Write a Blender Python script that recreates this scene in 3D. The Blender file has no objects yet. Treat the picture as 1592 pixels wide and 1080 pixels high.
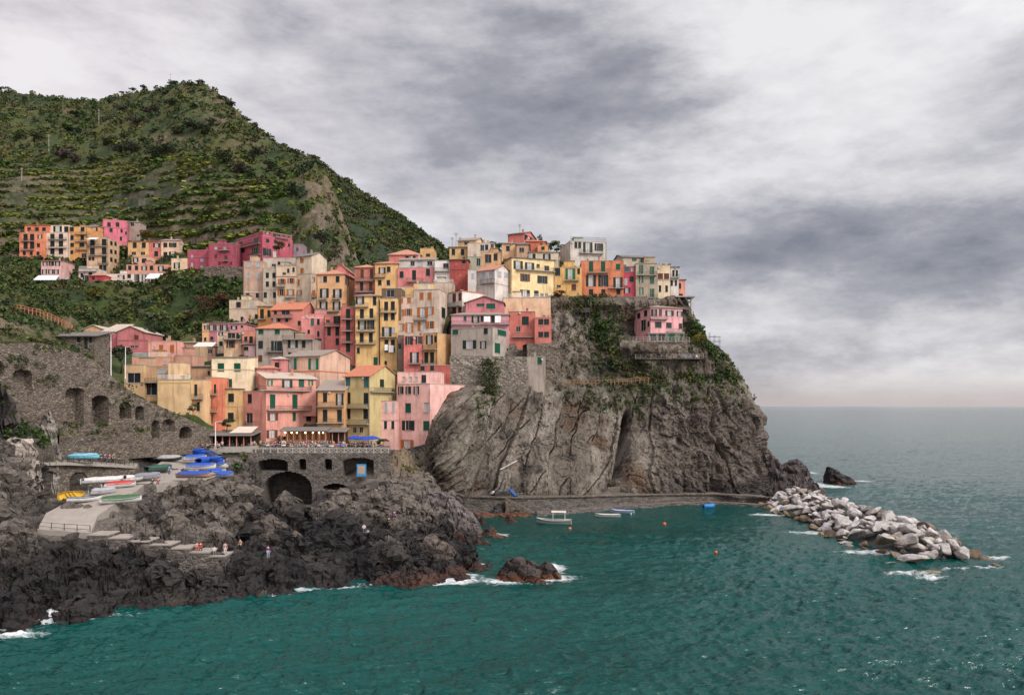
import bpy, math, random
import numpy as np
from mathutils import Vector
R = math.radians
random.seed(7)
rng = np.random.default_rng(11)
scene = bpy.context.scene
COL = scene.collection

# ------------------------------------------------------------------ camera, sky, sun, exposure
# survey frame: F focal length, CX axis, HY horizon row of the photograph; P() turns a sighting + distance into metres
F, CX, HY, CH = 1200.0, 796.0, 631.0, 25.0
def P(px, py, d): return ((px-CX)*d/F, d, CH-(py-HY)*d/F)
cam_d = bpy.data.cameras.new('camera'); cam = bpy.data.objects.new('camera', cam_d); COL.objects.link(cam)
cam.location = (0, 0, CH); cam.rotation_euler = (R(90), 0, 0)
cam_d.sensor_width = 36; cam_d.lens = 36*F/1592; cam_d.shift_y = (HY-540)/1592
cam_d.clip_start = 0.5; cam_d.clip_end = 120000
scene.camera = cam
scene.view_settings.view_transform = 'Standard'; scene.view_settings.look = 'None'
scene.view_settings.gamma = 1; scene.view_settings.exposure = 0.70
try: scene.cycles.max_bounces = 5; scene.cycles.diffuse_bounces = 2; scene.cycles.glossy_bounces = 2; scene.cycles.transparent_max_bounces = 6
except Exception: pass
SUN_EL, SUN_AZ = 36.0, 128.0     # azimuth clockwise from +Y (the view axis): over the right shoulder
sl = bpy.data.lights.new('sun', 'SUN'); sl.energy = 1.5; sl.angle = R(11); sl.color = (1.0, 0.94, 0.86)
so = bpy.data.objects.new('sun', sl); COL.objects.link(so)
sdir = Vector((math.sin(R(SUN_AZ))*math.cos(R(SUN_EL)), math.cos(R(SUN_AZ))*math.cos(R(SUN_EL)), math.sin(R(SUN_EL))))
so.rotation_euler = sdir.to_track_quat('Z', 'Y').to_euler(); so.location = (0, 0, 300)

class NT:
    def __init__(s, tree): s.t = tree; s.n = tree.nodes; s.l = tree.links
    def new(s, typ, **kw):
        n = s.n.new(typ)
        for k, v in kw.items(): setattr(n, k, v)
        return n
    def put(s, sock, v):
        if isinstance(v, bpy.types.NodeSocket): s.l.new(v, sock)
        elif v is not None:
            try: sock.default_value = v
            except TypeError: sock.default_value = (v, v, v)
    def m(s, op, a, b=None, c=None, clamp=False):
        n = s.new('ShaderNodeMath', operation=op, use_clamp=clamp)
        for i, v in enumerate((a, b, c)):
            if v is not None: s.put(n.inputs[i], v)
        return n.outputs[0]
    def mix(s, f, a, b, bt='MIX'):
        n = s.new('ShaderNodeMix', data_type='RGBA', blend_type=bt)
        s.put(n.inputs[0], f); s.put(n.inputs[6], c4(a)); s.put(n.inputs[7], c4(b)); return n.outputs[2]
    def ramp(s, v, stops, interp='LINEAR'):
        n = s.new('ShaderNodeValToRGB'); s.put(n.inputs[0], v); e = n.color_ramp.elements; n.color_ramp.interpolation = interp
        while len(e) < len(stops): e.new(0.5)
        for el, (p, c) in zip(e, stops): el.position = p; el.color = c4(c)
        return n.outputs[0]
    def noise(s, vec, scale, detail=4, rough=0.55, dist=0.0):
        n = s.new('ShaderNodeTexNoise'); s.put(n.inputs['Vector'], vec); n.inputs['Scale'].default_value = scale
        n.inputs['Detail'].default_value = detail; n.inputs['Roughness'].default_value = rough; n.inputs['Distortion'].default_value = dist
        return n.outputs[0]
    def mapping(s, vec, scale=(1, 1, 1), rot=(0, 0, 0)):
        n = s.new('ShaderNodeMapping'); s.put(n.inputs[0], vec); n.inputs['Scale'].default_value = scale; n.inputs['Rotation'].default_value = rot
        return n.outputs[0]
def c4(c):
    if isinstance(c, (int, float)): return (c, c, c, 1)
    return tuple(c)+(1,) if isinstance(c, tuple) and len(c) == 3 else c
def lin(r, g, b): return tuple(((v/255)/12.92 if v/255 <= .04045 else ((v/255+.055)/1.055)**2.4) for v in (r, g, b))

world = bpy.data.worlds.new('World'); scene.world = world; world.use_nodes = True
w = NT(world.node_tree); w.n.clear()
tc = w.new('ShaderNodeTexCoord').outputs['Generated']
sep = w.new('ShaderNodeSeparateXYZ'); w.put(sep.inputs[0], tc)
X, Y, Z = sep.outputs
az = w.m('ARCTAN2', X, Y); el = w.m('ARCSINE', Z)
zz = w.m('ADD', w.m('MAXIMUM', Z, 0.0), 0.22)
cmb = w.new('ShaderNodeCombineXYZ'); w.put(cmb.inputs[0], w.m('DIVIDE', X, zz)); w.put(cmb.inputs[1], w.m('DIVIDE', Y, zz))
pl = cmb.outputs[0]                                   # point on the cloud deck
zz2 = w.mapping(tc, (1, 1, 2.6)); na = w.noise(zz2, 2.7, 10, 0.62, 0.0); nb = w.noise(w.mapping(pl, (0.75, 1.0, 1)), 0.9, 6, 0.5, 0.3)
n1 = w.m('ADD', w.m('MULTIPLY', na, .62), w.m('MULTIPLY', nb, .38))
n2 = w.noise(zz2, 9.0, 8, 0.62, 0.0)
n3 = w.noise(w.mapping(tc, (1, 1, 2)), 5.0, 8, 0.6, 0.0)
azw = w.m('ADD', az, w.m('MULTIPLY', w.m('SUBTRACT', n1, 0.5), 0.36))
elw = w.m('ADD', el, w.m('MULTIPLY', w.m('SUBTRACT', n3, 0.5), 0.16))
base = w.m('ADD', w.m('MULTIPLY', w.m('SUBTRACT', n1, 0.5), 1.75), w.m('ADD', 0.69, w.m('MULTIPLY', w.m('SUBTRACT', n2, 0.5), 0.72)))
def blob(px, py, sx, sy, amp):
    k = (px-CX)/F; v = (HY-py)/F
    a0 = math.atan(k); e0 = math.atan2(v, math.hypot(1, k))
    a = w.m('DIVIDE', w.m('SUBTRACT', azw, a0), sx/F); e = w.m('DIVIDE', w.m('SUBTRACT', elw, e0), sy/F)
    q = w.m('MULTIPLY', w.m('ADD', w.m('MULTIPLY', a, a), w.m('MULTIPLY', e, e)), -1)
    return w.m('MULTIPLY', w.m('EXPONENT', q), amp)
for args in [
    (820, 190, 260, 70, -.30), (1010, 105, 150, 50, -.20), (640, 70, 120, 50, -.10), (840, 15, 110, 30, -.20), (1330, 395, 330, 46, -.26), (1130, 350, 180, 45, -.16), (1480, 470, 200, 26, -.18),
    (1560, 120, 120, 60, -.16), (1330, 545, 220, 18, -.16), (1190, 60, 120, 60, .26), (1390, 170, 170, 80, .26), (1290, 30, 90, 40, .20), (1120, 235, 130, 40, .18),
    (130, 50, 260, 90, .14), (1530, 300, 130, 50, .10), (1150, 490, 140, 40, .10), (560, 260, 120, 60, .06)]:
    base = w.m('ADD', base, blob(*args))
cl = w.ramp(base, [(0.0, lin(112, 118, 131)), (0.22, lin(136, 139, 150)), (0.45, lin(170, 170, 179)), (0.62, lin(204, 202, 208)), (0.85, lin(238, 236, 239)), (1.0, lin(250, 249, 250))])
hz = w.m('MULTIPLY', w.m('EXPONENT', w.m('MULTIPLY', w.m('POWER', w.m('DIVIDE', w.m('MAXIMUM', el, 0.0), 0.030), 2.0), -1)), 0.85)
cl = w.mix(hz, cl, lin(204, 193, 192))
# pinkish wash on the left of the sky
lw = w.m('MULTIPLY', w.m('SUBTRACT', 0.0, az), 0.8, clamp=True)
cl = w.mix(lw, cl, (1.05, 0.97, 0.98), 'MULTIPLY')
# the overcast is brighter overhead and behind, where the veiled sun stands
sv = w.new('ShaderNodeVectorMath', operation='DOT_PRODUCT'); w.put(sv.inputs[0], tc); sv.inputs[1].default_value = sdir
glow = w.m('MULTIPLY', w.m('POWER', w.m('MAXIMUM', sv.outputs['Value'], 0.0), 2.0), 1.6)
up = w.m('MULTIPLY', w.m('POWER', w.m('MAXIMUM', w.m('SUBTRACT', Z, 0.47), 0.0), 1.0), 2.4)
up = w.m('MULTIPLY', up, w.m('SUBTRACT', 0.75, w.m('MULTIPLY', Y, 1.5), clamp=True))
gain = w.m('ADD', w.m('ADD', 0.58, glow), up)
vm = w.new('ShaderNodeVectorMath', operation='SCALE'); w.put(vm.inputs[0], cl); w.put(vm.inputs['Scale'], gain)
sky = w.new('ShaderNodeTexSky', sky_type='NISHITA', sun_disc=False, sun_elevation=R(SUN_EL), sun_rotation=R(SUN_AZ), altitude=30)
bg1 = w.new('ShaderNodeBackground'); w.put(bg1.inputs[0], sky.outputs[0]); bg1.inputs[1].default_value = 0.06
bg2 = w.new('ShaderNodeBackground'); w.put(bg2.inputs[0], vm.outputs[0]); bg2.inputs[1].default_value = 1.0
mx = w.new('ShaderNodeMixShader'); mx.inputs[0].default_value = 0.92
w.l.new(bg1.outputs[0], mx.inputs[1]); w.l.new(bg2.outputs[0], mx.inputs[2])
wo = w.new('ShaderNodeOutputWorld'); w.l.new(mx.outputs[0], wo.inputs[0])

# ------------------------------------------------------------------ helpers
def _h(a, b, c):
    n = (a*374761393 + b*668265263 + c*1442695041) & 0xffffffff
    n = ((n ^ (n >> 13))*1274126177) & 0xffffffff
    return ((n ^ (n >> 16)) & 0xffff)/65535.0
def vn(x, y, z):
    x, y, z = np.broadcast_arrays(np.asarray(x, float), np.asarray(y, float), np.asarray(z, float))
    xi, yi, zi = (np.floor(v).astype(np.int64) for v in (x, y, z))
    fx, fy, fz = x-xi, y-yi, z-zi
    fx, fy, fz = (v*v*v*(v*(v*6-15)+10) for v in (fx, fy, fz))
    r = 0
    for a in (0, 1):
        for b in (0, 1):
            for c in (0, 1):
                r = r + _h(xi+a, yi+b, zi+c)*(fx if a else 1-fx)*(fy if b else 1-fy)*(fz if c else 1-fz)
    return r*2-1
def fbm(x, y, z, o=4, g=0.5, ridge=False):
    s = 0; a = 1.0; t = 0
    for i in range(o):
        v = vn(x+i*17.3, y-i*9.1, z+i*5.7)
        s = s + a*((1-2*np.abs(v)) if ridge else v); t += a; a *= g
        x, y, z = x*2.03, y*2.03, z*2.03
    return s/t
def worley(x, y, z):
    """distance to nearest and second nearest cell point, and the nearest cell's random value"""
    xi, yi, zi = (np.floor(v).astype(np.int64) for v in (x, y, z))
    d1 = np.full(x.shape, 9.0); d2 = np.full(x.shape, 9.0); idv = np.zeros(x.shape)
    for a in (-1, 0, 1):
        for b in (-1, 0, 1):
            for c in (-1, 0, 1):
                i, j, k = xi+a, yi+b, zi+c
                qx, qy, qz = i+_h(i, j, k), j+_h(j+31, k, i), k+_h(k+57, i, j)
                d = np.sqrt((qx-x)**2+(qy-y)**2+(qz-z)**2)
                v = _h(i+7, j+3, k+91)
                n = d < d1
                d2 = np.where(n, d1, np.minimum(d2, d)); idv = np.where(n, v, idv); d1 = np.where(n, d, d1)
    return d1, d2, idv
def sst(a, b, x): t = np.clip((x-a)/(b-a), 0, 1); return t*t*(3-2*t)

def np_mesh(name, v, f, cols=None, smooth=False, mats=(), extra=None):
    me = bpy.data.meshes.new(name); v = np.asarray(v, np.float32); f = np.asarray(f, np.int32); k = f.shape[1]
    me.vertices.add(len(v)); me.vertices.foreach_set('co', v.ravel())
    me.loops.add(f.size); me.loops.foreach_set('vertex_index', f.ravel())
    me.polygons.add(len(f)); me.polygons.foreach_set('loop_start', np.arange(0, f.size, k, dtype=np.int32))
    me.polygons.foreach_set('use_smooth', np.full(len(f), smooth, dtype=bool))
    me.update(calc_edges=True)
    for nm, c in ((('col', cols),) if cols is not None else ())+tuple((extra or {}).items()):
        at = me.color_attributes.new(nm, 'FLOAT_COLOR', 'POINT')
        cc = np.ones((len(v), 4), np.float32); c = np.asarray(c); cc[:, :3] = c if c.ndim == 2 else c[:, None]
        at.data.foreach_set('color', cc.ravel())
    for m in mats: me.materials.append(m)
    return me
def grid_faces(m, n, keep=None):
    i = np.arange(m*n).reshape(m, n)
    f = np.stack([i[:-1, :-1], i[:-1, 1:], i[1:, 1:], i[1:, :-1]], -1)
    return f[keep] if keep is not None else f.reshape(-1, 4)
def link(name, me, parent=None, loc=None, rotz=0, color=None):
    o = bpy.data.objects.new(name, me); COL.objects.link(o)
    if parent is not None: o.parent = parent
    if loc is not None: o.location = loc
    if rotz: o.rotation_euler = (0, 0, rotz)
    if color is not None: o.color = c4(tuple(color))
    return o
def tag(o, label=None, cat=None, group=None, kind=None):
    if label: o['label'] = label
    if cat: o['category'] = cat
    if group: o['group'] = group
    if kind: o['kind'] = kind
    return o
def thing(name, label, cat, loc, rotz=0, group=None):
    o = bpy.data.objects.new(name, None); COL.objects.link(o); o.empty_display_size = .3
    o.location = loc; o.rotation_euler = (0, 0, rotz)
    return tag(o, label, cat, group)
def dup(root, loc, rotz=0, label=None, group=None, colors=None, scale=None):
    def cp(o, par):
        c = o.copy(); COL.objects.link(c)
        if par is not None: c.parent = par
        if colors:
            k = o.name.split('.')[0]
            if k in colors: c.color = c4(colors[k])
        for ch in list(o.children): cp(ch, c)
        return c
    r = cp(root, None); r.location = loc; r.rotation_euler = (0, 0, rotz)
    if scale: r.scale = scale
    if label: r['label'] = label
    if group: r['group'] = group
    return r
class MB:
    def __init__(s): s.v = []; s.f = []; s.mi = []
    def face(s, pts, m=0):
        i = len(s.v); s.v += [tuple(p) for p in pts]; s.f.append(tuple(range(i, i+len(pts)))); s.mi.append(m)
    def box(s, a, b, m=0):
        x0, y0, z0 = a; x1, y1, z1 = b; i = len(s.v)
        s.v += [(x0, y0, z0), (x1, y0, z0), (x1, y1, z0), (x0, y1, z0), (x0, y0, z1), (x1, y0, z1), (x1, y1, z1), (x0, y1, z1)]
        for q in ((0, 3, 2, 1), (4, 5, 6, 7), (0, 1, 5, 4), (1, 2, 6, 5), (2, 3, 7, 6), (3, 0, 4, 7)):
            s.f.append(tuple(i+k for k in q)); s.mi.append(m)
    def obox(s, p, e, l, n, wd, z0, z1, m=0):
        """box on the ground plane: start p, along unit e for l, inward n for wd"""
        c = [(p[0], p[1]), (p[0]+e[0]*l, p[1]+e[1]*l), (p[0]+e[0]*l+n[0]*wd, p[1]+e[1]*l+n[1]*wd), (p[0]+n[0]*wd, p[1]+n[1]*wd)]
        i = len(s.v); s.v += [(x, y, z0) for x, y in c]+[(x, y, z1) for x, y in c]
        for q in ((0, 3, 2, 1), (4, 5, 6, 7), (0, 1, 5, 4), (1, 2, 6, 5), (2, 3, 7, 6), (3, 0, 4, 7)):
            s.f.append(tuple(i+k for k in q)); s.mi.append(m)
    def tube(s, pts, r, n=6, m=0):
        pts = [Vector(p) for p in pts]; rs = r if isinstance(r, (list, tuple)) else [r]*len(pts); i0 = len(s.v)
        for k, p in enumerate(pts):
            t = (pts[min(k+1, len(pts)-1)]-pts[max(k-1, 0)]).normalized()
            a = t.cross(Vector((0, 0, 1)));  a = Vector((1, 0, 0)) if a.length < 1e-3 else a.normalized()
            b = t.cross(a)
            for j in range(n):
                q = p+(a*math.cos(2*math.pi*j/n)+b*math.sin(2*math.pi*j/n))*rs[k]; s.v.append(tuple(q))
        for k in range(len(pts)-1):
            for j in range(n):
                s.f.append((i0+k*n+j, i0+k*n+(j+1) % n, i0+(k+1)*n+(j+1) % n, i0+(k+1)*n+j)); s.mi.append(m)
        s.f.append(tuple(i0+j for j in reversed(range(n)))); s.mi.append(m)
        s.f.append(tuple(i0+(len(pts)-1)*n+j for j in range(n))); s.mi.append(m)
    def mesh(s, name, mats, smooth=False):
        me = bpy.data.meshes.new(name); me.from_pydata(s.v, [], s.f)
        for m in mats: me.materials.append(m)
        me.polygons.foreach_set('material_index', s.mi)
        if smooth: me.polygons.foreach_set('use_smooth', [True]*len(s.f))
        me.update(); return me
    def build(s, name, mats, parent=None, loc=None, rotz=0, color=None, smooth=False):
        return link(name, s.mesh(name, mats if isinstance(mats, (list, tuple)) else [mats], smooth), parent, loc, rotz, color)

# ------------------------------------------------------------------ materials
def mat(name, fn):
    m = bpy.data.materials.new(name); m.use_nodes = True; t = NT(m.node_tree); t.n.clear()
    b = t.new('ShaderNodeBsdfPrincipled'); o = t.new('ShaderNodeOutputMaterial'); t.l.new(b.outputs[0], o.inputs[0])
    b.inputs['Roughness'].default_value = 0.85; b.inputs['Specular IOR Level'].default_value = 0.25
    fn(t, b); return m
def bump(t, b, h, s, dist=0.1):
    n = t.new('ShaderNodeBump'); n.inputs['Strength'].default_value = s; n.inputs['Distance'].default_value = dist
    t.put(n.inputs['Height'], h); t.l.new(n.outputs[0], b.inputs['Normal'])
def pos(t): return t.new('ShaderNodeNewGeometry').outputs['Position']
def objco(t): return t.new('ShaderNodeTexCoord').outputs['Object']
def ocol(t): return t.new('ShaderNodeObjectInfo').outputs['Color']
def f_plaster(t, b):
    p = pos(t); n = t.noise(p, 0.35, 5, 0.6); s = t.noise(t.mapping(p, (1.1, 1.1, 0.12)), 1.0, 4, 0.6); fine = t.noise(p, 3, 3)
    c = t.mix(t.m('MULTIPLY', t.m('SUBTRACT', n, 0.42), 3.0, clamp=True), ocol(t), (0.66, 0.62, 0.60), 'MULTIPLY')
    c = t.mix(t.m('MULTIPLY', t.m('SUBTRACT', s, 0.52), 4.2, clamp=True), c, (0.55, 0.51, 0.48), 'MULTIPLY')
    c = t.mix(t.m('MULTIPLY', t.m('SUBTRACT', fine, 0.55), 2.5, clamp=True), c, (1.12, 1.12, 1.12), 'MULTIPLY')
    pt = t.noise(p, 0.9, 6, 0.68); c = t.mix(t.m('MULTIPLY', t.m('SUBTRACT', pt, 0.58), 5.0, clamp=True), c, t.mix(0.45, ocol(t), (.42, .38, .34)))
    t.put(b.inputs['Base Color'], c); b.inputs['Roughness'].default_value = 0.9; bump(t, b, fine, 0.3, 0.04)
def f_paint(t, b):
    n = t.noise(objco(t), 2.0, 3); t.put(b.inputs['Base Color'], t.mix(n, ocol(t), t.mix(0.5, ocol(t), 0.0), 'MIX')); b.inputs['Roughness'].default_value = 0.6
def f_flat(rgb, rough=0.8, var=0.35, sc=1.5, bmp=0):
    def fn(t, b):
        n = t.noise(pos(t), sc, 5, 0.6)
        t.put(b.inputs['Base Color'], t.mix(n, tuple(v*(1-var) for v in rgb), tuple(v*(1+var) for v in rgb))); b.inputs['Roughness'].default_value = rough
        if bmp: bump(t, b, n, bmp, 0.1)
    return fn
def f_tile(rgb):
    def fn(t, b):
        p = pos(t); wv = t.new('ShaderNodeTexWave'); t.put(wv.inputs['Vector'], p); wv.inputs['Scale'].default_value = 1.1; wv.inputs['Distortion'].default_value = 0.6
        wv2 = t.new('ShaderNodeTexWave', bands_direction='Z'); t.put(wv2.inputs['Vector'], p); wv2.inputs['Scale'].default_value = 1.4; wv2.inputs['Distortion'].default_value = 1.0
        n = t.noise(p, 1.6, 5, 0.65); n0 = t.noise(p, 0.3, 3)
        c = t.mix(n, tuple(v*0.5 for v in rgb), tuple(min(.9, v*1.35) for v in rgb))
        c = t.mix(t.m('MULTIPLY', n0, 0.5), c, (0.22, 0.18, 0.15)); t.put(b.inputs['Base Color'], c)
        bump(t, b, t.m('ADD', wv.outputs[1], t.m('MULTIPLY', wv2.outputs[1], 0.7)), 0.6, 0.08)
    return fn
def f_stone(c0, c1, sc=1.9, mortar=(0.10, 0.085, 0.075)):
    def fn(t, b):
        p = pos(t); q = t.mapping(p, (1, 1, 1.5))
        wp = t.new('ShaderNodeVectorMath', operation='ADD'); nn = t.new('ShaderNodeTexNoise'); t.put(nn.inputs['Vector'], p); nn.inputs['Scale'].default_value = 0.9
        sc2 = t.new('ShaderNodeVectorMath', operation='SCALE'); t.put(sc2.inputs[0], nn.outputs[1]); sc2.inputs['Scale'].default_value = 0.35
        t.put(wp.inputs[0], q); t.put(wp.inputs[1], sc2.outputs[0])
        v = t.new('ShaderNodeTexVoronoi'); t.put(v.inputs['Vector'], wp.outputs[0]); v.inputs['Scale'].default_value = sc
        e = t.new('ShaderNodeTexVoronoi', feature='DISTANCE_TO_EDGE'); t.put(e.inputs['Vector'], wp.outputs[0]); e.inputs['Scale'].default_value = sc
        s = t.new('ShaderNodeSeparateColor'); t.put(s.inputs[0], v.outputs['Color'])
        c = t.mix(s.outputs[0], c0, c1); big = t.noise(p, 0.22, 5, 0.6)
        c = t.mix(t.m('MULTIPLY', t.m('SUBTRACT', big, 0.45), 2.0, clamp=True), c, (0.62, 0.57, 0.52), 'MULTIPLY')
        c = t.mix(t.m('MULTIPLY', t.m('SUBTRACT', t.noise(p, 1.2, 4), 0.55), 2.5, clamp=True), c, (0.5, 0.47, 0.42), 'MULTIPLY')
        c = t.mix(t.m('LESS_THAN', e.outputs[0], 0.06), c, mortar); t.put(b.inputs['Base Color'], c)
        bump(t, b, t.m('ADD', t.m('MINIMUM', e.outputs[0], 0.25), t.m('MULTIPLY', t.noise(p, 4, 3), 0.1)), 0.9, 0.35)
    return fn
def f_col(rough=0.9, bs=0.5, sc=1.2, dist=0.4, streak=None, crack=0.0):
    """ground and rock: the stone's own colour is the mesh's 'col' attribute, broken up by noise"""
    def fn(t, b):
        a = t.new('ShaderNodeVertexColor', layer_name='col').outputs[0]; p = pos(t)
        n = t.noise(p, sc, 6, 0.62); n2 = t.noise(p, sc*4.2, 4, 0.6)
        c = t.mix(t.m('ADD', t.m('MULTIPLY', t.m('SUBTRACT', n, .5), 1.8), .5, clamp=True), t.mix(1.0, a, 0.45, 'MULTIPLY'), t.mix(1.0, a, 1.5, 'MULTIPLY'))
        c = t.mix(t.m('MULTIPLY', t.m('SUBTRACT', n2, 0.5), 2.0, clamp=True), c, (0.62, 0.61, 0.60), 'MULTIPLY')
        h = t.m('ADD', n, t.m('MULTIPLY', n2, 0.45))
        if streak:
            q = t.mapping(p, streak[0], streak[1]); sn = t.noise(q, 1.0, 5, 0.6)
            c = t.mix(t.m('MULTIPLY', t.m('SUBTRACT', sn, 0.54), 4, clamp=True), c, (0.45, 0.43, 0.41), 'MULTIPLY'); h = t.m('ADD', h, t.m('MULTIPLY', sn, 1.1))
        if crack:
            e = t.new('ShaderNodeTexVoronoi', feature='DISTANCE_TO_EDGE'); t.put(e.inputs['Vector'], t.mapping(p, (1, 1, 1.4), (0.4, 0.5, 0))); e.inputs['Scale'].default_value = crack
            k = t.m('MINIMUM', t.m('MULTIPLY', e.outputs[0], 9.0), 1.0); c = t.mix(t.m('SUBTRACT', 1.0, k), c, (0.3, 0.28, 0.27), 'MULTIPLY'); h = t.m('ADD', h, t.m('MULTIPLY', k, 0.5))
        t.put(b.inputs['Base Color'], c); b.inputs['Roughness'].default_value = rough; bump(t, b, h, bs, dist)
    return fn
def f_leaf(t, b):
    a = t.new('ShaderNodeVertexColor', layer_name='col').outputs[0]
    n = t.noise(pos(t), 0.8, 3); c = t.mix(n, t.mix(1.0, a, 0.7, 'MULTIPLY'), t.mix(1.0, a, 1.3, 'MULTIPLY'))
    t.put(b.inputs['Base Color'], c); b.inputs['Roughness'].default_value = 0.75
def f_glass(t, b): b.inputs['Base Color'].default_value = (.016, .02, .022, 1); b.inputs['Roughness'].default_value = .15; b.inputs['Specular IOR Level'].default_value = .3
def f_emit(rgb, s):
    def fn(t, b): b.inputs['Base Color'].default_value = c4(rgb); b.inputs['Emission Color'].default_value = c4(rgb); b.inputs['Emission Strength'].default_value = s
    return fn
M = {'paving': mat('paving', f_flat((.085, .075, .066), .9, .35, 1.0, .3)), 'old_wood': mat('old_wood', f_flat((.05, .032, .02), .8, .4, 3)), 'plaster': mat('plaster', f_plaster), 'paint': mat('paint', f_paint), 'glass': mat('window_glass', f_glass),
     'curtain': mat('curtain', f_flat((.42, .40, .38), .9, .3, 1.0)), 'frame': mat('window_frame', f_flat((.34, .31, .28), .7)),
     'concrete': mat('concrete', f_flat((.30, .275, .24), .9, .35, 1.2, .3)), 'iron': mat('dark_iron', f_flat((.035, .033, .03), .6)),
     'red_tile': mat('red_tile', f_tile((.52, .155, .075))), 'salmon_tile': mat('salmon_tile', f_tile((.50, .20, .125))),
     'stone_tile': mat('stone_tile', f_tile((.27, .225, .19))), 'slate': mat('slate', f_tile((.13, .12, .115))), 'pale_tile': mat('pale_tile', f_tile((.50, .42, .34))),
     'stone': mat('field_stone', f_stone((.085, .068, .053), (.20, .163, .128), 1.9, (.07, .056, .045))), 'stone_dark': mat('dark_masonry', f_stone((.05, .044, .038), (.15, .13, .112), 1.4)),
     'stone_pale': mat('pale_masonry', f_stone((.13, .112, .09), (.265, .232, .19), 1.3, (.095, .08, .066))),
     'cliff': mat('cliff_rock', f_col(.9, 1.0, 1.1, .8, ((0.55, .3, 0.10), (0, R(-27), 0)))),
     'shore': mat('shore_rock', f_col(.8, .8, 1.1, .5, ((.5, .5, 1.6), (0.3, R(35), 0)))), 'ground': mat('hill_ground', f_col(.95, .8, .45, 1.2)),
     'boulder': mat('boulder_rock', f_col(.85, .5, 1.3, .3)), 'leaf': mat('foliage', f_leaf), 'bark': mat('bark', f_flat((.06, .045, .035), .95)),
     'slip': mat('slipway_concrete', f_flat((.26, .228, .196), .9, .35, .8, .3)), 'wood': mat('wood', f_flat((.22, .12, .06), .8, .4, 3)),
     'skin': mat('skin', f_flat((.50, .30, .22), .6, .1)), 'cloth': mat('cloth', f_paint), 'hull': mat('boat_paint', f_paint), 'tarp': mat('tarpaulin', f_paint),
     'bulb': mat('lit_bulb', f_emit((1, .68, .3), 9)), 'glow': mat('lit_room', f_emit((.26, .11, .05), .06)), 'white': mat('white_paint', f_flat((.72, .70, .68), .6, .12))}
# ------------------------------------------------------------------ houses
VIEW = {'A': (0, 310, 4.909), 'B': (280, 330, 5.4), 'C': (520, 340, 5.4), 'D': (780, 330, 4.682), 'E': (0, 490, 4.682), 'F': (320, 480, 4.91), 'G': (580, 480, 4.5), 'P': (0, 0, 1.0)}
GEO = {}
BASES = []           # ground points under the houses (x, y, z)
_cache = {}
SH = {'c': (.010, .021, .018), 'd': None, 'G': (.004, .085, .045), 'g': (.009, .024, .019), 'e': (.004, .15, .05), 'o': (.42, .13, .03), 'O': (.45, .14, .035), 'b': (.13, .04, .025), 'B': (.15, .05, .03),
      'p': (.42, .45, .47), 'D': (.018, .028, .026), 'w': None, 't': (.05, .13, .13)}
OPEN = 'geoB'
def pane_mesh(wd, h, curt):
    k = ('pane', round(wd, 1), round(h, 1), curt)
    if k not in _cache:
        b = MB(); x = wd/2; f = .07
        b.face([(-x, .2, 0), (x, .2, 0), (x, .2, h), (-x, .2, h)], 1)
        for a, c in (((-x, .1, 0), (-x+f, .19, h)), ((x-f, .1, 0), (x, .19, h)), ((-x+f, .1, h-f), (x-f, .19, h)), ((-x+f, .1, .02), (x-f, .19, f+.02)), ((-.03, .12, f+.02), (.03, .19, h-f))): b.box(a, c, 0)
        b.box((-x-.08, -.1, -.07), (x+.08, .09, .018), 2)
        _cache[k] = b.mesh('window', [M['frame'], M['curtain'] if curt else M['glass'], M['concrete']])
    return _cache[k]
def shutter_mesh(wd, h):
    k = ('sh', round(wd, 1), round(h, 1))
    if k not in _cache:
        b = MB(); f = min(.08, wd*.2); w_, t = wd-.012, .045
        b.box((.006, 0, .02), (f, t, h)); b.box((w_-f, 0, .02), (w_, t, h)); b.box((f, 0, .02), (w_-f, t, .02+f)); b.box((f, 0, h-f), (w_-f, t, h))
        n = max(4, int(h/.16)); s = (h-2*f-.02)/n
        for i in range(n):
            z = .02+f+i*s; b.face([(f, .006, z), (w_-f, .006, z), (w_-f, .04, z+s*.95), (f, .04, z+s*.95)])
        b.face([(f, .041, .02+f), (w_-f, .041, .02+f), (w_-f, .041, h-f), (f, .041, h-f)])
        _cache[k] = b.mesh('shutter', [M['paint']])
    return _cache[k]
def rail_mesh(L, dp, h=.95):
    k = ('rail', round(L, 1), round(dp, 1), h)
    if k not in _cache:
        b = MB(); r = .02
        def run(p, q):
            (x0, y0), (x1, y1) = p, q; n = max(2, int(math.hypot(x1-x0, y1-y0)/.22))
            b.box((min(x0, x1)-r, min(y0, y1)-r, h-.05), (max(x0, x1)+r, max(y0, y1)+r, h)); b.box((min(x0, x1)-r, min(y0, y1)-r, .06), (max(x0, x1)+r, max(y0, y1)+r, .1))
            for i in range(1, n):
                x, y = x0+(x1-x0)*i/n, y0+(y1-y0)*i/n; b.box((x-.016, y-.016, .1), (x+.016, y+.016, h-.05))
        run((.05, -dp+.05), (L-.05, -dp+.05)); run((.05, -dp+.11), (.05, -.02)); run((L-.05, -dp+.11), (L-.05, -.02))
        _cache[k] = b.mesh('railing', [M['iron']])
    return _cache[k]

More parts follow.
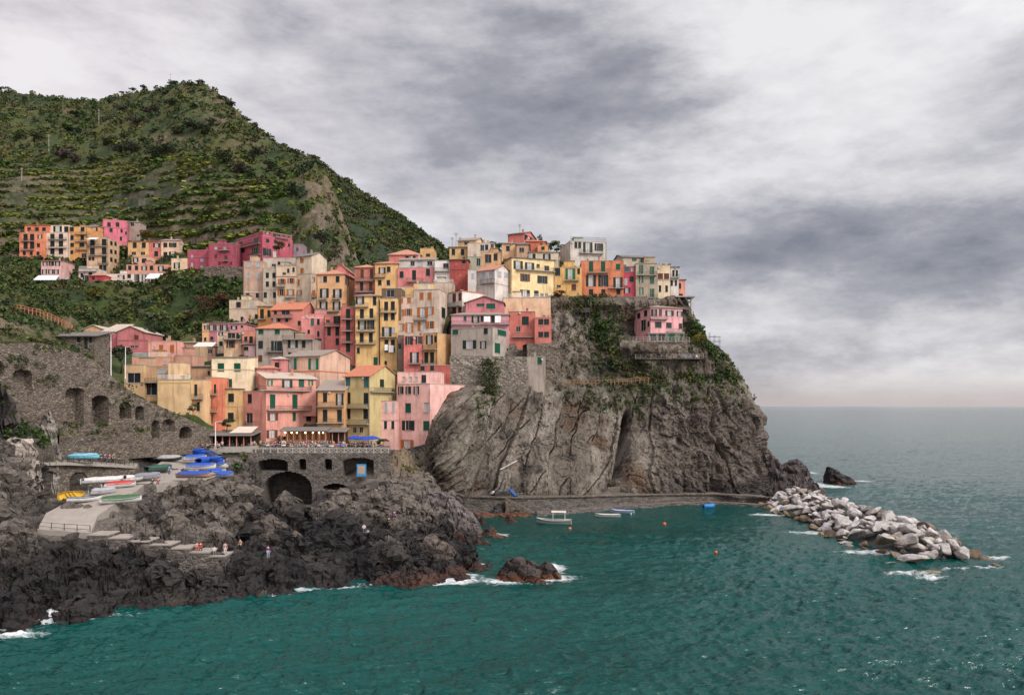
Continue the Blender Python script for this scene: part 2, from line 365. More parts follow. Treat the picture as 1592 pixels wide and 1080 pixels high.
class Face:
    def __init__(s, a, b):
        s.a = a; d = (b[0]-a[0], b[1]-a[1]); s.L = math.hypot(*d); s.e = (d[0]/s.L, d[1]/s.L); s.n = (s.e[1], -s.e[0]); s.holes = []; s.ang = math.atan2(s.e[1], s.e[0])
    def u(s, px):
        k = (px-CX)/F; return (k*s.a[1]-s.a[0])/(s.e[0]-k*s.e[1])
    def at(s, u, out=0.0): return (s.a[0]+s.e[0]*u+s.n[0]*out, s.a[1]+s.e[1]*u+s.n[1]*out)
    def z(s, px, py): y = s.at(s.u(px))[1]; return CH-(py-HY)*y/F
HN = [0]
def H(v, label, x0, x1, y0, y1, d, col, roof='hip', wn=(), bal=(), sw=(), sbal=(), xs=None, sm='R', D=9.0, t=None, ext=6.0, onto=None, tile='stone_tile', pitch=.36, ov=.4, name='house', cat='house', trim=None, chim=None, wmat='plaster', group=None, kc=1.0):
    HN[0] += 1; hr = random.Random(HN[0]*13+5)
    ox, oy, s = VIEW[v]; cx = lambda x: ox+x/s; cy = lambda y: oy+y/s
    px0, px1, py0, py1 = cx(x0), cx(x1), cy(y0), cy(y1)
    col = lin(*col); col = (col[0], col[1]*.965, col[2]*.95); lum = .3*col[0]+.5*col[1]+.2*col[2]; col = tuple(min(.85, (c+(lum-c)*.27)*kc*.88) for c in col)
    k0, k1 = (px0-CX)/F, (px1-CX)/F
    def frame(t):
        if sm == 'R':
            C = (k1*d, d); e = (-math.cos(t), math.sin(t)); sL = (C[0]-k0*C[1])/(math.cos(t)+k0*math.sin(t))
            fl = (C[0]+e[0]*sL, C[1]+e[1]*sL); fr = C
        else:
            C = (k0*d, d); e = (math.cos(t), math.sin(t)); sL = (k1*C[1]-C[0])/(math.cos(t)-k1*math.sin(t))
            fl = C; fr = (C[0]+e[0]*sL, C[1]+e[1]*sL)
        dx, dy = fr[0]-fl[0], fr[1]-fl[1]; L = math.hypot(dx, dy); e = (dx/L, dy/L); inn = (-e[1], e[0])
        return fl, fr, (fr[0]+inn[0]*D, fr[1]+inn[1]*D), (fl[0]+inn[0]*D, fl[1]+inn[1]*D)
    if t is None:
        t = R(2)
        if xs is not None:
            pxs = cx(xs); lo, hi = R(-35), R(75)
            for _ in range(40):
                t = (lo+hi)/2; q = frame(t); p = q[2] if sm == 'R' else q[3]; pp = CX+F*p[0]/p[1]
                if (pp < pxs) == (sm == 'R'): lo = t
                else: hi = t
    else: t = R(t)
    FL, FR, BR, BL = frame(t)
    yc = FR[1] if sm == 'R' else FL[1]
    zt, zb = CH-(py0-HY)*yc/F, CH-(py1-HY)*yc/F
    L = math.hypot(FR[0]-FL[0], FR[1]-FL[1]); base = ((FL[0]+FR[0])/2, (FL[1]+FR[1])/2, zb)
    front, right, back, left = Face(FL, FR), Face(FR, BR), Face(BR, BL), Face(BL, FL)
    side = right if sm == 'R' else left
    if onto is None:
        root = thing(name, label, cat, base, 0, group)
        BASES.extend([(FL[0], FL[1], zb), (FR[0], FR[1], zb), base, ((FL[0]+FR[0]+BL[0]+BR[0])/4, (FL[1]+FR[1]+BL[1]+BR[1])/4, zb+.6)])
    else: root = onto; base = tuple(root.location)
    B0 = base
    def loc(x, y, z): return (x-B0[0], y-B0[1], z-B0[2])
    def add_win(fc, px, py, w_, h_, st):
        px, py, w_, h_ = cx(px), cy(py), w_/s, h_/s
        ua, ub = fc.u(px-w_/2), fc.u(px+w_/2)
        if ua > ub: ua, ub = ub, ua
        y = fc.at((ua+ub)/2)[1]; za, zc = CH-(py+h_/2-HY)*y/F, CH-(py-h_/2-HY)*y/F
        um, wd = (ua+ub)/2, (ub-ua)*1.08
        opn = st in OPEN; wp = wd*.5 if opn else wd
        wp = min(wp, fc.L-.3); um = min(max(um, wp/2+.12), fc.L-wp/2-.12)
        zc = min(zc, zt-.15); h = zc-za
        if h < .25 or wp < .2: return
        wp = max(.3, round(wp, 1)); h = round(h, 1)
        for (a, b, c, dd) in fc.holes:
            if um-wp/2 < b+.02 and um+wp/2 > a-.02 and za < dd+.02 and za+h > c-.02: return
        fc.holes.append((um-wp/2, um+wp/2, za, za+h))
        q = fc.at(um)
        wo = link('door' if st == 'D' else 'window', pane_mesh(wp, h, opn and hr.random() < .6 or st == 'w'), root, loc(q[0], q[1], za), fc.ang)
        sc = SH[st]
        if sc is None: return
        sw_ = wp/2
        if opn:
            so_ = max(.2, (wd-wp)/2)
            for x in (-wp/2-so_-.02, wp/2+.02):
                if um+x > -.1 and um+x+so_ < fc.L+.1: link('shutter', shutter_mesh(so_, h), wo, (x, -.07, 0), 0, sc)
        else:
            for x in (-sw_, 0): link('shutter', shutter_mesh(sw_, h), wo, (x, .03, 0), 0, sc)
    for fc, ws in ((front, wn), (side, sw)):
        for (xs_, ys_, w_, h_, st) in ws:
            for yy in (ys_ if isinstance(ys_, (list, tuple)) else (ys_,)):
                for xx in (xs_ if isinstance(xs_, (list, tuple)) else (xs_,)): add_win(fc, xx, yy, w_, h_, st)
    # walls with true openings
    wb = MB(); zlow = zb-ext
    for fc in (front, right, back, left):
        us = sorted({0.0, fc.L} | {round(v, 4) for h in fc.holes for v in h[:2]}); zs = sorted({zlow, zt} | {round(v, 4) for h in fc.holes for v in h[2:]})
        pt = lambda u, z, o=0: loc(*fc.at(u, o), z)
        for i in range(len(us)-1):
            for j in range(len(zs)-1):
                um, zm = (us[i]+us[i+1])/2, (zs[j]+zs[j+1])/2
                if any(h[0] < um < h[1] and h[2] < zm < h[3] for h in fc.holes): continue
                wb.face([pt(us[i], zs[j]), pt(us[i+1], zs[j]), pt(us[i+1], zs[j+1]), pt(us[i], zs[j+1])])
        for (a, b, c, dd) in fc.holes:
            r = -.205
            wb.face([pt(a, c), pt(a, dd), pt(a, dd, r), pt(a, c, r)]); wb.face([pt(b, c), pt(b, c, r), pt(b, dd, r), pt(b, dd)])
            wb.face([pt(a, dd), pt(b, dd), pt(b, dd, r), pt(a, dd, r)]); wb.face([pt(a, c), pt(a, c, r), pt(b, c, r), pt(b, c)])
    # roof, in the footprint's own frame: u along the front, w inward
    e, inn = front.e, (-front.e[1], front.e[0])
    G = lambda u, w_, z: loc(FL[0]+e[0]*u+inn[0]*w_, FL[1]+e[1]*u+inn[1]*w_, z)
    rb = MB(); th = .16
    def solid(bot, top):      # same-length rings
        n = len(bot); rb.face(list(reversed(bot))); rb.face(top)
        for i in range(n): rb.face([bot[i], bot[(i+1) % n], top[(i+1) % n], top[i]])
    if roof == 'flat':
        rb.face([G(.02, .02, zt-.2), G(L-.02, .02, zt-.2), G(L-.02, D-.02, zt-.2), G(.02, D-.02, zt-.2)])
        c = .3; o = .07
        for a, b in (((-o, -o), (L+o, c)), ((-o, D-c), (L+o, D+o)), ((-o, c), (c, D-c)), ((L-c, c), (L+o, D-c))):
            q = [(a[0], a[1]), (b[0], a[1]), (b[0], b[1]), (a[0], b[1])]; solid([G(u, v_, zt) for u, v_ in q], [G(u, v_, zt+.13) for u, v_ in q])
    elif roof == 'hip':
        ring = [(-ov, -ov), (L+ov, -ov), (L+ov, D+ov), (-ov, D+ov)]
        b0 = [G(u, v_, zt) for u, v_ in ring]; b1 = [G(u, v_, zt+th) for u, v_ in ring]
        rb.face(list(reversed(b0)))
        for i in range(4): rb.face([b0[i], b0[(i+1) % 4], b1[(i+1) % 4], b1[i]])
        hh = min(L, D)/2+ov; rise = hh*pitch
        if L >= D: r0, r1 = G(hh-ov, D/2, zt+th+rise), G(L+ov-hh, D/2, zt+th+rise)
        else: r0, r1 = G(L/2, hh-ov, zt+th+rise), G(L/2, D+ov-hh, zt+th+rise)
        if L >= D:
            rb.face([b1[0], b1[1], r1, r0]); rb.face([b1[1], b1[2], r1]); rb.face([b1[2], b1[3], r0, r1]); rb.face([b1[3], b1[0], r0])
        else:
            rb.face([b1[0], b1[1], r0]); rb.face([b1[1], b1[2], r1, r0]); rb.face([b1[2], b1[3], r1]); rb.face([b1[3], b1[0], r0, r1])
        apex = (L/2, D/2, zt+th+rise)
    elif roof in ('gable', 'gablef', 'shed'):
        if roof == 'gable':
            rise = pitch*D/2; prof = [(-ov, -ov*pitch), (D/2, rise), (D+ov, -ov*pitch)]; pt2 = lambda a, r, z: G(r, a, zt+z); rl = L
            for fc, u in ((left, 0), (right, L)): wb.face([G(u, 0, zt), G(u, D, zt), G(u, D/2, zt+rise)])
        elif roof == 'gablef':
            rise = pitch*L/2; prof = [(-ov, -ov*pitch), (L/2, rise), (L+ov, -ov*pitch)]; pt2 = lambda a, r, z: G(a, r, zt+z); rl = D
            for w_ in (0, D): wb.face([G(0, w_, zt), G(L, w_, zt), G(L/2, w_, zt+rise)])
        else:
            rise = pitch*D; prof = [(-ov, -ov*pitch), (D+ov, rise+ov*pitch)]; pt2 = lambda a, r, z: G(r, a, zt+z); rl = L
            for u in (0, L): wb.face([G(u, 0, zt), G(u, D, zt), G(u, D, zt+rise)])
            wb.face([G(0, D, zt), G(L, D, zt), G(L, D, zt+rise), G(0, D, zt+rise)])
        for i in range(len(prof)-1):
            (a0, z0), (a1, z1) = prof[i], prof[i+1]; e0 = .004
            q = [(a0, -ov, z0), (a0, rl+ov, z0), (a1, rl+ov, z1), (a1, -ov, z1)]
            solid([pt2(a, r, z+e0) for a, r, z in q], [pt2(a, r, z+th) for a, r, z in q])
        apex = (L/2, D/2, zt+rise+th) if roof != 'shed' else (L/2, D*.8, zt+rise*.8)
    if onto is None: GEO[label] = (root, front, side, zt, loc)
    wname = 'wall' if onto is None else 'upper_wall'
    wb.build(wname, M[wmat], root, color=col)
    ro = None
    if rb.f: ro = rb.build('roof', M['concrete'] if roof == 'flat' else M[tile], root)
    if ro is not None and roof != 'flat' and (chim if chim is not None else hr.random() < .55) and L > 3:
        cb = MB(); u = L*hr.uniform(.25, .75); w_ = D*hr.uniform(.35, .6); z = apex[2]
        p = G(u, w_, 0); cb.box((p[0]-.3, p[1]-.3, z-B0[2]-1.6), (p[0]+.3, p[1]+.3, z-B0[2]+.75)); cb.box((p[0]-.38, p[1]-.38, z-B0[2]+.75), (p[0]+.38, p[1]+.38, z-B0[2]+.87))
        cb.box((p[0]-.2, p[1]-.2, z-B0[2]+.87), (p[0]+.2, p[1]+.2, z-B0[2]+1.15)); cb.build('chimney', M['plaster'], ro, color=tuple(c*.8 for c in col))
    if roof == 'flat' and L > 3.5 and ro is not None and onto is None:
        for q in range(hr.choice((0, 1, 1, 2))):
            cb = MB(); u, w_ = L*hr.uniform(.1, .9), hr.uniform(.6, D*.6); p = G(u, w_, 0); z = zt-B0[2]; s_ = hr.uniform(.22, .4); h_ = hr.uniform(.8, 1.5)
            cb.box((p[0]-s_, p[1]-s_, z-.15), (p[0]+s_, p[1]+s_, z+h_)); cb.box((p[0]-s_-.07, p[1]-s_-.07, z+h_), (p[0]+s_+.07, p[1]+s_+.07, z+h_+.1)); cb.build('chimney', M['plaster'], ro, color=tuple(c*hr.uniform(.6, .95) for c in col))
    if roof == 'flat' and onto is None and L > 4.5 and D > 6 and hr.random() < .5:
        u0 = L*hr.uniform(.08, .45); u1 = u0+hr.uniform(2.0, 3.2); w0 = hr.uniform(2.2, D-3.6); h_ = hr.uniform(1.9, 2.5); cb = MB(); z = zt-B0[2]
        for ring in ([(u0, w0), (u1, w0), (u1, w0+2.6), (u0, w0+2.6)],):
            lo_ = [G(a, b, zt-.19) for a, b in ring]; hi_ = [G(a, b, zt+h_) for a, b in ring]
            cb.face(hi_)
            for q in range(4): cb.face([lo_[q], lo_[(q+1) % 4], hi_[(q+1) % 4], hi_[q]])
            up_ = [G(a+(-.2 if a == u0 else .2), b+(-.2 if b == w0 else .2), zt+h_+.01) for a, b in ring]; up2 = [G(a+(-.2 if a == u0 else .2), b+(-.2 if b == w0 else .2), zt+h_+.16) for a, b in ring]
        cb.build('roof_room', M['plaster'], ro or root, color=tuple(min(.8, c*hr.uniform(.8, 1.15)) for c in col)); cb = MB(); cb.face(up_[::-1]); cb.face(up2)
        for q in range(4): cb.face([up_[q], up_[(q+1) % 4], up2[(q+1) % 4], up2[q]])
        cb.build('roof_slab', M['stone_tile'], ro or root)
    if onto is None and hr.random() < .25:
        u = hr.uniform(.3, L-.3); p = G(u, -.12, zt-hr.uniform(.1, .8)); db = MB(); db.tube([(p[0], p[1], p[2]), (p[0]+.06, p[1]-.12, p[2]+.05)], [.05, .32], 10); db.build('satellite_dish', M['concrete'], root)
    if onto is None and hr.random() < .6:
        u = hr.choice((.12, L-.12)); p = front.at(u, .09); db = MB(); q0 = loc(p[0], p[1], zb-1); q1 = loc(p[0], p[1], zt-.02); db.tube([q0, q1], .055, 5); db.build('drainpipe', M['paint'], root, color=hr.choice(((.12, .09, .07), (.25, .22, .2), (.06, .06, .06))))
    if trim is None and hr.random() < .35 and zt-zb > 6 and not sw and not bal:
        trim = ((y0*.62+y1*.38), tuple(int(min(255, 255*(c**.45)*.9)) for c in col))
    if trim is not None:
        tb = MB(); ty, tcol = trim; z = CH-(cy(ty)-HY)*yc/F
        for fc in (front, side):
            p = fc.at(0, .06); q = fc.n; tb.obox((p[0]-B0[0], p[1]-B0[1]), fc.e, fc.L, (-q[0], -q[1]), .055, z-.12-B0[2], z+.12-B0[2])
        tb.build('cornice', M['paint'], root, color=lin(*tcol))
    for fc, bs in ((front, bal), (side, sbal)):
        for bb in bs:
            xa, xb, yy = bb[:3]; dp = .95
            ua, ub = sorted((fc.u(cx(xa)), fc.u(cx(xb)))); z = fc.z(cx((xa+xb)/2), cy(yy)); l_ = round(max(1.0, ub-ua), 1)
            p = fc.at(ua); bo = MB(); bo.box((0, -dp, -.16), (l_, -.003, 0)); bo.box((.15, -dp*.6, -.34), (.3, -.003, -.16)); bo.box((l_-.3, -dp*.6, -.34), (l_-.15, -.003, -.16))
            ob = bo.build('balcony', M['concrete'], root, loc(p[0], p[1], z), fc.ang); link('railing', rail_mesh(l_, dp), ob)
    return root

DG = (30, 60, 55)
# --- upper left hamlet (far side of the valley)
o = H('A', 'orange four storey house at the far left end of the hillside row', 148, 340, 252, 455, 370, (232, 125, 62), 'flat', [([195, 245], [290, 352], 30, 52, 'c'), (305, 285, 34, 30, 'g'), (293, 350, 22, 30, 'c'), ([185, 238, 290], 412, 22, 28, 'c')], [(165, 265, 318), (162, 265, 386)], xs=None)
H('A', '', 188, 370, 197, 250, 374, (225, 118, 60), 'hip', [([222, 282, 335], 228, 26, 30, 'c')], onto=o, tile='red_tile', pitch=.2)
o = H('A', 'cream plaster house between the orange and the ochre house in the hillside row', 337, 524, 254, 455, 371, (226, 198, 168), 'flat', [([400, 465], [285, 338, 396], 32, 44, 'c')], [(370, 510, 306), (370, 510, 372)])
H('A', '', 372, 528, 197, 252, 375, (228, 200, 165), 'flat', [(440, 225, 60, 46, 'g'), (506, 228, 30, 44, 'c')], onto=o)
H('A', 'ochre house in the hillside row with three stacked balconies beside the cream house', 524, 662, 208, 460, 372, (222, 152, 45), 'flat', [([548, 630], 228, 28, 34, 'c'), ([548, 628], 292, 26, 38, 'c'), ([545, 625], 347, 36, 32, 'c'), (545, 403, 26, 28, 'c'), (640, 428, 36, 34, 'd')], [(575, 690, 266), (575, 685, 322), (580, 690, 384)])
H('A', 'orange yellow top storey house tucked behind the tan tower block below the pink house', 660, 752, 205, 300, 378, (222, 150, 60), 'hip', [(720, 228, 46, 26, 'g'), (690, 270, 24, 30, 'c')], tile='stone_tile')
H('A', 'tall rose pink house at the top of the hillside row under the vineyard terraces', 785, 972, 165, 318, 386, (216, 95, 118), 'flat', [([832, 897], 192, 26, 34, 'c'), (848, 236, 22, 30, 'c'), (928, 240, 18, 28, 'c'), (963, 257, 14, 26, 'c'), (923, 300, 18, 30, 'c')], xs=990, D=10)
H('A', 'small pale grey stone shed beside the rose pink house', 985, 1070, 175, 230, 392, (170, 150, 135), 'hip', [(1008, 190, 26, 26, 'd')], tile='stone_tile', D=6)
H('A', 'narrow mauve house wedged left of the rose pink house', 752, 790, 212, 320, 382, (190, 100, 115), 'hip', [(775, 240, 28, 38, 'g')], D=7)
H('A', 'tan five storey corner block with balconies in the middle of the hillside row', 662, 825, 295, 560, 360, (212, 168, 120), 'flat', [(705, [330, 396], 34, 52, 'c'), (795, [328, 394, 462], 34, 52, 'c'), ([685, 710], 452, 20, 26, 'c'), ([770, 800], 525, 24, 48, 'c')], [(665, 820, 357), (680, 820, 427), (750, 830, 490)], [(850, [335, 398, 460], 18, 32, 'c'), (882, [340, 404, 468], 16, 30, 'c')], xs=912, D=11)
H('A', 'yellow two window house right of the tan corner block', 975, 1130, 322, 435, 366, (226, 172, 92), 'hip', [([1028, 1097], 350, 28, 42, 'c'), ([1020, 1090], 412, 32, 24, 'd')], tile='red_tile', pitch=.15)
H('A', 'salmon house between the yellow house and the pale peach house on the hillside', 1130, 1230, 322, 440, 367, (218, 110, 95), 'hip', [(1195, 350, 48, 34, 'g'), (1192, 415, 28, 40, 'a' if 0 else 'c')], tile='red_tile', pitch=.15)
H('A', 'pale peach gabled house at the right end of the hillside row', 1230, 1352, 314, 440, 367, (226, 180, 140), 'gable', [(1262, [348, 418], 28, 36, 'c'), (1318, [348, 416], 52, 36, 'g')], sw=[(1392, 366, 22, 44, 'w')], xs=1415, D=10, tile='stone_tile', pitch=.3)
H('A', 'low peach house with a planted roof terrace under the yellow house', 1005, 1150, 440, 500, 358, (224, 160, 115), 'flat', [(1035, 462, 40, 34, 'g'), (1100, 468, 34, 34, 'c')])
H('A', 'long low orange peach house with a roof terrace and dark windows', 962, 1285, 497, 575, 350, (226, 150, 112), 'flat', [([990, 1042, 1155], 522, 24, 36, 'c'), (1100, 524, 40, 32, 'g'), (1228, 528, 42, 40, 'g')])
H('A', 'small cream yellow house with white parapet beside the magenta house', 1305, 1428, 450, 600, 345, (236, 200, 150), 'flat', [(1350, 505, 44, 46, 'g'), (1328, 572, 26, 34, 'c')])
H('A', 'whitish ground level house below the long orange terrace house', 815, 1125, 567, 640, 346, (222, 200, 185), 'flat', [(925, 600, 50, 46, 'g'), (985, 586, 26, 30, 'c'), ([1045, 1100], 596, 34, 50, 'g')])
H('A', 'pale pink three window house below the cream house on the hillside', 312, 482, 470, 598, 356, (226, 170, 160), 'hip', [([345, 392, 440], 490, 36, 34, 'g'), ([340, 388, 430], 552, 36, 34, 'g')], tile='salmon_tile', pitch=.2)
H('A', 'small grey stone hut beside the white awning on the hillside', 395, 535, 612, 700, 344, (165, 135, 118), 'hip', [([440, 495], 653, 22, 34, 'c')], tile='stone_tile', wmat='stone_pale')
H('A', 'tiny salmon house between the grey stone hut and the magenta tower', 535, 600, 612, 692, 343, (225, 118, 90), 'flat', [(570, 648, 18, 26, 'c')], D=6)
H('A', 'white house with a laundry terrace below the tan corner block', 600, 745, 528, 690, 352, (215, 195, 180), 'flat', [(690, 522 + 50, 28, 30, 'c'), (655, 602, 44, 46, 'g'), (625, 580, 20, 30, 'c')], [(600, 740, 550)])
H('A', 'squat magenta tower house at the foot of the hillside hamlet', 680, 803, 582, 692, 342, (190, 45, 62), 'hip', [(712, 602, 18, 26, 'c'), (710, 665, 20, 24, 't')], D=7, tile='red_tile')
H('A', 'small white cottage right of the squat magenta tower', 803, 950, 618, 690, 341, (224, 204, 190), 'shed', [(825, 652, 26, 30, 'd'), (900, 655, 24, 26, 'c')], D=6, tile='pale_tile', pitch=.2)
# --- magenta convent like block
H('B', 'low magenta annexe with a cream front strip left of the large magenta house', 62, 240, 318, 490, 298, (184, 66, 88), 'flat', [(100, [375, 440], 18, 34, 'p'), (182, [398, 465], 26, 34, 'p')], D=8)
o = H('B', 'largest magenta house above the vineyard terrace with green shutters and balconies', 470, 690, 196, 470, 288, (186, 66, 90), 'flat', [(512, 247, 26, 50, 'b'), (635, 245, 36, 52, 'd'), (510, 325, 60, 40, 'g'), (630, 322, 52, 52, 'e'), (505, 440, 28, 36, 'c')], [(485, 678, 284), (585, 678, 364)], [([735], 240, 26, 34, 'c'), (800, 248, 24, 30, 'c'), (865, 268, 20, 30, 'c'), (915, 278, 18, 30, 'c'), (730, 335, 64, 62, 'g'), (795, 350, 28, 56, 'w')], [(795, 905, 216)], xs=945, D=13)
H('B', '', 475, 695, 158, 194, 290, (180, 60, 85), 'flat', [(600, 176, 34, 26, 'c')], onto=o, sw=[(735, 168, 44, 26, 'g'), (810, 186, 52, 40, 'g'), (870, 192, 22, 32, 'G'), (917, 200, 18, 32, 'G')], xs=940, D=12)
H('B', 'long magenta wing with small windows stretching left from the largest magenta house', 240, 474, 262, 470, 293, (174, 62, 86), 'flat', [([300, 375], 302, 20, 24, 'p'), (450, 262, 16, 24, 'c'), (300, 372, 22, 40, 'b'), (385, 380, 24, 36, 'b'), (330, 430, 20, 34, 'b'), (428, 430, 18, 34, 'b')], [(330, 420, 320), (360, 410, 408)], D=9)
H('P', 'narrow grey house squeezed behind the right end of the magenta house', 456, 470, 380, 400, 286, (150, 120, 130), 'flat', [(462, 388, 4, 6, 'd')], D=6)
# --- cream row below the magenta house
H('B', 'tan house with a bare brick middle storey at the left end of the cream row', 530, 695, 412, 730, 262, (198, 160, 130), 'flat', [([575, 655], 442, 30, 40, 'p'), ([572, 655], 535, 26, 44, 'p'), ([568, 648], 698, 26, 36, 'c')], trim=(668, (215, 205, 195)))
o = H('B', 'grey cream house with dark shutters second from the left in the cream row', 694, 812, 470, 750, 260, (192, 178, 152), 'flat', [([732, 788], [530, 603], 26, 44, 'c'), ([715, 792], 694, 24, 48, 'c')], trim=(650, (170, 155, 135)))
H('B', '', 698, 972, 384, 470, 265, (195, 180, 158), 'flat', [(785, 452, 34, 40, 'd'), (830, 428, 22, 26, 'c'), (900, 412, 20, 24, 'p')], onto=o)
H('B', 'cream house with orange shutters and two small balconies in the cream row', 808, 972, 452, 752, 258.6, (212, 185, 150), 'flat', [(873, 515, 28, 22, 'd'), ([908], 490, 18, 36, 'c'), (952, 482, 18, 40, 'c'), (855, 580, 60, 46, 'o'), (932, 574, 56, 46, 'o'), ([850, 928], 672, 60, 56, 'o')], [(810, 882, 624), (882, 962, 716)], trim=(540, (150, 80, 55)))
H('B', 'cream house with a white gable end and orange shutters right of the cream row', 972, 1105, 362, 760, 257, (208, 188, 155), 'gable', [(1022, [400, 490], 28, 46, 'O'), (995, 588, 18, 50, 'O'), (1000, 675, 42, 46, 'o')], xs=1232, D=8, tile='slate', pitch=.42)
H('B', 'cream house under a flat terrace between the white gable and the salmon hip roof', 1100, 1152, 520, 830, 253, (210, 180, 140), 'flat', [(1082, 565, 40, 44, 'o'), (1125, 565, 26, 44, 'O'), (1122, 680, 26, 50, 'O')], [(1105, 1145, 710)], D=8)
H('B', 'pink gable house behind the salmon hip roof of the tan house', 1290, 1415, 490, 560, 252, (228, 120, 115), 'gablef', (), pitch=.85, tile='salmon_tile', D=8, chim=True)
H('B', 'tan yellow house with a salmon hip roof and tall green shuttered windows', 1150, 1376, 520, 850, 234, (226, 168, 98), 'hip', [([1217, 1322], 562, 30, 52, 'c'), (1183, 562, 12, 44, 'p'), ([1210, 1320], 680, 66, 76, 'g'), ([1205, 1315], 785, 62, 72, 'g')], [(1165, 1235, 732), (1280, 1346, 728), (1160, 1340, 832)], [(1400, 575, 26, 74, 'B')], xs=1470, D=11, tile='salmon_tile', pitch=.42)
H('B', 'beige middle house with a parapet terrace left of the yellow orange house', 412, 655, 738, 930, 246, (205, 180, 145), 'flat', [(490, 775, 36, 48, 'c'), (600, 775, 26, 40, 'p'), (520, 895, 24, 40, 'c'), (585, 880, 18, 40, 'O'), (638, 875, 22, 40, 'c')])
H('B', 'yellow orange house with grey eaves and one tall green shutter', 650, 790, 790, 950, 239, (228, 152, 32), 'hip', [(687, 852, 30, 80, 'c'), (745, 850, 26, 60, 'c')], [(655, 720, 898)], tile='stone_tile', pitch=.3)
H('B', 'salmon house with an orange tiled gable roof and open loggia', 765, 1030, 812, 980, 231, (228, 128, 108), 'gable', [(800, 842, 24, 30, 'c'), (885, 838, 66, 44, 'd'), ([830, 895], 906, 22, 28, 'c'), (1000, 930, 24, 40, 'c')], [(760, 945, 884)], xs=1135, D=9, tile='red_tile', pitch=.55)
H('B', 'pink house with a pale parapet band below the salmon gable house', 1020, 1216, 855, 1130, 222, (238, 138, 128), 'flat', [(1110, 922, 26, 60, 't'), (1160, 920, 22, 50, 'c'), (1080, 1002, 20, 36, 'c'), (1160, 1020, 18, 44, 'c'), (1060, 1085, 34, 46, 'c'), (1160, 1085, 50, 50, 'g')], trim=(885, (240, 195, 185)))
H('B', 'coral house with a long middle balcony right of the pink parapet house', 1208, 1350, 868, 1150, 219, (226, 108, 94), 'flat', [([1302, 1338], 905, 26, 64, 'c'), (1250, 1000, 28, 72, 'c'), (1320, 1000, 30, 76, 'c'), (1320, 1085, 28, 60, 'c'), (1240, 915, 32, 30, 'd')], [(1213, 1348, 955)])
H('B', 'narrow brick red house with stacked balconies and red flowers on its roof terrace', 1346, 1472, 792, 1230, 214, (206, 98, 84), 'flat', [(1410, [850, 946, 1042, 1135], 32, 78, 'c')], [(1360, 1452, 896), (1360, 1452, 996), (1360, 1452, 1092)])
# --- grey house and its neighbours, middle left
H('F', 'grey plaster house under an orange roof with green shutters in the village centre', 380, 640, 152, 450, 206, (170, 155, 138), 'hip', [([420, 545], 172, 36, 44, 'G'), (418, 274, 34, 60, 'c'), (540, 286, 74, 82, 'g'), (415, 380, 30, 50, 'b')], [(470, 590, 325)], tile='red_tile', pitch=.4, D=9)
H('F', 'grey wing with a railed corner terrace right of the orange roofed grey house', 590, 815, 232, 440, 205, (168, 152, 135), 'flat', [(665, 266, 70, 64, 'g'), (747, 270, 26, 54, 'c'), (640, 350, 20, 40, 'c')], [(585, 825, 232)], D=8)
H('F', 'tan yellow sliver house at the left edge of the mauve terrace house', -28, 22, 112, 270, 224, (230, 172, 95), 'flat', [(5, 140, 30, 36, 'g'), (-5, 232, 16, 30, 'c')], D=7)
H('F', 'mauve pink house with three green shuttered windows under a slate eave', 20, 180, 108, 278, 224, (205, 120, 128), 'hip', [([45, 95, 145], 143, 42, 44, 'g'), (45, 231, 22, 36, 'c'), (140, 230, 20, 34, 'c')], tile='slate', pitch=.15, ov=.25)
H('F', 'pink top house right of the mauve house with a wide window', 180, 295, 112, 190, 221, (218, 128, 135), 'hip', [(215, 142, 44, 30, 'g'), (275, 142, 18, 28, 'c')], tile='stone_tile', pitch=.2)
H('F', 'slim cream house below the mauve house with one square window', 88, 145, 172, 300, 216, (232, 205, 165), 'flat', [(115, 190, 34, 30, 'g'), (116, 265, 24, 36, 'c')], D=7)
H('F', 'tan house with a dark balcony and brown shutters right of the slim cream house', 138, 278, 180, 360, 213, (220, 175, 125), 'flat', [(195, 200, 56, 50, 'd'), (190, 270, 60, 54, 'B'), (245, 205, 26, 46, 'c')], [(135, 272, 232)])
H('F', 'orange salmon house with a dark balcony left of the grey house', 275, 375, 165, 290, 212, (224, 132, 98), 'flat', [(345, 235, 26, 54, 'c'), (305, 230, 22, 40, 'c')], [(275, 375, 268)])
H('F', 'pinkish white house below the orange salmon balcony', 288, 375, 285, 460, 209.5, (228, 180, 172), 'flat', [([303], [300, 375], 30, 34, 'c'), (348, 430, 14, 24, 'c')])
H('F', 'small brown roofed house behind the striped awning at the valley bottom', -60, 60, 285, 400, 214, (170, 120, 95), 'hip', [(30, 325, 30, 36, 'd')], tile='stone_tile')
# --- yellow towers and orange shutter houses, centre
H('C', 'terracotta house with brown shutters and a salmon roof behind the yellow tower', 170, 342, 412, 640, 234, (196, 115, 90), 'hip', [([232, 312], 462, 26, 76, 'b'), (228, 568, 26, 72, 'c'), (305, 568, 26, 72, 'b')], [(175, 335, 520), (175, 335, 614)], tile='salmon_tile', pitch=.4, D=10)
H('C', 'pale yellow house next to the terracotta house with a salmon roof', 340, 532, 378, 640, 232, (228, 175, 88), 'hip', [(400, 434, 54, 50, 'g'), (455, 425, 28, 48, 'c'), ([380, 452], 536, 28, 46, 'c')], [(340, 430, 490)], tile='salmon_tile', pitch=.3, D=9)
H('C', 'salmon pink attic house seen over the roofs at the foot of the green mountain', 455, 720, 305, 360, 246, (222, 120, 100), 'hip', [([610, 668], 325, 26, 20, 'c')], tile='salmon_tile', pitch=.5, D=9)
H('C', 'small ochre attic house with a pale parapet behind the pink mansard house', 720, 832, 250, 340, 248, (220, 170, 85), 'flat', [(785, 305, 34, 24, 'c')], D=7)
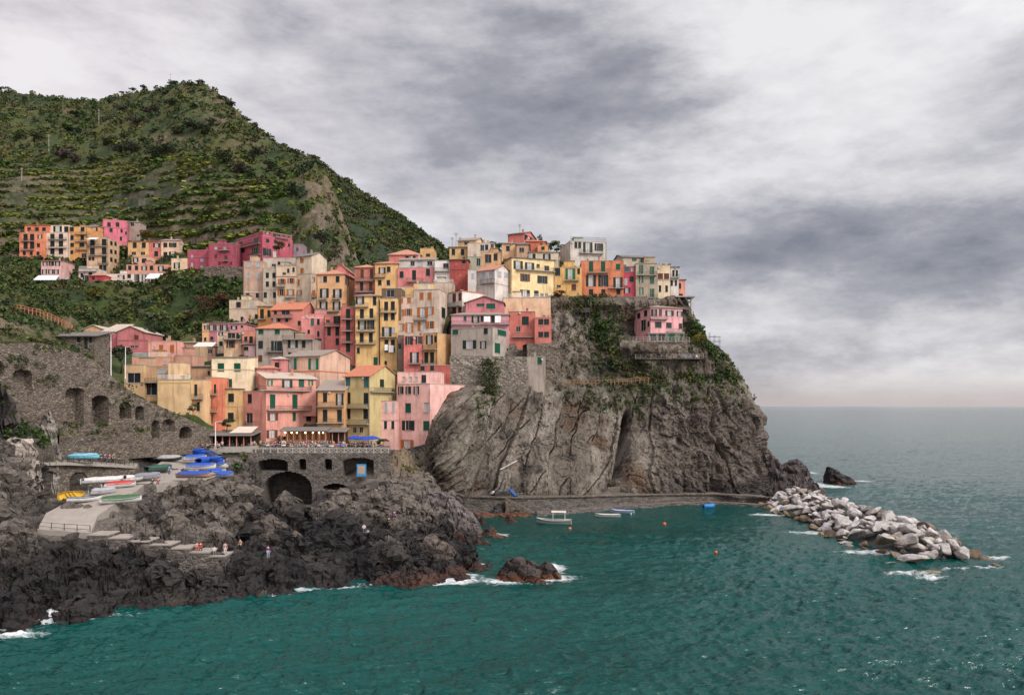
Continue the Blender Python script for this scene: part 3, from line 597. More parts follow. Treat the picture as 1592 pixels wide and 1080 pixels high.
o = H('C', 'pink house with three tall shutters below a pale mansard storey', 531, 836, 412, 580, 231, (218, 118, 114), 'flat', [(563, 470, 30, 56, 'c'), (668, 474, 32, 84, 'c'), (785, 450, 32, 62, 'c')], [(610, 748, 528)])
H('C', '', 540, 836, 345, 410, 232.5, (200, 190, 180), 'shed', [(655, 375, 34, 40, 'd'), (715, 378, 40, 46, 'w'), (800, 374, 40, 36, 'd')], onto=o, tile='stone_tile', D=7, pitch=.25)
H('C', 'white house with a balcony between the pink mansard house and the red brown house', 836, 968, 352, 545, 230, (222, 214, 206), 'flat', [(935, 396, 44, 42, 'd'), (905, 400, 22, 46, 'c'), (880, 505, 26, 40, 'p')], [(840, 962, 442)])
H('C', 'dark red brown house with a single top window in the upper village', 968, 1122, 345, 560, 229, (172, 62, 46), 'hip', [(1085, 358, 28, 44, 'c')], tile='slate', pitch=.15)
H('C', 'ochre top house with dark eaves left of the tan gable at the summit', 965, 1122, 240, 345, 243, (212, 170, 90), 'hip', [([998, 1075], 280, 28, 52, 'c')], tile='slate', pitch=.2)
H('C', 'tan gabled summit house with antennas beside it', 1036, 1190, 178, 245, 248, (222, 185, 128), 'gable', [(1110, 205, 40, 24, 'd')], xs=1255, D=9, tile='stone_tile', pitch=.35)
H('C', 'tan house with a dark loggia above the white gable house', 1228, 1405, 282, 400, 234, (212, 162, 98), 'flat', [(1290, 335, 50, 72, 'd'), (1352, 322, 30, 58, 'c')], tile='stone_tile')
H('C', 'pale green plastered house with a plant filled recess', 1118, 1232, 320, 480, 233, (165, 170, 140), 'flat', [(1208, 365, 32, 60, 'd')])
H('C', 'white terrace house with glazed doors on the summit below the tan gable', 1118, 1340, 205, 300, 240, (205, 185, 160), 'flat', [(1240, 245, 30, 50, 'd'), (1278, 240, 26, 46, 'c'), (1330, 240, 24, 60, 'd')], D=7)
H('C', 'grey white gabled house with pale blue windows in the upper village', 1186, 1345, 425, 690, 223, (208, 198, 188), 'gable', [([1250, 1315], 474, 34, 52, 'p')], sw=[([1385, 1440], 466, 28, 46, 'p')], bal=[(1230, 1350, 540)], xs=1486, D=9, tile='salmon_tile', pitch=.42, trim=(540, (170, 160, 150)))
H('C', 'whitish house strip left of the grey white gabled house', 1120, 1188, 430, 600, 224, (200, 192, 182), 'flat', [(1160, 480, 22, 40, 'p')], D=7)
H('C', 'white house with orange fascia and brick red shutters under a flat slate roof', 955, 1070, 612, 850, 219, (222, 212, 200), 'flat', [(1005, 655, 28, 86, 'b'), (1055, 648, 26, 80, 'b'), (1005, 772, 32, 56, 'b'), (1052, 768, 28, 56, 'b')], [(952, 1072, 736)], xs=1385, D=14, trim=(604, (190, 95, 55)))
H('C', 'mauve pink gabled house with two wide dark green shutters', 1096, 1420, 705, 830, 215, (208, 112, 118), 'gablef', [(1225, 718, 60, 36, 'G'), (1312, 726, 70, 60, 'G')], tile='slate', pitch=.33, D=8)
H('C', 'pink house under a grey stone roof with laundry on its balcony above the grey house', 982, 1462, 808, 905, 212, (210, 142, 150), 'hip', [(1095, 838, 26, 46, 'd'), (1185, 838, 60, 70, 'g'), (1330, 840, 30, 60, 'c'), (1240, 838, 24, 50, 'c')], [(980, 1470, 886)], tile='stone_tile', pitch=.28, D=8)
o = H('C', 'yellow tower house with stacked balconies and green shutters, left of the two yellow towers', 176, 378, 650, 1330, 212, (236, 188, 92), 'hip', [(215, 684, 66, 66, 'g'), (337, 690, 28, 74, 'c'), (230, 797, 30, 76, 'c'), (310, 792, 30, 80, 'c'), (232, 893, 66, 74, 'g'), (305, 890, 54, 76, 'g'), ([228, 305], 996, 30, 80, 'c'), (200, 1105, 22, 50, 'c'), (345, 1200, 34, 76, 'G')], [(172, 286, 738), (190, 345, 845), (185, 345, 944), (180, 345, 1050)], tile='stone_tile', pitch=.25, D=10)
o = H('C', 'amber yellow tower house hung with laundry, right of the two yellow towers', 384, 526, 670, 1330, 211, (234, 182, 84), 'flat', [([434, 490], 732, 30, 74, 'c'), (432, 825, 34, 60, 'c'), (490, 820, 30, 60, 'c'), (440, 948, 74, 80, 'g'), (492, 935, 30, 50, 'p'), ([437, 490], 1040, 30, 52, 'c'), ([437, 492], 1098, 28, 46, 'c'), (430, 1210, 20, 34, 'c')], [(385, 525, 786), (385, 525, 992)], D=10)
H('C', '', 395, 560, 585, 670, 213, (120, 95, 65), 'flat', [(470, 628, 60, 60, 'd')], onto=o, D=6)
H('C', 'amber cube house with a roof terrace behind the orange shutter houses', 530, 660, 575, 660, 219, (238, 192, 92), 'flat', (), D=7)
H('C', 'lower grey beige house with orange shutters beside the amber tower', 526, 662, 660, 985, 213, (205, 178, 154), 'flat', [([560, 625], 683, 28, 52, 'O'), (555, 790, 62, 54, 'o'), (622, 784, 54, 58, 'o'), (555, 910, 62, 64, 'o'), (630, 914, 62, 84, 'o')], D=8)
H('C', 'taller grey beige house with orange shutters and a small balcony', 662, 880, 592, 985, 212.5, (200, 178, 154), 'flat', [([730, 797], 650, 32, 60, 'O'), (740, 786, 82, 84, 'o'), (802, 772, 60, 66, 'o'), (745, 902, 82, 80, 'o'), (812, 892, 48, 64, 'o')], [(665, 778, 846)], [(915, 790, 30, 90, 'c')], xs=945, D=8, trim=(592, (150, 140, 125)))
H('C', 'ochre parapet house behind the taller grey beige house', 665, 830, 545, 600, 222, (228, 185, 110), 'flat', [(790, 560, 22, 30, 'O')], D=7)
H('C', 'low white roof terrace house between the red brown wall and the orange fascia', 830, 1000, 540, 610, 224, (200, 180, 155), 'flat', (), D=7)
# --- summit and right hand row
H('D', 'coral red tower house standing highest on the summit', 45, 162, 152, 225, 262, (216, 108, 92), 'gable', (), [], [(172, 182, 14, 44, 'c'), (197, 180, 34, 30, 'g'), (222, 182, 14, 30, 'c')], xs=248, D=11, tile='slate', pitch=.28, chim=True)
H('D', 'orange house just below the coral red summit tower', 180, 322, 214, 262, 256, (216, 100, 62), 'hip', [(290, 238, 22, 20, 'c')], tile='red_tile', pitch=.3)
H('D', 'amber yellow house with a low roof below the orange summit house', 258, 338, 240, 290, 253, (230, 150, 60), 'flat', [(300, 262, 22, 24, 'c')], D=6)
H('D', 'peach house with arched dark windows left of the summit', 0, 112, 228, 310, 250, (228, 178, 118), 'hip', [([45, 72], 264, 24, 38, 'c')], tile='stone_tile', pitch=.3)
H('D', 'dark roofed beige house with a covered terrace beside the peach house', 108, 200, 235, 310, 247, (190, 150, 110), 'hip', [(145, 275, 34, 34, 'd')], tile='slate', pitch=.4)
H('D', 'cream house with a slate eave behind the pale yellow house', 195, 420, 292, 420, 240, (206, 190, 155), 'hip', [(235, 322, 22, 40, 'c'), (328, 332, 50, 62, 'g'), (205, 320, 16, 34, 'p')], tile='slate', pitch=.12, ov=.3)
H('D', 'grey white villa with a railed roof terrace on the summit', 500, 762, 208, 350, 246, (200, 192, 178), 'flat', [([540, 567], 236, 20, 52, 'c'), (627, 256, 62, 76, 'g'), (708, 254, 58, 54, 'g')], [(565, 735, 300)], xs=424, sm='L', D=13)
H('D', 'pale yellow house with white corner strips and green shutters in the upper village', 72, 388, 330, 625, 228, (238, 208, 132), 'hip', [(120, 384, 62, 62, 'g'), (203, 394, 62, 56, 'g'), (265, 390, 24, 26, 'd'), (328, 407, 34, 36, 'd'), (170, 476, 64, 56, 'B'), (296, 490, 66, 56, 'g'), (168, 588, 64, 50, 'g'), (252, 590, 32, 42, 'c'), ([293, 327], 601, 22, 22, 'd')], [(105, 385, 425)], xs=0, sm='L', D=9, tile='slate', pitch=.15)
H('D', 'light peach windowless block under the pale yellow house', 8, 356, 622, 790, 221, (228, 182, 134), 'flat', (), D=8)
H('D', 'terracotta house with a door onto a roof terrace above the grey house', 50, 242, 722, 860, 214, (206, 104, 80), 'flat', [(172, 790, 46, 62, 'c'), (120, 850, 30, 40, 'd')], [(76, 245, 905)], D=7, trim=(722, (160, 70, 55)))
H('D', 'terracotta house with two rows of green shutters at the edge of the stone bastion', 240, 362, 765, 925, 212, (208, 104, 82), 'flat', [(285, [798, 890], 34, 42, 'c'), (326, [798, 890], 34, 42, 'c')], D=7)
H('D', 'golden yellow house with bright green shutters left of the big orange house', 384, 582, 400, 590, 232, (222, 168, 58), 'flat', [(405, 432, 36, 58, 'c'), (500, 448, 66, 80, 'e'), (525, 546, 32, 44, 'b'), (415, 538, 30, 20, 'd'), (560, 430, 18, 40, 'c')], [(455, 562, 497)], D=8)
H('D', 'big orange house with green shutters on the cliff edge', 580, 886, 352, 640, 233, (220, 120, 54), 'flat', [([650, 738], 394, 30, 76, 'G'), (847, 398, 30, 46, 'G'), ([650, 740], 498, 66, 84, 'g'), (847, 512, 62, 76, 'g'), ([650, 740, 850], 580, 28, 40, 'c')], [(622, 775, 440), (778, 890, 552)], D=10)
H('D', 'narrow magenta house right of the big orange house', 884, 978, 395, 670, 234.5, (196, 54, 80), 'flat', [(910, 414, 34, 40, 't'), (950, 418, 18, 28, 'p'), (945, 488, 28, 42, 'c'), (905, 505, 20, 50, 'p'), (912, 568, 44, 40, 'g'), (945, 645, 20, 22, 'd'), (905, 638, 22, 20, 'p')], D=8)
o = H('D', 'tall grey green house with bright green shutters near the end of the cliff row', 976, 1132, 372, 680, 233.5, (172, 158, 132), 'flat', [(1015, 414, 28, 66, 'e'), (1095, 426, 28, 66, 'e'), (1015, 487, 28, 52, 'e'), (1095, 495, 26, 52, 'e'), (1018, 573, 26, 56, 'e'), (1095, 588, 28, 66, 'e')], [(985, 1128, 457), (1052, 1136, 622)], D=10, trim=(372, (40, 110, 80)))
H('D', '', 880, 1072, 325, 372, 237, (180, 165, 142), 'gable', [(965, 345, 30, 24, 'e'), (1027, 345, 30, 40, 'e')], onto=o, xs=812, sm='L', D=9, tile='slate', pitch=.3)
H('D', 'cream house with brown shutters right of the grey green house', 1130, 1226, 386, 670, 236, (220, 200, 156), 'flat', [([1155, 1200], 466, 36, 42, 'b'), ([1152, 1200], 555, 18, 48, 'c')], D=9)
H('D', 'ochre roof room on top of the row behind the cream house', 1165, 1225, 378, 400, 243, (200, 140, 70), 'hip', (), D=5, tile='stone_tile', chim=True)
H('D', 'white grey house with balconies and a yellow awning at the end of the row', 1224, 1288, 400, 660, 238, (212, 204, 194), 'hip', [([1250, 1275], 444, 16, 44, 'c'), ([1238, 1268], 515, 16, 40, 'c'), (1245, 620, 30, 30, 'd')], [(1224, 1290, 477)], D=8, tile='slate', pitch=.15)
H('D', 'salmon house with a stilted terrace at the last corner of the cliff row', 1286, 1336, 492, 650, 240, (228, 138, 108), 'hip', [(1298, 535, 16, 40, 'c'), (1305, 612, 26, 40, 'c')], [(1240, 1372, 652)], D=8, tile='slate', pitch=.15)
o = H('D', 'pink house with porch and arched green door alone on the cliff ledge', 1078, 1316, 692, 880, 222, (230, 156, 158), 'hip', [(1082 + 14, 730, 20, 54, 'c'), ([1122, 1155], 730, 22, 54, 'd'), (1222, 734, 56, 40, 'g'), (1296, 738, 40, 38, 'g'), (1140, 819, 44, 42, 'c'), (1217, 822, 38, 40, 'c'), (1302, 828, 22, 40, 'c')], [(1078, 1200, 776), (1200, 1320, 872)], [(997, 753, 22, 42, 'c'), (1047, 736, 22, 44, 'c'), (1030, 822, 34, 80, 'd'), (1068, 812, 14, 40, 'c')], xs=965, sm='L', D=10, tile='stone_tile', pitch=.22)
H('D', '', 1062, 1330, 880, 945, 221.5, (190, 150, 110), 'flat', [(1100, 912, 44, 50, 'd'), (1165, 912, 50, 50, 'd'), (1237, 908, 40, 54, 'G'), (1309, 912, 18, 52, 'G')], onto=o, D=8, wmat='stone_pale')
# --- lower left: harbour side houses
H('E', 'yellow gabled house at the valley bottom behind the street lamp', 612, 748, 100, 260, 236, (216, 165, 100), 'gablef', (), pitch=.4, tile='pale_tile', D=12, chim=False)
H('E', 'rose house with a pale roof between the yellow gable and the pink gable', 746, 862, 118, 300, 232, (205, 100, 105), 'shed', [(800, 165, 34, 44, 'b'), (770, 240, 24, 34, 'd')], pitch=.35, tile='pale_tile', D=8, chim=False)
H('E', 'dusty pink gabled house with a brown window beside the green tree', 850, 1052, 122, 280, 229, (202, 105, 105), 'gablef', [(992, 164, 30, 40, 'b'), (962, 230, 26, 20, 'd'), (992, 230, 22, 20, 'd')], pitch=.42, tile='pale_tile', D=11, chim=False)
H('E', 'salmon pink flat roofed house with two orange shutters and a parapet', 1080, 1290, 188, 335, 204, (236, 155, 130), 'flat', [(1122, 246, 16, 38, 'p'), ([1172, 1252], 243, 30, 56, 'O')], D=8)
H('E', 'peach terrace house in front of the salmon pink flat roofed house', 960, 1240, 305, 400, 196, (228, 155, 112), 'flat', [(1200, 345, 20, 26, 'p')], D=7)
H('E', 'tan house with a brown window and striped awning on the right', 1288, 1440, 200, 310, 208, (196, 158, 112), 'hip', [(1330, 243, 44, 40, 'b')], tile='stone_tile', pitch=.15)
H('E', 'brownish peach house with one narrow window behind the pale tower', 1270, 1400, 292, 420, 194, (205, 145, 110), 'flat', [(1356, 376, 18, 50, 'c')], D=7)
H('E', 'tan house under a dark roof beside the cream yellow house', 1395, 1565, 375, 470, 188, (190, 145, 98), 'hip', [(1520, 420, 16, 30, 'c')], tile='slate', pitch=.12)
o = H('E', 'beige building with a square black garage opening above the stone stair wall', 903, 1045, 362, 590, 178, (212, 170, 110), 'flat', [(975, 456, 90, 72, 'd')], D=9)
H('E', '', 1045, 1228, 372, 600, 179, (205, 160, 105), 'flat', [(1090, 536, 90, 90, 'd'), (1180, 410, 60, 30, 'p')], [(1030, 1150, 487)], onto=o, D=8)
o = H('E', 'pale yellow block with a blank wall and a roof terrace above the stone stair', 1142, 1388, 470, 680, 171, (228, 186, 118), 'flat', (), D=8, trim=(490, (215, 180, 120)))
H('E', '', 1388, 1482, 470, 750, 172, (230, 182, 112), 'flat', [(1425, 545, 22, 84, 'D'), (1443, 665, 20, 64, 'c')], [(1385, 1480, 605)], onto=o, D=7)
H('E', '', 1225, 1312, 345, 470, 175, (230, 190, 130), 'flat', (), onto=o, D=5)
H('F', 'vivid orange house with iron balconies left of the cream and yellow house', -5, 92, 525, 890, 176, (230, 118, 66), 'flat', [(15, 605, 22, 86, 'c'), (18, 715, 46, 92, 'g'), (35, 840, 30, 60, 'c'), (70, 610, 16, 70, 'c')], [(-5, 90, 652), (-5, 90, 782)], D=8)
o = H('F', 'cream and yellow house with square green shutters beside the orange house', 92, 268, 612, 900, 180, (216, 176, 96), 'hip', [(192, 678, 42, 66, 'c'), (190, 825, 42, 70, 'c')], tile='slate', pitch=.05, ov=.25, trim=(745, (190, 170, 130)), chim=False, D=8)
H('F', '', 45, 315, 372, 612, 182, (242, 218, 168), 'shed', [([115, 240], 445, 46, 62, 'G'), (175, 567, 46, 64, 'G')], onto=o, tile='slate', pitch=.08, D=7, ov=.25)
o = H('F', 'large pink harbour house with a railed upper terrace and the restaurant at its foot', 460, 842, 628, 1040, 177, (234, 150, 126), 'flat', [(510, 705, 40, 104, 'G'), (680, 706, 38, 106, 'G'), (787, 706, 78, 102, 'g'), (510, 823, 74, 60, 'B'), (675, 823, 22, 64, 'G'), (785, 825, 36, 64, 'c'), (505, 955, 78, 62, 'B')], [(395, 842, 622), (462, 842, 770)], xs=265, sm='L', sw=[(338, 553, 52, 52, 'g'), (335, 685, 30, 72, 'c'), (332, 832, 46, 80, 'd')], sbal=[(308, 388, 888)], D=9)
H('F', '', 462, 842, 528, 625, 181, (232, 152, 128), 'shed', [(490, 562, 38, 46, 'e'), (622, 572, 74, 60, 'g'), (730, 566, 40, 56, 'G'), (800, 545, 32, 80, 'e')], onto=o, D=6, tile='pale_tile', pitch=.25, xs=400, sm='L')
H('F', 'peach house with a broad windowless gable side and bright green shutters', 606, 870, 358, 640, 190, (220, 172, 140), 'gable', [([655, 822], 420, 70, 88, 'e')], xs=1100, D=13, tile='stone_tile', pitch=.28, trim=(475, (200, 110, 70)), chim=False)
H('F', 'little pink annexe with one green shutter left of the peach gable house', 502, 608, 385, 500, 191, (218, 130, 125), 'hip', [(543, 443, 30, 72, 'c')], tile='pale_tile', pitch=.3, D=7)
H('F', 'pink roofed low house behind the upper terrace of the harbour house', 385, 520, 455, 560, 187, (225, 140, 130), 'hip', (), tile='salmon_tile', pitch=.3, D=6)
H('F', 'golden house with tall dark shutters between the pink harbour house and the olive house', 850, 1058, 622, 1010, 180, (222, 160, 84), 'shed', [(910, 676, 30, 72, 'c'), (1022, 690, 52, 90, 'g'), ([910, 1020], 815, 32, 90, 'c')], [(852, 1056, 742), (852, 1056, 868)], tile='stone_tile', pitch=.3, D=8, chim=False)
H('F', 'olive yellow house with an orange tiled gable roof above the blue parasols', 1060, 1250, 512, 1010, 180.5, (198, 176, 100), 'gable', [(1085, 552, 32, 74, 't'), (1225, 556, 36, 88, 't'), ([1085, 1222], 682, 34, 86, 'c'), ([1085, 1220], 802, 34, 76, 'c'), ([1135, 1185], 925, 26, 44, 'd')], [(1062, 1242, 752), (1062, 1250, 876)], [(1345, 568, 30, 60, 'c')], [(1252, 1420, 632)], xs=1470, D=13, tile='red_tile', pitch=.42, chim=False)
o = H('G', 'tall rose pink house on the rock right of the piazza with an open orange door', 165, 398, 525, 985, 184, (240, 178, 164), 'flat', [([195, 247, 303], 570, 34, 54, 'g'), (245, 693, 38, 66, 'G'), (378, 690, 36, 66, 'w'), (247, 815, 80, 70, 'g'), (383, 818, 42, 66, 'G'), (240, 945, 80, 62, 'o')], [(20, 165, 645)], xs=640, D=16)
H('G', '', 18, 165, 645, 1000, 185, (236, 174, 160), 'flat', [([42, 90, 140], 690, 20, 64, 'p'), ([38, 87, 138], 808, 20, 62, 'c')], onto=o, D=9)
H('G', '', 170, 470, 442, 522, 190, (238, 176, 162), 'flat', [([215, 262, 300], 492, 22, 30, 'w'), (355, 490, 32, 56, 'c')], onto=o, D=8)
H('G', 'coral house with green shutters below the orange shutter houses', 215, 352, 190, 430, 206, (228, 110, 96), 'flat', [(252, 222, 48, 60, 'g'), (320, 216, 40, 60, 'g'), (290, 340, 56, 76, 'g')], [(250, 350, 382)], D=8)
H('G', 'narrow dark brick house in the gap left of the coral house', 172, 216, 185, 400, 207.5, (120, 100, 88), 'flat', [(187, 262, 20, 40, 'c')], D=6)
H('G', 'ochre house with a white railed roof terrace left of the grey house', 350, 450, 168, 420, 204.5, (212, 158, 84), 'flat', [(395, 215, 44, 66, 'g'), (437, 212, 18, 48, 'c'), ([372, 413], 340, 26, 76, 'c')], [(350, 448, 282), (350, 440, 386)], xs=546, D=8)
H('G', 'brick red ground floor house under the coral and ochre houses', 330, 535, 395, 450, 200, (190, 80, 66), 'flat', [([345, 413], 415, 26, 36, 'c')], D=6)
H('G', 'grey plaster house with green shutters on the battered stone bastion', 830, 1070, 130, 335, 203, (170, 160, 145), 'flat', [(902, 166, 56, 46, 'G'), (870, 275, 36, 70, 'G'), (998, 255, 38, 62, 'G')], xs=545, sm='L', sw=[(575, 152, 36, 56, 'G'), (788, 155, 26, 46, 'c'), (675, 250, 86, 60, 'g'), (772, 252, 40, 52, 'g')], D=12, ext=3)
H('G', 'slim grey plaster tower with one green shutter on the cliff top', 1078, 1206, 335, 605, 203, (165, 150, 134), 'flat', [(1165, 365, 30, 50, 'G')], D=6)
# ------------------------------------------------------------------ masonry walls with niches and arches
def niche_wall(name, label, cat, a, b, top, zbot, niches=(), res=.22, thick=1.2, wmat='stone', batter=0.0, rough=.05, seed=1, split=None):
    """a, b: (px, d) ends of the foot line; top: [(px, py)] profile; niches: (px0, px1, pytop, pybot, depth, arched)"""
    A = (P(a[0], HY, a[1])[0], a[1]); B = (P(b[0], HY, b[1])[0], b[1]); fc = Face(A, B)
    n = max(8, int(fc.L/res)); us = np.linspace(0, fc.L, n)
    tu = [fc.u(p[0]) for p in top]; tz = [fc.z(*p) for p in top]; ztop = np.interp(us, tu, tz)
    m = max(8, int((ztop.max()-zbot)/res)); vs = np.linspace(0, 1, m)
    U = np.repeat(us[None], m, 0); Zg = zbot+(np.repeat(ztop[None], m, 0)-zbot)*vs[:, None]
    depth = np.zeros_like(U)
    for (p0, p1, yt, yb, dd, arch) in niches:
        u0, u1 = fc.u(p0), fc.u(p1); um = (u0+u1)/2; hw = (u1-u0)/2; zt_, zb_ = fc.z((p0+p1)/2, yt), fc.z((p0+p1)/2, yb)
        x = np.abs(U-um)/hw; rise = min(arch*hw, zt_-zb_)
        ztp = zt_-rise+rise*np.sqrt(np.clip(1-x*x, 0, 1))
        depth = np.where((x < 1) & (Zg > zb_) & (Zg < ztp), dd, depth)
    r = fbm(U*.9+seed*7, Zg*.9, seed*3.1, 3)*rough*2+fbm(U*2.7, Zg*2.7, seed, 2)*rough
    off = -depth+r-batter*(Zg-zbot)
    X_ = A[0]+fc.e[0]*U+fc.n[0]*off; Y_ = A[1]+fc.e[1]*U+fc.n[1]*off
    # cap running back
    k = max(2, int(thick/.5)); rows = [(X_, Y_, Zg)]
    for i in range(1, k+1):
        q = thick*i/k; rows.append((X_[-1:]-fc.n[0]*q, Y_[-1:]-fc.n[1]*q, Zg[-1:]+fbm(us*1.3, i, seed, 2)[None]*.05))
    rows.append((rows[-1][0], rows[-1][1], np.full((1, n), zbot)))
    V = [np.concatenate([r_[c] for r_ in rows], 0) for c in range(3)]
    mm = V[0].shape[0]; v = np.stack(V, -1).reshape(-1, 3); base = np.array([(A[0]+B[0])/2, (A[1]+B[1])/2, zbot]); 
    i = np.arange(mm*n).reshape(mm, n)
    f = grid_faces(mm, n)
    me = np_mesh('wall', v-base, f, mats=[M[wmat]])
    o = link(name, me, loc=tuple(base)); tag(o, label, cat)
    return o, fc
stair_wall, _ = niche_wall('stone_wall', 'long sloping rubble stone wall with a row of arched niches climbing to the left', 'wall', (-60, 119), (331, 166),
    [(-60, 505), (0, 534), (60, 533), (110, 543), (150, 562), (190, 600), (215, 617), (255, 634), (300, 655), (331, 668)], 15.0,
    [(20, 49, 575, 606, 1.6, .5), (103, 130.5, 603, 658, 2.0, .45), (143, 169, 615, 657, 3.6, .5), (186, 204, 625, 650, 2.8, .9), (211, 223.5, 631, 652, 2.8, .9),
     (237, 248, 653, 681, 2.0, .9), (252.5, 272, 651, 670, 1.6, .9), (279, 298, 663, 681, 3.0, .8), (-6, 5, 562, 585, 1.5, .9)], rough=.09, thick=4.5)
niche_wall('stone_wall', 'low rubble wall with plants on top standing under the arched niches', 'wall', (92, 131), (200, 143), [(92, 668), (110, 671), (135, 668), (193, 666), (200, 680)], 14.5, rough=.1, seed=2, thick=2.5)
niche_wall('stone_wall', 'dark rubble wall with two boat vault arches beside the slipway', 'wall', (-40, 115.5), (216, 144), [(-40, 726), (0, 721), (60, 719), (160, 722), (216, 726)], 8.0,
    [(61, 88.5, 733, 775, 3.0, .8), (109, 135.5, 734, 770, 3.0, .8)], rough=.09, seed=3, thick=5.5)
niche_wall('stone_wall', 'rubble retaining wall holding up the boat yard above the dark rocks', 'wall', (214, 130), (362, 150), [(214, 752), (250, 751), (300, 752), (362, 753)], 7.0, rough=.1, seed=4, thick=3, wmat='stone_dark')
bridge, bfc = niche_wall('stone_bridge', 'grey masonry terrace bridge with one wide dark arch over the rocky gully', 'bridge', (372, 164.5), (606, 168), [(372, 704), (606, 704)], 2.0,
    [(401, 447, 714, 731, 8.0, .25), (465, 475, 713.5, 729.5, 5.0, .8), (505.5, 515.5, 713, 729.5, 5.0, .8), (534, 580, 712, 741, 4.5, .25), (410, 484, 733.5, 790, 9.0, .72), (497, 545, 752, 790, 5.0, .6)], res=.2, wmat='stone_dark', rough=.06, seed=5, thick=9)
niche_wall('stone_wall', 'grey battered stone bastion under the grey house with ivy growing down it', 'wall', (699, 200.5), (822, 202), [(699, 552), (822, 554)], 24, batter=.10, rough=.16, seed=6, wmat='stone_pale', thick=3)
niche_wall('stone_wall', 'mossy topped stone block wall right of the grey plaster tower', 'wall', (820, 207), (872, 209), [(820, 534), (872, 532)], 25, [(848, 862, 572, 582, .3, .9)], batter=.04, rough=.14, seed=7, wmat='stone', thick=5)
niche_wall('stone_wall', 'upper terrace stone wall below the golden yellow house', 'wall', (856, 225), (920, 226), [(856, 486), (920, 487)], 40, batter=.05, rough=.12, seed=8, wmat='stone', thick=4)
niche_wall('stone_wall', 'curved stone terrace wall directly under the pink ledge house', 'wall', (985, 220.5), (1070, 220.5), [(985, 533), (1070, 531)], 34, batter=.03, rough=.14, seed=9, wmat='stone', thick=4)
niche_wall('stone_wall', 'stone plinth wall under the rose pink house beside the piazza', 'wall', (585, 182), (662, 183.4), [(585, 699), (625, 700), (662, 690)], 8, rough=.1, seed=10, wmat='stone_dark', thick=2)
niche_wall('stone_wall', 'plain field wall above the terraces under the magenta block', 'wall', (318, 284), (378, 284), [(318, 414), (378, 415)], 60, rough=.12, seed=11, wmat='stone', thick=2)

# ------------------------------------------------------------------ ground
def idw(x, y, pts, pw=3.2, soft=1.2):
    px_, py_, pz = (np.array([p[i] for p in pts], float)[:, None] for i in range(3)); out = np.empty(x.size)
    xf, yf = x.ravel(), y.ravel()
    for s in range(0, x.size, 20000):
        dx = xf[None, s:s+20000]-px_; dy = yf[None, s:s+20000]-py_
        w_ = 1/((dx*dx+dy*dy+soft)**(pw/2)); out[s:s+20000] = (w_*pz).sum(0)/w_.sum(0)
    return out.reshape(x.shape)
# village + valley points
VP = [(x, y, z-1.2) for x, y, z in BASES]
for px, py, d in [(-150, 430, 330), (0, 440, 335), (-150, 470, 290), (0, 480, 280), (0, 400, 372), (20, 455, 345), (60, 470, 320), (100, 452, 342), (160, 455, 338), (220, 448, 338), (300, 425, 335), (340, 425, 290), (100, 500, 262), (160, 490, 285), (200, 475, 310), (250, 460, 325), (300, 450, 320),
                  (340, 455, 290), (370, 470, 270), (330, 500, 250), (260, 510, 252), (200, 520, 240), (120, 520, 245), (300, 520, 228), (60, 530, 225), (-150, 560, 210), (-150, 620, 190), (30, 640, 180), (130, 560, 200), (180, 590, 185),
                  (360, 690, 168), (420, 690, 172), (500, 690, 176), (560, 692, 177), (300, 690, 165), (340, 640, 186), (330, 600, 198), (620, 640, 192),
                  (520, 420, 285), (470, 420, 290), (560, 420, 290), (600, 400, 300), (700, 400, 300), (800, 400, 290)]: VP.append(P(px, py, d))
for px, z, d in [(720, 10, 206), (760, 10, 209), (800, 12, 212), (840, 12, 216), (880, 15, 222), (920, 20, 227), (960, 20, 231), (1000, 25, 236), (680, 10, 200), (1040, 30, 240), (700, 40, 330), (850, 35, 330), (1000, 30, 300), (1000, -5, 335), (1060, 10, 270), (640, 50, 340), (600, 70, 345)]:
    x, y, _ = P(px, HY, d); VP.append((x, y, z))
hpx = np.arange(-260, 1062, 2.1); hd = 168*np.exp(np.arange(0, 1, 1/520.)*math.log(1050/168.))
HPX, HD = np.meshgrid(hpx, hd); HX = (HPX-CX)*HD/F; HYY = HD.copy()
vill = idw(HX[hd < 400], HYY[hd < 400], VP); vz = np.full(HX.shape, 0.0); vz[hd < 400] = vill
def curve(xs, ys): return np.interp(HPX, xs, ys)
# hill: front spur and the farther mountain flank
def flank(skyx, skyy, dcx, dcy, footy, footd, pw):
    sy, dc = curve(skyx, skyy), curve(dcx, dcy); zc = CH-(sy-HY)*dc/F; fd = curve(*footd); zf = CH-(curve(*footy)-HY)*fd/F
    s = (HD-fd)/(dc-fd); z = np.where(s <= 1, zf+(zc-zf)*np.sign(s)*np.abs(s)**pw, zc-(HD-dc)*.55); return z, s
sk1 = ([-260, -150, 0, 60, 105, 150, 205, 240, 268, 300, 318, 345, 375, 400, 430, 460, 490, 505, 520, 532, 545, 556, 568, 600, 700, 1100], [150, 145, 142, 148, 154, 158, 146, 140, 131, 129, 132, 150, 178, 200, 226, 240, 250, 268, 296, 330, 372, 404, 430, 470, 600, 640])
dc1 = ([-260, 0, 150, 300, 430, 500, 560, 600, 1100], [860, 820, 760, 640, 540, 450, 370, 330, 300])
ft1 = ([-260, 0, 300, 420, 500, 600, 1100], [420, 418, 405, 400, 420, 480, 700]); fd1 = ([-260, 0, 300, 420, 500, 600, 1100], [385, 385, 360, 330, 310, 300, 260])
z1, s1 = flank(*sk1, *dc1, ft1, fd1, 1.0)
sk2 = ([-260, 300, 430, 500, 530, 560, 600, 640, 670, 690, 720, 800, 900, 1100], [500, 330, 222, 257, 275, 297, 322, 350, 372, 387, 412, 480, 560, 660]); dc2 = ([-260, 430, 700, 1100], [900, 860, 760, 700])
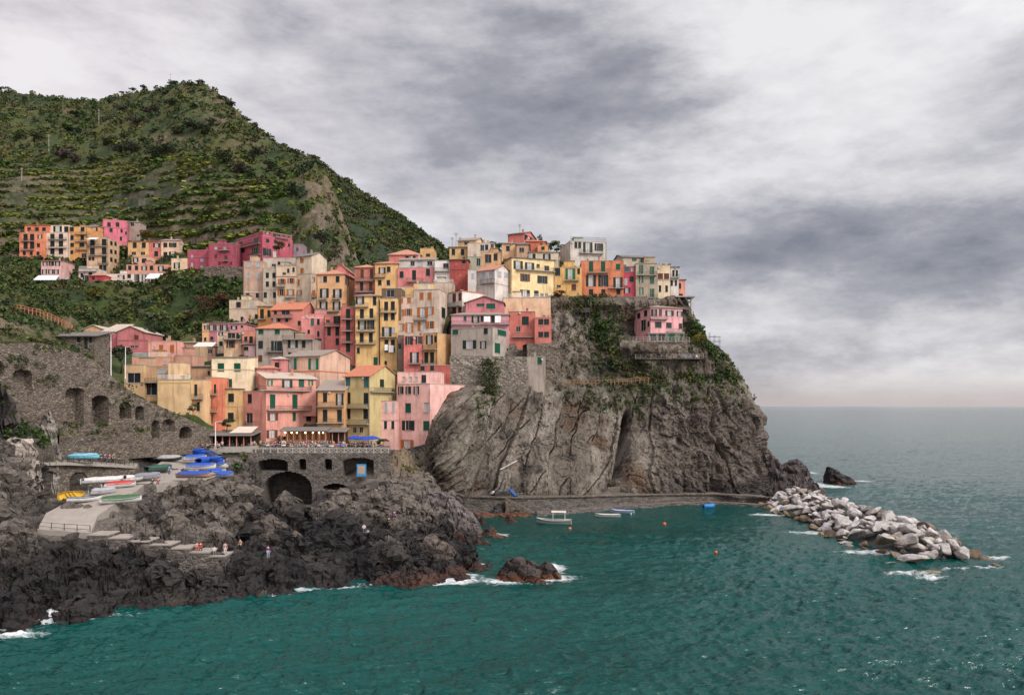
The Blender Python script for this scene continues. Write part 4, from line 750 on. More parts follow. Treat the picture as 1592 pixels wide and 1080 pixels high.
z2, s2 = flank(*sk2, *dc2, ([-260, 1100], [560, 560]), ([-260, 1100], [400, 400]), .92)
# relief on the slopes
n_a = fbm(HX/70, HD/70, 0.3, 4); n_b = fbm(HX/16, HD/16, 2.3, 4)
amp = sst(0, .15, s1)*(1-sst(.86, 1.0, s1))
spur = np.exp(-((HPX-505)/45)**2)
z1 = z1+amp*(n_a*13+n_b*3.0)+spur*amp*(fbm(HX/14, HD/14, 5.5, 4, ridge=True)*8+fbm(HX/5, HD/9, 2.5, 3, ridge=True)*2.5)
z2 = z2+sst(.05, .2, s2)*(1-sst(.9, 1, s2))*(fbm(HX/60, HD/60, 9.3, 4)*14+fbm(HX/14, HD/14, 4.3, 3)*3)
crest = np.exp(-((s1-1)/.05)**2); z1 = z1+crest*fbm(HPX/9, 1.5, 3, 3)*3*sst(270, 330, HPX)
# dry stone terraces cut into the lower slopes
step = 7.0; fr = (z1+n_a*4)/step; fl_ = np.floor(fr); q = fr-fl_
tmask = sst(.0, .04, s1)*(1-sst(.34, .52, s1+n_a*.06))*(1-sst(400, 470, HPX)); tm2 = tmask*(1-.5*sst(.2, .45, s1))
z1 = z1*(1-tm2)+tm2*((fl_+sst(.58, 1.0, q))*step-n_a*4)
hz_ = np.maximum(z1, z2); which2 = z2 > z1
bl = sst(0, 1, (HD-curve([-260, 300, 420, 600, 1100], [395, 345, 300, 290, 268]))/45.0)
# terraces of the valley gardens
gz = vz; fr2 = gz/5.0; tv = ((HPX < 375) & (HPX > 50) & (HD > 235) & (HD < 345)); gzt = (np.floor(fr2)+sst(.6, 1, fr2-np.floor(fr2)))*5.0
vz = np.where(tv, gzt*.8+gz*.2, gz)
GZ = vz*(1-bl)+hz_*bl
GZ = GZ+(fbm(HX/7, HD/7, 8.1, 4)*1.0+fbm(HX/2.6, HD/3.4, 5.1, 2, ridge=True)*.55)*sst(240, 300, HD)
slopez = np.gradient(GZ, axis=0)/np.gradient(HD, axis=0)
green, dk, olive, soil, rock, rockr = (np.array(c) for c in ((.034, .052, .011), (.018, .030, .010), (.062, .062, .018), (.085, .064, .040), (.105, .086, .068), (.145, .100, .072)))
def L3(a, b, t): return a+(b-a)*np.clip(t, 0, 1)[..., None]
m1 = fbm(HX/30, HD/30, 1.7, 4); m2 = fbm(HX/9, HD/9, 7.7, 4)
gc = L3(np.broadcast_to(green, HX.shape+(3,)), olive, (m1+.15)*2.2); gc = L3(gc, soil, (m2-.14)*2.2); gc = L3(gc, dk, (-m1-.05)*3)
bare = np.exp(-(((HPX-170)/130)**2+((CH-(GZ-CH)*0-0)*0)))*0
PYg = HY-(GZ-CH)*F/HD
barez = np.exp(-((HPX-150)/120)**2-((PYg-270)/14)**2)+.8*np.exp(-((HPX-255)/45)**2-((PYg-216)/6)**2)+.6*np.exp(-((HPX-40)/60)**2-((PYg-285)/16)**2)
gc = L3(gc, soil*1.5, barez*1.1*(m2+.75))
riser = tmask*sst(.55, .8, q); gc = L3(gc, np.array((.10, .085, .062)), riser*.5*(.6+m2))
rk = sst(1.5, 2.6, slopez+m2*.8)*(bl > .3)
rk = np.maximum(rk, np.exp(-((HPX-(330+ (PYg-170)*1.15))/26)**2)*sst(120, 150, PYg)*(1-sst(205, 235, PYg))*sst(-.1, .3, m2))
rk = np.maximum(rk, sst(455, 485, HPX)*(1-sst(556, 568, HPX))*sst(255, 280, PYg)*(1-which2)*sst(-.35, .05, m2+.5*fbm(HX/5, HD/12, 3, 3)))
rk = rk*np.where(HPX > 440, sst(-.42, .02, fbm(HX/6.5+PYg/22, PYg/45, 3.3, 4)), 1)
gc = L3(gc, L3(np.broadcast_to(rock, HX.shape+(3,)), rockr, m1+.5), rk)
gc = np.where((which2 & (bl > .5))[..., None], L3(np.broadcast_to(np.array((.022, .032, .015)), HX.shape+(3,)), np.array((.040, .044, .020)), (m1+.2)*1.6), gc)
hkeep = (HD >= curve([-300, 328, 331, 590, 600, 640, 698, 760, 860, 960, 1062], [100, 100, 178, 178, 184, 193, 218, 222, 230, 238, 242]))[:-1, :-1]
hill = link('hillside', np_mesh('hillside', np.stack([HX, HYY, GZ], -1).reshape(-1, 3), grid_faces(*HX.shape, keep=hkeep), gc.reshape(-1, 3), True, [M['ground']])); tag(hill, kind='structure')
def gz_at(px, d):
    i = min(max(int(round((px+260)/2.1)), 0), len(hpx)-1); j = min(max(int(round(math.log(d/168)/math.log(1050/168.)*520)), 0), len(hd)-1); return GZ[j, i]

# ------------------------------------------------------------------ shore: dark rocks, slipway bed, near hillside on the left
SP = []
for s in ['-150 1000 0|0 987 0|60 974 0|90 957 0|160 947 0|230 938 0|300 930 0|400 921 0|500 913 0|560 911 0|650 906 0|700 901 0|735 890 0|753 880 0|735 872 0|710 864 0|712 852 0|735 846 0|756 837 0|742 826 0|728 814 0|716 802 0|702 797 0']:
    for q_ in s.split('|'):
        px, py, _ = map(float, q_.split()); d = CH*F/(py-HY); SP.append(P(px, py, d)); 
for px, py in [(-150, 1030), (0, 1012), (100, 985), (230, 960), (300, 948), (400, 937), (500, 928), (600, 924), (700, 916), (765, 893), (775, 875), (300, 1000), (400, 980), (500, 970), (600, 970), (700, 960), (800, 940), (860, 900), (900, 1000), (300, 1080), (500, 1050), (700, 1050), (100, 1040), (850, 860), (820, 830), (740, 862), (745, 854), (775, 838), (765, 822), (745, 808), (725, 798)]:
    d = CH*F/(py-HY); x, y, z = P(px, py, d); SP.append((x, y, -2.5))
for px, py, d in [(0, 940, 93), (100, 912, 95.5), (250, 900, 101), (400, 890, 108), (500, 885, 111.5), (600, 884, 112.5), (690, 874, 115.5), (730, 872, 117.5),
    (-150, 880, 97), (-60, 845, 100), (0, 846, 100), (60, 838, 102), (140, 842, 103), (200, 856, 102.5), (260, 866, 103.5), (340, 876, 105.5), (40, 890, 97.5), (160, 890, 99), (300, 892, 103), (420, 872, 112), (480, 870, 114),
    (0, 800, 108), (20, 772, 112), (0, 738, 115), (48, 802, 108), (-60, 760, 112), (-150, 780, 108),
    (215, 790, 127), (280, 802, 125), (340, 802, 126), (200, 818, 115), (280, 832, 113), (350, 834, 116), (390, 852, 113), (180, 805, 113), (225, 770, 130), (300, 778, 134), (360, 775, 140),
    (400, 802, 128), (430, 835, 119), (400, 772, 141), (382, 748, 150), (376, 722, 160), (392, 745, 156), (450, 800, 138), (450, 792, 150), (450, 792, 163), (450, 792, 175), (520, 775, 150), (515, 792, 163), (560, 752, 159), (590, 742, 164), (530, 790, 136), (580, 776, 141), (500, 822, 122), (560, 832, 119),
    (620, 800, 133), (640, 832, 123), (690, 842, 126), (700, 862, 120.5), (610, 845, 118), (660, 812, 128), (620, 752, 156), (655, 765, 158), (640, 738, 169), (690, 790, 154), (700, 775, 160), (722, 812, 151), (742, 830, 146.6), (722, 836, 145), (675, 800, 146),
    (600, 722, 174), (612, 715, 178), (640, 708, 181), (655, 715, 183), (655, 740, 180),
    (350, 704, 166), (480, 704, 175), (580, 704, 176), (500, 760, 162), (0, 732, 124), (100, 731, 132), (200, 730, 143), (225, 706, 147), (260, 702, 155),
    (110, 690, 136), (200, 690, 146.5), (240, 690, 150.5), (290, 688, 160), (330, 690, 165), (0, 590, 122), (30, 602, 124.8), (55, 645, 127.2), (75, 688, 129), (-60, 570, 117), (0, 655, 120.5), (30, 668, 122.5), (60, 700, 125.5), (0, 705, 119.5), (-60, 640, 115), (-60, 690, 113), (-150, 600, 110), (-150, 690, 107), (100, 727, 132.5), (150, 728, 138), (190, 730, 142), (115, 724, 133.5), (180, 727, 142), (90, 722, 131.5), (60, 779, 121), (75, 780, 124), (100, 777, 125.5), (120, 774, 127), (150, 766, 128), (46, 788, 117), (185, 752, 135), (205, 742, 140), (232, 776, 127.5), (262, 779, 132), (300, 780, 138), (335, 780, 142.5), (362, 779, 146.5)]: SP.append(P(px, py, d))
# the slipway and boat yard, left and right edge of each cross section
RAMP = [((58, 822, 104.2), (141, 828, 103.6)), ((72, 797, 110), (152, 801, 108.5)), ((112, 776, 117.2), (190, 775, 116)), ((150, 762, 123), (214, 762, 124)), ((190, 750, 131), (225, 752, 132)), ((212, 741, 138), (290, 748, 137.5)), ((232, 731, 145), (350, 745, 144)), ((248, 719, 152), (352, 732, 151)), ((262, 709, 159), (350, 718, 159)), ((275, 702, 165), (345, 708, 166))]
for l_, r_ in RAMP:
    for t in (0, .33, .66, 1):
        p, q_ = P(*l_), P(*r_); SP.append(tuple(a+(b-a)*t for a, b in zip(p[:2], q_[:2]))+(p[2]+(q_[2]-p[2])*t-.7,))
# high ground behind the stair wall
BP = [P(*a) for a in [(-60, 500, 128), (0, 530, 128), (60, 531, 134), (110, 541, 139), (150, 560, 144), (190, 600, 149), (215, 616, 152), (255, 634, 157), (300, 655, 163), (331, 668, 168), (0, 500, 140), (60, 505, 148), (110, 520, 152), (140, 535, 160), (0, 470, 150), (0, 412, 165), (30, 428, 166), (60, 452, 167), (90, 472, 169), (112, 492, 171), (135, 512, 173), (-150, 380, 165), (-150, 480, 130), (110, 600, 163), (150, 640, 166), (190, 670, 166), (230, 690, 168), (270, 695, 172), (160, 640, 175), (110, 610, 178), (200, 690, 185), (150, 660, 186), (280, 700, 186), (100, 640, 188), (320, 700, 180), (-60, 400, 165), (0, 440, 186), (60, 480, 186), (120, 540, 186)]]
spx = np.arange(-170, 806, 1.25); sd = np.concatenate([78*np.exp(np.arange(0, 1, 1/430.)*math.log(168/78.)), np.linspace(168, 190, 36)])
SPX, SD = np.meshgrid(spx, sd); SX = (SPX-CX)*SD/F
_wa, _wb = P(-60, HY, 119), P(331, HY, 166); wl = _wa[1]+(SX-_wa[0])/(_wb[0]-_wa[0])*(_wb[1]-_wa[1]); wl = (_wa[1]*(_wb[0]-_wa[0])-_wa[0]*(_wb[1]-_wa[1]))/((_wb[0]-_wa[0])-(SPX-CX)/F*(_wb[1]-_wa[1])); behind = (SD > wl+4.6) & (SPX < 331)
sz = idw(SX, SD, SP, 3.4, .8); sz2 = idw(SX, SD, BP, 3.4, .8); 
# keep the slipway, yard, piazza and wall feet smooth
ramp_poly = [l_ for l_, r_ in RAMP]; 
flat = np.zeros(SX.shape)
for (l_, r_) in RAMP:
    a, b = P(*l_), P(*r_)
    for t in np.linspace(0, 1, 7):
        cx_, cy_ = a[0]+(b[0]-a[0])*t, a[1]+(b[1]-a[1])*t; flat = np.maximum(flat, np.exp(-((SX-cx_)**2+(SD-cy_)**2)/9))
flat = np.maximum(flat, sst(166, 170, SD)*(SPX < 600)*(SPX > 330)); flat = np.maximum(flat, ((SD > wl-4) & (SD < wl+4.6) & (SPX < 331) & (SPX > 85)).astype(float)*.9)
# tilted slabs and joints
tx, ty, tz_ = SX*.80-sz*.60, SD, SX*.60+sz*.80
d1, d2, idv = worley(tx/5.5+.3*fbm(SX/4, SD/4, 1, 2), ty/4.2, tz_/2.6); dd1, dd2, idw2 = worley(tx/1.9, ty/1.6, tz_/1.1)
d0a, d0b, id0 = worley(tx/12+.25*fbm(SX/9, SD/9, 4, 2), ty/9, tz_/6)
qs = fbm(tx/6, ty/5, tz_/2.2, 4)*5; rr = (np.floor(qs)+sst(0, .22, qs-np.floor(qs)))*.85+(id0-.55)*2.6+(idv-.5)*1.1-.5*(1-sst(0, .12, d2-d1))-1.0*(1-sst(0, .08, d0b-d0a))+fbm(SX/4, SD/4, .5, 3)*.5
wet = sst(-.8, 1.2, sz)
hump = (.62-d0a)*2.3+(.55-d1)*.9
def wline(a, b): A_, B_ = P(a[0], HY, a[1]), P(b[0], HY, b[1]); return (A_[1]*(B_[0]-A_[0])-A_[0]*(B_[1]-A_[1]))/((B_[0]-A_[0])-(SPX-CX)/F*(B_[1]-A_[1]))
wv, wr = wline((-40, 115.5), (216, 144)), wline((214, 130), (362, 150))
flat = np.maximum(flat, .85*sst(392, 410, SPX)*(1-sst(490, 520, SPX))*sst(136, 144, SD)); flat = np.maximum(flat, .9*sst(520, 530, SPX)*(1-sst(585, 600, SPX))*sst(148, 154, SD))
flat = np.maximum(flat, .92*((SPX > 56) & (SPX < 222) & (SD > wv-8) & (SD < wv+7)))
flat = np.maximum(flat, .95*sst(wr-9, wr-5, SD)*(SPX > 212)*(SPX < 364)*(SD < wr+1))
shn = (rr*.72+hump)*(1-flat)*sst(-1.6, 2.2, sz)
SZ = np.where(behind, sz2+fbm(SX/4, SD/4, 3, 4)*.9*(SD > wl+6), sz+shn)
rs = np.array([[(l_[0]+(r_[0]-l_[0])*t, l_[1]+(r_[1]-l_[1])*t, l_[2]+(r_[2]-l_[2])*t) for t in np.linspace(0, 1, 9)] for l_, r_ in [([a+(b-a)*k/4 for a, b in zip(P(*RAMP[i][0]), P(*RAMP[i+1][0]))], [a+(b-a)*k/4 for a, b in zip(P(*RAMP[i][1]), P(*RAMP[i+1][1]))]) for i in range(len(RAMP)-1) for k in range(4)]]).reshape(-1, 3)
ii = np.where((SPX < 400) & (SPX > 20) & (SD > 99) & (SD < 172) & ~behind); bd = np.full(len(ii[0]), 1e9); bz = np.zeros(len(ii[0]))
for x_, y_, z_ in rs:
    d_ = (SX[ii]-x_)**2+(SD[ii]-y_)**2; k = d_ < bd; bd = np.where(k, d_, bd); bz = np.where(k, z_, bz)
bd = np.sqrt(bd); SZ[ii] = np.minimum(SZ[ii], bz-.45+np.maximum(bd-2.2, 0)*.9)
np_dark, np_brown, np_grey = np.array((.016, .0145, .0145)), np.array((.050, .042, .036)), np.array((.132, .112, .093))
cmx = fbm(SX/9, SD/9, 4.4, 4)
light = np.clip(sst(3.0, 10, SZ+cmx*3)*.75+sst(560, 660, SPX)*sst(2.0, 6, SZ)*.6+(id0-.5)*.6+(idv-.5)*.5+cmx*.35, 0, 1)
sc_ = L3(np.broadcast_to(np_dark, SX.shape+(3,)), np_brown, light*1.5); sc_ = L3(sc_, np_grey, light*1.7-.85)
dirt = np.exp(-((SPX-622)/26)**2-((SD-177)/9)**2); sc_ = L3(sc_, np.array((.15, .11, .07)), dirt*1.2)
band = np.exp(-((SZ-.55-cmx*.3)/.42)**2)*sst(.2, .6, fbm(SX/12, SD/12, 9, 2)+.36); sc_ = L3(sc_, np.array((.10, .038, .020)), band*.5); sc_ = L3(sc_, np.array((.022, .014, .012)), 1-sst(-.3, .25, SZ))
nearhill = behind & (SD > wl+2); nh = L3(np.broadcast_to(np.array((.055, .06, .020)), SX.shape+(3,)), np.array((.12, .09, .06)), (fbm(SX/5, SD/5, 2, 4)+.1)*2.5)
sc_ = np.where(nearhill[..., None], nh, sc_)
k_ = (SPX > 56) & (SPX < 216) & (SD > wv-9) & (SD < wv+.4); SZ = np.where(k_, np.minimum(SZ, CH-(np.interp(SPX, [58, 112, 150, 190, 216], [779, 777, 765, 753, 743])-HY)*SD/F), SZ)
k_ = (SPX > 212) & (SPX < 364) & (SD > wr-8) & (SD < wr+.4); SZ = np.where(k_, np.minimum(SZ, CH-(778-HY)*SD/F), SZ)
k_ = (SPX > 402) & (SPX < 492) & (SD > 133); SZ = np.where(k_, np.minimum(SZ, CH-(793-15*np.abs((SPX-447)/45)**2-HY)*SD/F), SZ)
k_ = (SPX > 526) & (SPX < 586) & (SD > 152) & (SD < 168); SZ = np.where(k_, np.minimum(SZ, CH-(744-HY)*SD/F), SZ)
SV = np.stack([SX, SD, SZ], -1); sn_ = np.cross(np.gradient(SV, axis=1), np.gradient(SV, axis=0)); sn_ /= np.linalg.norm(sn_, axis=-1, keepdims=True)+1e-9
ly = SX*.34+SZ*.94+fbm(SX/6, SD/6, SZ/6, 2)*1.2; f1, f2, fi_ = worley(SX/2.6, SD/2.6, ly/.95)
g1_, g2_, gi_ = worley((SX*.9+SZ*.5)/4.6, SD/4.2, (SZ*.9-SX*.45)/1.7); h1_, h2_, hi_ = worley(SX/1.25, SD/1.25, ly/.62); qq = fbm(SX/3.5, SD/3.5, ly/1.3, 4)*5
lay = ((gi_-.5)*1.7-.5*(1-sst(0, .07, g2_-g1_))+(fi_-.5)*.9+(hi_-.5)*.38+(np.floor(qq)+sst(0, .2, qq-np.floor(qq)))*.32-.3*(1-sst(0, .1, f2-f1))+fbm(SX/2.6, SD/2.6, ly/.8, 3, ridge=True)*.26+fbm(SX/.9, SD/.9, SZ/.6, 2)*.10)*(1-np.clip(flat*1.3, 0, 1))*(1-.85*np.clip(dirt*1.3, 0, 1))*(.25+.75*sst(-.6, 1.0, SZ))*(~behind)
SV = SV+sn_*lay[..., None]
shore = link('shore_rocks', np_mesh('shore_rocks', SV.reshape(-1, 3), grid_faces(*SX.shape), sc_.reshape(-1, 3), False, [M['shore']])); tag(shore, kind='structure')
def sz_at(px, d):
    i = int(np.clip(round((px+170)/1.25), 0, len(spx)-1)); j = int(np.clip(np.searchsorted(sd, d), 0, len(sd)-1)); return SZ[j, i]
def strip_mesh(name, rows, n=14, m=8, z=0.0, wob=.04, mt='slip', skirt=1.6):
    pts = []
    for k in range(len(rows)-1):
        for i in range(n if k < len(rows)-2 else n+1):
            t = i/n; l_ = [a+(b-a)*t for a, b in zip(P(*rows[k][0]), P(*rows[k+1][0]))]; r_ = [a+(b-a)*t for a, b in zip(P(*rows[k][1]), P(*rows[k+1][1]))]
            pts.append([[a+(b-a)*j/m for a, b in zip(l_, r_)] for j in range(m+1)])
    a = np.array(pts); a[..., 2] += z+fbm(a[..., 0]/2, a[..., 1]/2, 1, 2)*wob
    # skirt so that the slab has real edges
    sk = a[:, [0]].copy(); sk[..., 2] -= skirt; sk2_ = a[:, [-1]].copy(); sk2_[..., 2] -= skirt; a = np.concatenate([sk, a, sk2_], 1)
    f0 = a[:1].copy(); f0[..., 2] -= skirt; f0[:, 1:-1, 2] = np.minimum(f0[:, 1:-1, 2], a[:1, 1:-1, 2]-skirt); a = np.concatenate([f0, a], 0)
    return np_mesh(name, a.reshape(-1, 3), grid_faces(a.shape[0], a.shape[1]), mats=[M[mt]])
tag(link('slipway', strip_mesh('slipway', RAMP)), kind='structure')
tag(link('promenade', strip_mesh('promenade', [((-60, 724, 116.5), (-60, 719, 120)), ((0, 720.5, 119.5), (0, 716, 124)), ((100, 719.5, 128.5), (100, 714, 133)), ((160, 722, 135.5), (160, 716, 141)), ((215, 725.5, 143.8), (215, 719, 150))], 10, 4, .06, .04, 'slip', .4)), kind='structure')
tag(link('piazza', strip_mesh('piazza', [((345, 700, 165.5), (345, 692, 176)), ((400, 699.5, 165.6), (400, 692, 177)), ((500, 699.5, 166.9), (500, 692, 179)), ((606, 699.5, 168.2), (606, 693, 181))], 8, 6, .05, .02, 'paving')), kind='structure')

# ------------------------------------------------------------------ the headland cliff
CR = [ # rows bottom to top: photo rows of the survey; per column (px, d)
 (800, [(660, 190), (690, 185), (760, 186.5), (830, 188.5), (900, 191), (958, 195), (1000, 198), (1045, 200), (1110, 203), (1185, 208), (1179, 275), (1000, 330)]),
 (750, [(650, 191), (668, 183.5), (760, 187.5), (830, 190.5), (900, 193), (958, 197), (1000, 200), (1042, 202), (1110, 206), (1180, 215), (1173, 275), (1000, 330)]),
 (710, [(648, 192), (663, 182), (755, 190), (830, 195), (900, 198), (958, 202), (1000, 204), (1042, 206), (1110, 210), (1175, 222), (1169, 275), (1000, 330)]),
 (670, [(652, 193), (669, 181.5), (752, 192), (830, 199), (900, 203.5), (958, 207.5), (1000, 209), (1042, 210), (1110, 213), (1169, 226), (1163, 275), (1000, 330)]),
 (640, [(664, 194), (684, 183), (752, 192.5), (830, 200), (900, 205), (958, 209.5), (1000, 211), (1042, 212), (1110, 215), (1164, 228), (1157, 275), (1000, 330)]),
 (612, [(690, 195), (714, 190), (756, 199), (830, 203), (900, 207), (958, 212), (1000, 213.5), (1040, 214.5), (1108, 217.5), (1149, 230), (1143, 275), (1000, 330)]),
 (596, [(705, 200), (735, 203), (762, 204.5), (832, 207), (900, 211), (958, 215), (1000, 216), (1038, 217), (1104, 220), (1144, 231), (1137, 275), (1000, 330)]),
 (590, [(710, 206), (738, 206.5), (766, 207.5), (836, 211), (900, 216), (958, 219), (1000, 218.5), (1036, 218.5), (1100, 222), (1141, 232), (1133, 275), (1000, 330)]),
 (556, [(720, 210), (746, 210), (775, 211), (842, 214), (900, 220), (955, 221.5), (996, 219.6), (1034, 219.6), (1096, 224), (1119, 234), (1111, 275), (1000, 330)]),
 (534, [(725, 214), (752, 214), (785, 216), (850, 218), (900, 222.5), (953, 223.5), (992, 221), (1030, 221), (1080, 226), (1095, 236), (1087, 275), (1000, 330)]),
 (524, [(727, 217), (755, 217), (790, 219), (853, 220), (900, 223.5), (952, 225.5), (990, 231), (1028, 232), (1072, 233), (1088, 238), (1077, 275), (1000, 330)]),
 (490, [(730, 222), (760, 222), (795, 224), (858, 224), (900, 226), (950, 228), (985, 232), (1022, 234), (1062, 236), (1070, 240), (1059, 275), (1000, 330)]),
 (462, [(735, 236), (765, 236), (800, 236), (862, 229.5), (905, 230.5), (950, 232), (980, 234), (1015, 236), (1052, 238), (1056, 241), (1047, 275), (1000, 330)]),
 (458, [(735, 262), (765, 262), (800, 262), (862, 258), (905, 258), (950, 258), (980, 258), (1015, 258), (1045, 258), (1056, 262), (1056, 285), (1000, 330)])]
def pchip_like(x, xs, ys):     # monotone-ish cubic (Catmull-Rom on non uniform knots)
    xs = np.asarray(xs, float); ys = np.asarray(ys, float); mth = np.gradient(ys, xs, axis=0); i = np.clip(np.searchsorted(xs, x)-1, 0, len(xs)-2)
    h = xs[i+1]-xs[i]; t = (x-xs[i])/h; t2, t3 = t*t, t*t*t; sh = (slice(None),)+(None,)*(ys.ndim-1)
    return (2*t3-3*t2+1)[sh]*ys[i]+(t3-2*t2+t)[sh]*(h[sh]*mth[i])+(-2*t3+3*t2)[sh]*ys[i+1]+(t3-t2)[sh]*(h[sh]*mth[i+1])
cg = np.array([[P(px, y, d) if k else (P(px, y, d)[0], d, -2.5) for px, d in row] for k, (y, row) in enumerate(CR)])
rowk = np.array([-10, 35, 80, 120, 150, 176, 190, 202, 232, 254, 266, 300, 330, 350.]); colk = np.array([0, 16, 110, 185, 255, 315, 355, 400, 470, 560, 640, 760.])
ru = np.linspace(-10, 350, 300); cu = np.linspace(0, 760, 560)
g1 = pchip_like(ru, rowk, cg.reshape(len(CR), -1)).reshape(len(ru), 12, 3); g2 = pchip_like(cu, colk, g1.transpose(1, 0, 2).reshape(12, -1)).reshape(len(cu), len(ru), 3).transpose(1, 0, 2)
KX, KY, KZ = (g2[..., i].copy() for i in range(3))
du = np.gradient(g2, axis=1); dv = np.gradient(g2, axis=0); nn_ = np.cross(du, dv); nn_ /= np.linalg.norm(nn_, axis=-1, keepdims=True)+1e-9
if nn_[100, 200, 1] > 0: nn_ = -nn_
KPX = CX+KX*F/KY; KPY = HY-(KZ-CH)*F/KY
# steep slabs: joints lean to the left going down, more so at the left end; blocky and vertical at the right
lean = np.interp(KPX, [650, 720, 850, 960, 1100, 1200], [.78, .62, .40, .16, -.15, -.35])
warp = fbm(KX/9, KY/14, KZ/9, 3)
qv = (KX-lean*KZ)/1.0+warp*2.2
slab = np.floor(qv/6.5+fbm(qv*0+KX/30, KZ/22, 1, 2)*.8); sfr = (qv/6.5+fbm(KX/30, KZ/22, 1, 2)*.8)-slab
sh = (_h(slab.astype(np.int64), slab.astype(np.int64)*3+1, slab.astype(np.int64)+5)-.5)
e1, e2, eid = worley(qv/4.2+.3*fbm(KX/5, KZ/5, 2, 2), KY/9, (KZ+lean*KX*.4)/9.5); b1, b2, bid = worley(qv/1.6, KY/4, KZ/3.4)
vert = (KPY > 598).astype(float)*1.0; low = sst(590, 625, KPY)
left_lam = np.exp(-((KPX-705)/60)**2)*sst(620, 660, KPY)
jm = sst(-.2, .1, fbm(KX/9, KY/9, KZ/7, 3)); jm2 = sst(-.05, .2, fbm(KX/8+5, KY/9, KZ/8, 3))*(KPX < 985); s2f = ((KX-(lean+.55)*KZ)/8.5+warp*.35) % 1.0
disp = low*(sh*2.4-1.7*jm*(1-sst(0, .032, np.minimum(sfr, 1-sfr)))-1.3*jm2*(1-sst(0, .03, np.minimum(s2f, 1-s2f)))+(eid-.5)*.9-.25*jm*(1-sst(0, .06, e2-e1))+(bid-.5)*(.18+.3*sst(975, 1030, KPX)))+fbm(qv/2.2, KY/5, KZ/12, 4, ridge=True)*.5+fbm(KX/1.2, KY/1.2, KZ/1.6, 3)*.17+fbm(KX/16, KY/16, KZ/16, 3)*1.2
rightz_ = sst(975, 1030, KPX); qz = fbm(qv/5, KY/6, KZ/10, 4)*5; disp = disp+low*(np.floor(qz)+sst(0, .22, qz-np.floor(qz)))*.42; qz2 = fbm(KX/3.2+9, KY/4, KZ/3.6, 3)*4; disp = disp+(1-.85*low*(1-rightz_))*(np.floor(qz2)+sst(0, .25, qz2-np.floor(qz2)))*.30
disp = disp+left_lam*(np.abs(((qv/.75+fbm(KX/3, KY/3, KZ/6, 2)*.5) % 1)-.5)-.25)*.7
disp = disp+left_lam*(np.abs(((qv/1.5+fbm(KX/3, KY/3, KZ/6, 2)*.4) % 1)-.5)-.25)*1.8
disp = disp+(1-low)*(fbm(KX/4.5, KY/4.5, KZ/4.5, 4, ridge=True)*1.5+(eid-.5)*.9)
rightz = sst(980, 1040, KPX)*low; w1, w2, wid = worley(KX/3.6+.4*warp, KY/4, KZ/4.4+KX*.1); disp = disp+rightz*((wid-.5)*1.5-.3*(1-sst(0, .1, w2-w1))+fbm(KX/2.5, KY/2.5, KZ/4, 4, ridge=True)*1.1)
crev = np.exp(-((KPX-np.interp(KPY, [600, 655, 770, 800], [978, 975, 962, 960]))/np.interp(KPY, [600, 640, 700, 775], [2.5, 4.5, 8, 11]))**2)*sst(632, 660, KPY); disp = disp-crev*9
disp = disp-np.exp(-((KPX-1065)/5)**2-((KPY-740)/22)**2)*2.5-np.exp(-((KPX-1110)/7)**2-((KPY-748)/16)**2)*3
edge = 1-np.exp(-((KPX-664)/8)**2)*low*.7; ledge = np.exp(-((KPY-530)/6)**2)*sst(975, 990, KPX)*(1-sst(1068, 1085, KPX)); disp = disp*edge*(1-ledge)*(1-.9*np.exp(-((KPY-456)/9)**2))
KX += nn_[..., 0]*disp; KY += nn_[..., 1]*disp; KZ += nn_[..., 2]*disp*.5
cA, cB, cC, cD = (np.array(c) for c in ((.120, .100, .080), (.215, .184, .148), (.042, .035, .029), (.105, .068, .044)))
cn = fbm(qv/5, KY/8, KZ/12, 4); cn2 = fbm(KX/3, KY/3, KZ/3, 4)
kc = L3(np.broadcast_to(cA, KX.shape+(3,)), cB, cn*1.5+sh*1.1+.35); kc = L3(kc, cC, (-cn2-.12)*2.2+(1-sst(0, .05, np.minimum(sfr, 1-sfr)))*.2)
kc = L3(kc, cD, (fbm(KX/8, KY/8, KZ/5, 3)-.22)*2.2); kc = L3(kc, np.array((.25, .22, .185)), (fbm(KX/6, KY/6, KZ/10, 3)-.3)*3.5*low)
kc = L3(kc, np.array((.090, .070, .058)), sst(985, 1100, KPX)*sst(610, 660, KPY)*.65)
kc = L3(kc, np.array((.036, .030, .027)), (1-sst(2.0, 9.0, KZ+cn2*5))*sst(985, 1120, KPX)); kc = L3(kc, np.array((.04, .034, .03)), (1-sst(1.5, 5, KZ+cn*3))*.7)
def gs(PXa, PYa, px, py, sx, sy): return np.exp(-((PXa-px)/sx)**2-((PYa-py)/sy)**2)
wc = sum(a_*gs(KPX, KPY, *g) for a_, g in [(1.6, (925, 490, 20, 30)), (1.5, (945, 530, 20, 30)), (1.2, (900, 472, 26, 9)), (.9, (960, 565, 40, 16)), (.9, (930, 600, 55, 7)), (1.0, (905, 612, 45, 6)), (.8, (1000, 600, 60, 18)), (1.7, (1088, 520, 16, 24)), (1.6, (1108, 545, 16, 20)), (1.0, (1130, 580, 22, 26)), (.8, (1060, 590, 45, 20)), (.6, (960, 630, 60, 8)), (.5, (750, 622, 18, 14)), (.7, (740, 640, 10, 18)), (.35, (1085, 620, 50, 14)), (.3, (890, 575, 20, 12)), (.5, (1000, 572, 60, 10))])
veg = np.clip(wc, 0, 1)*sst(-.3, .2, cn2+.1); kc = L3(kc, np.array((.04, .046, .017)), veg*.8)
cliff = link('sea_cliff', np_mesh('sea_cliff', np.stack([KX, KY, KZ], -1).reshape(-1, 3), grid_faces(*KX.shape), kc.reshape(-1, 3), False, [M['cliff']])); tag(cliff, kind='structure')

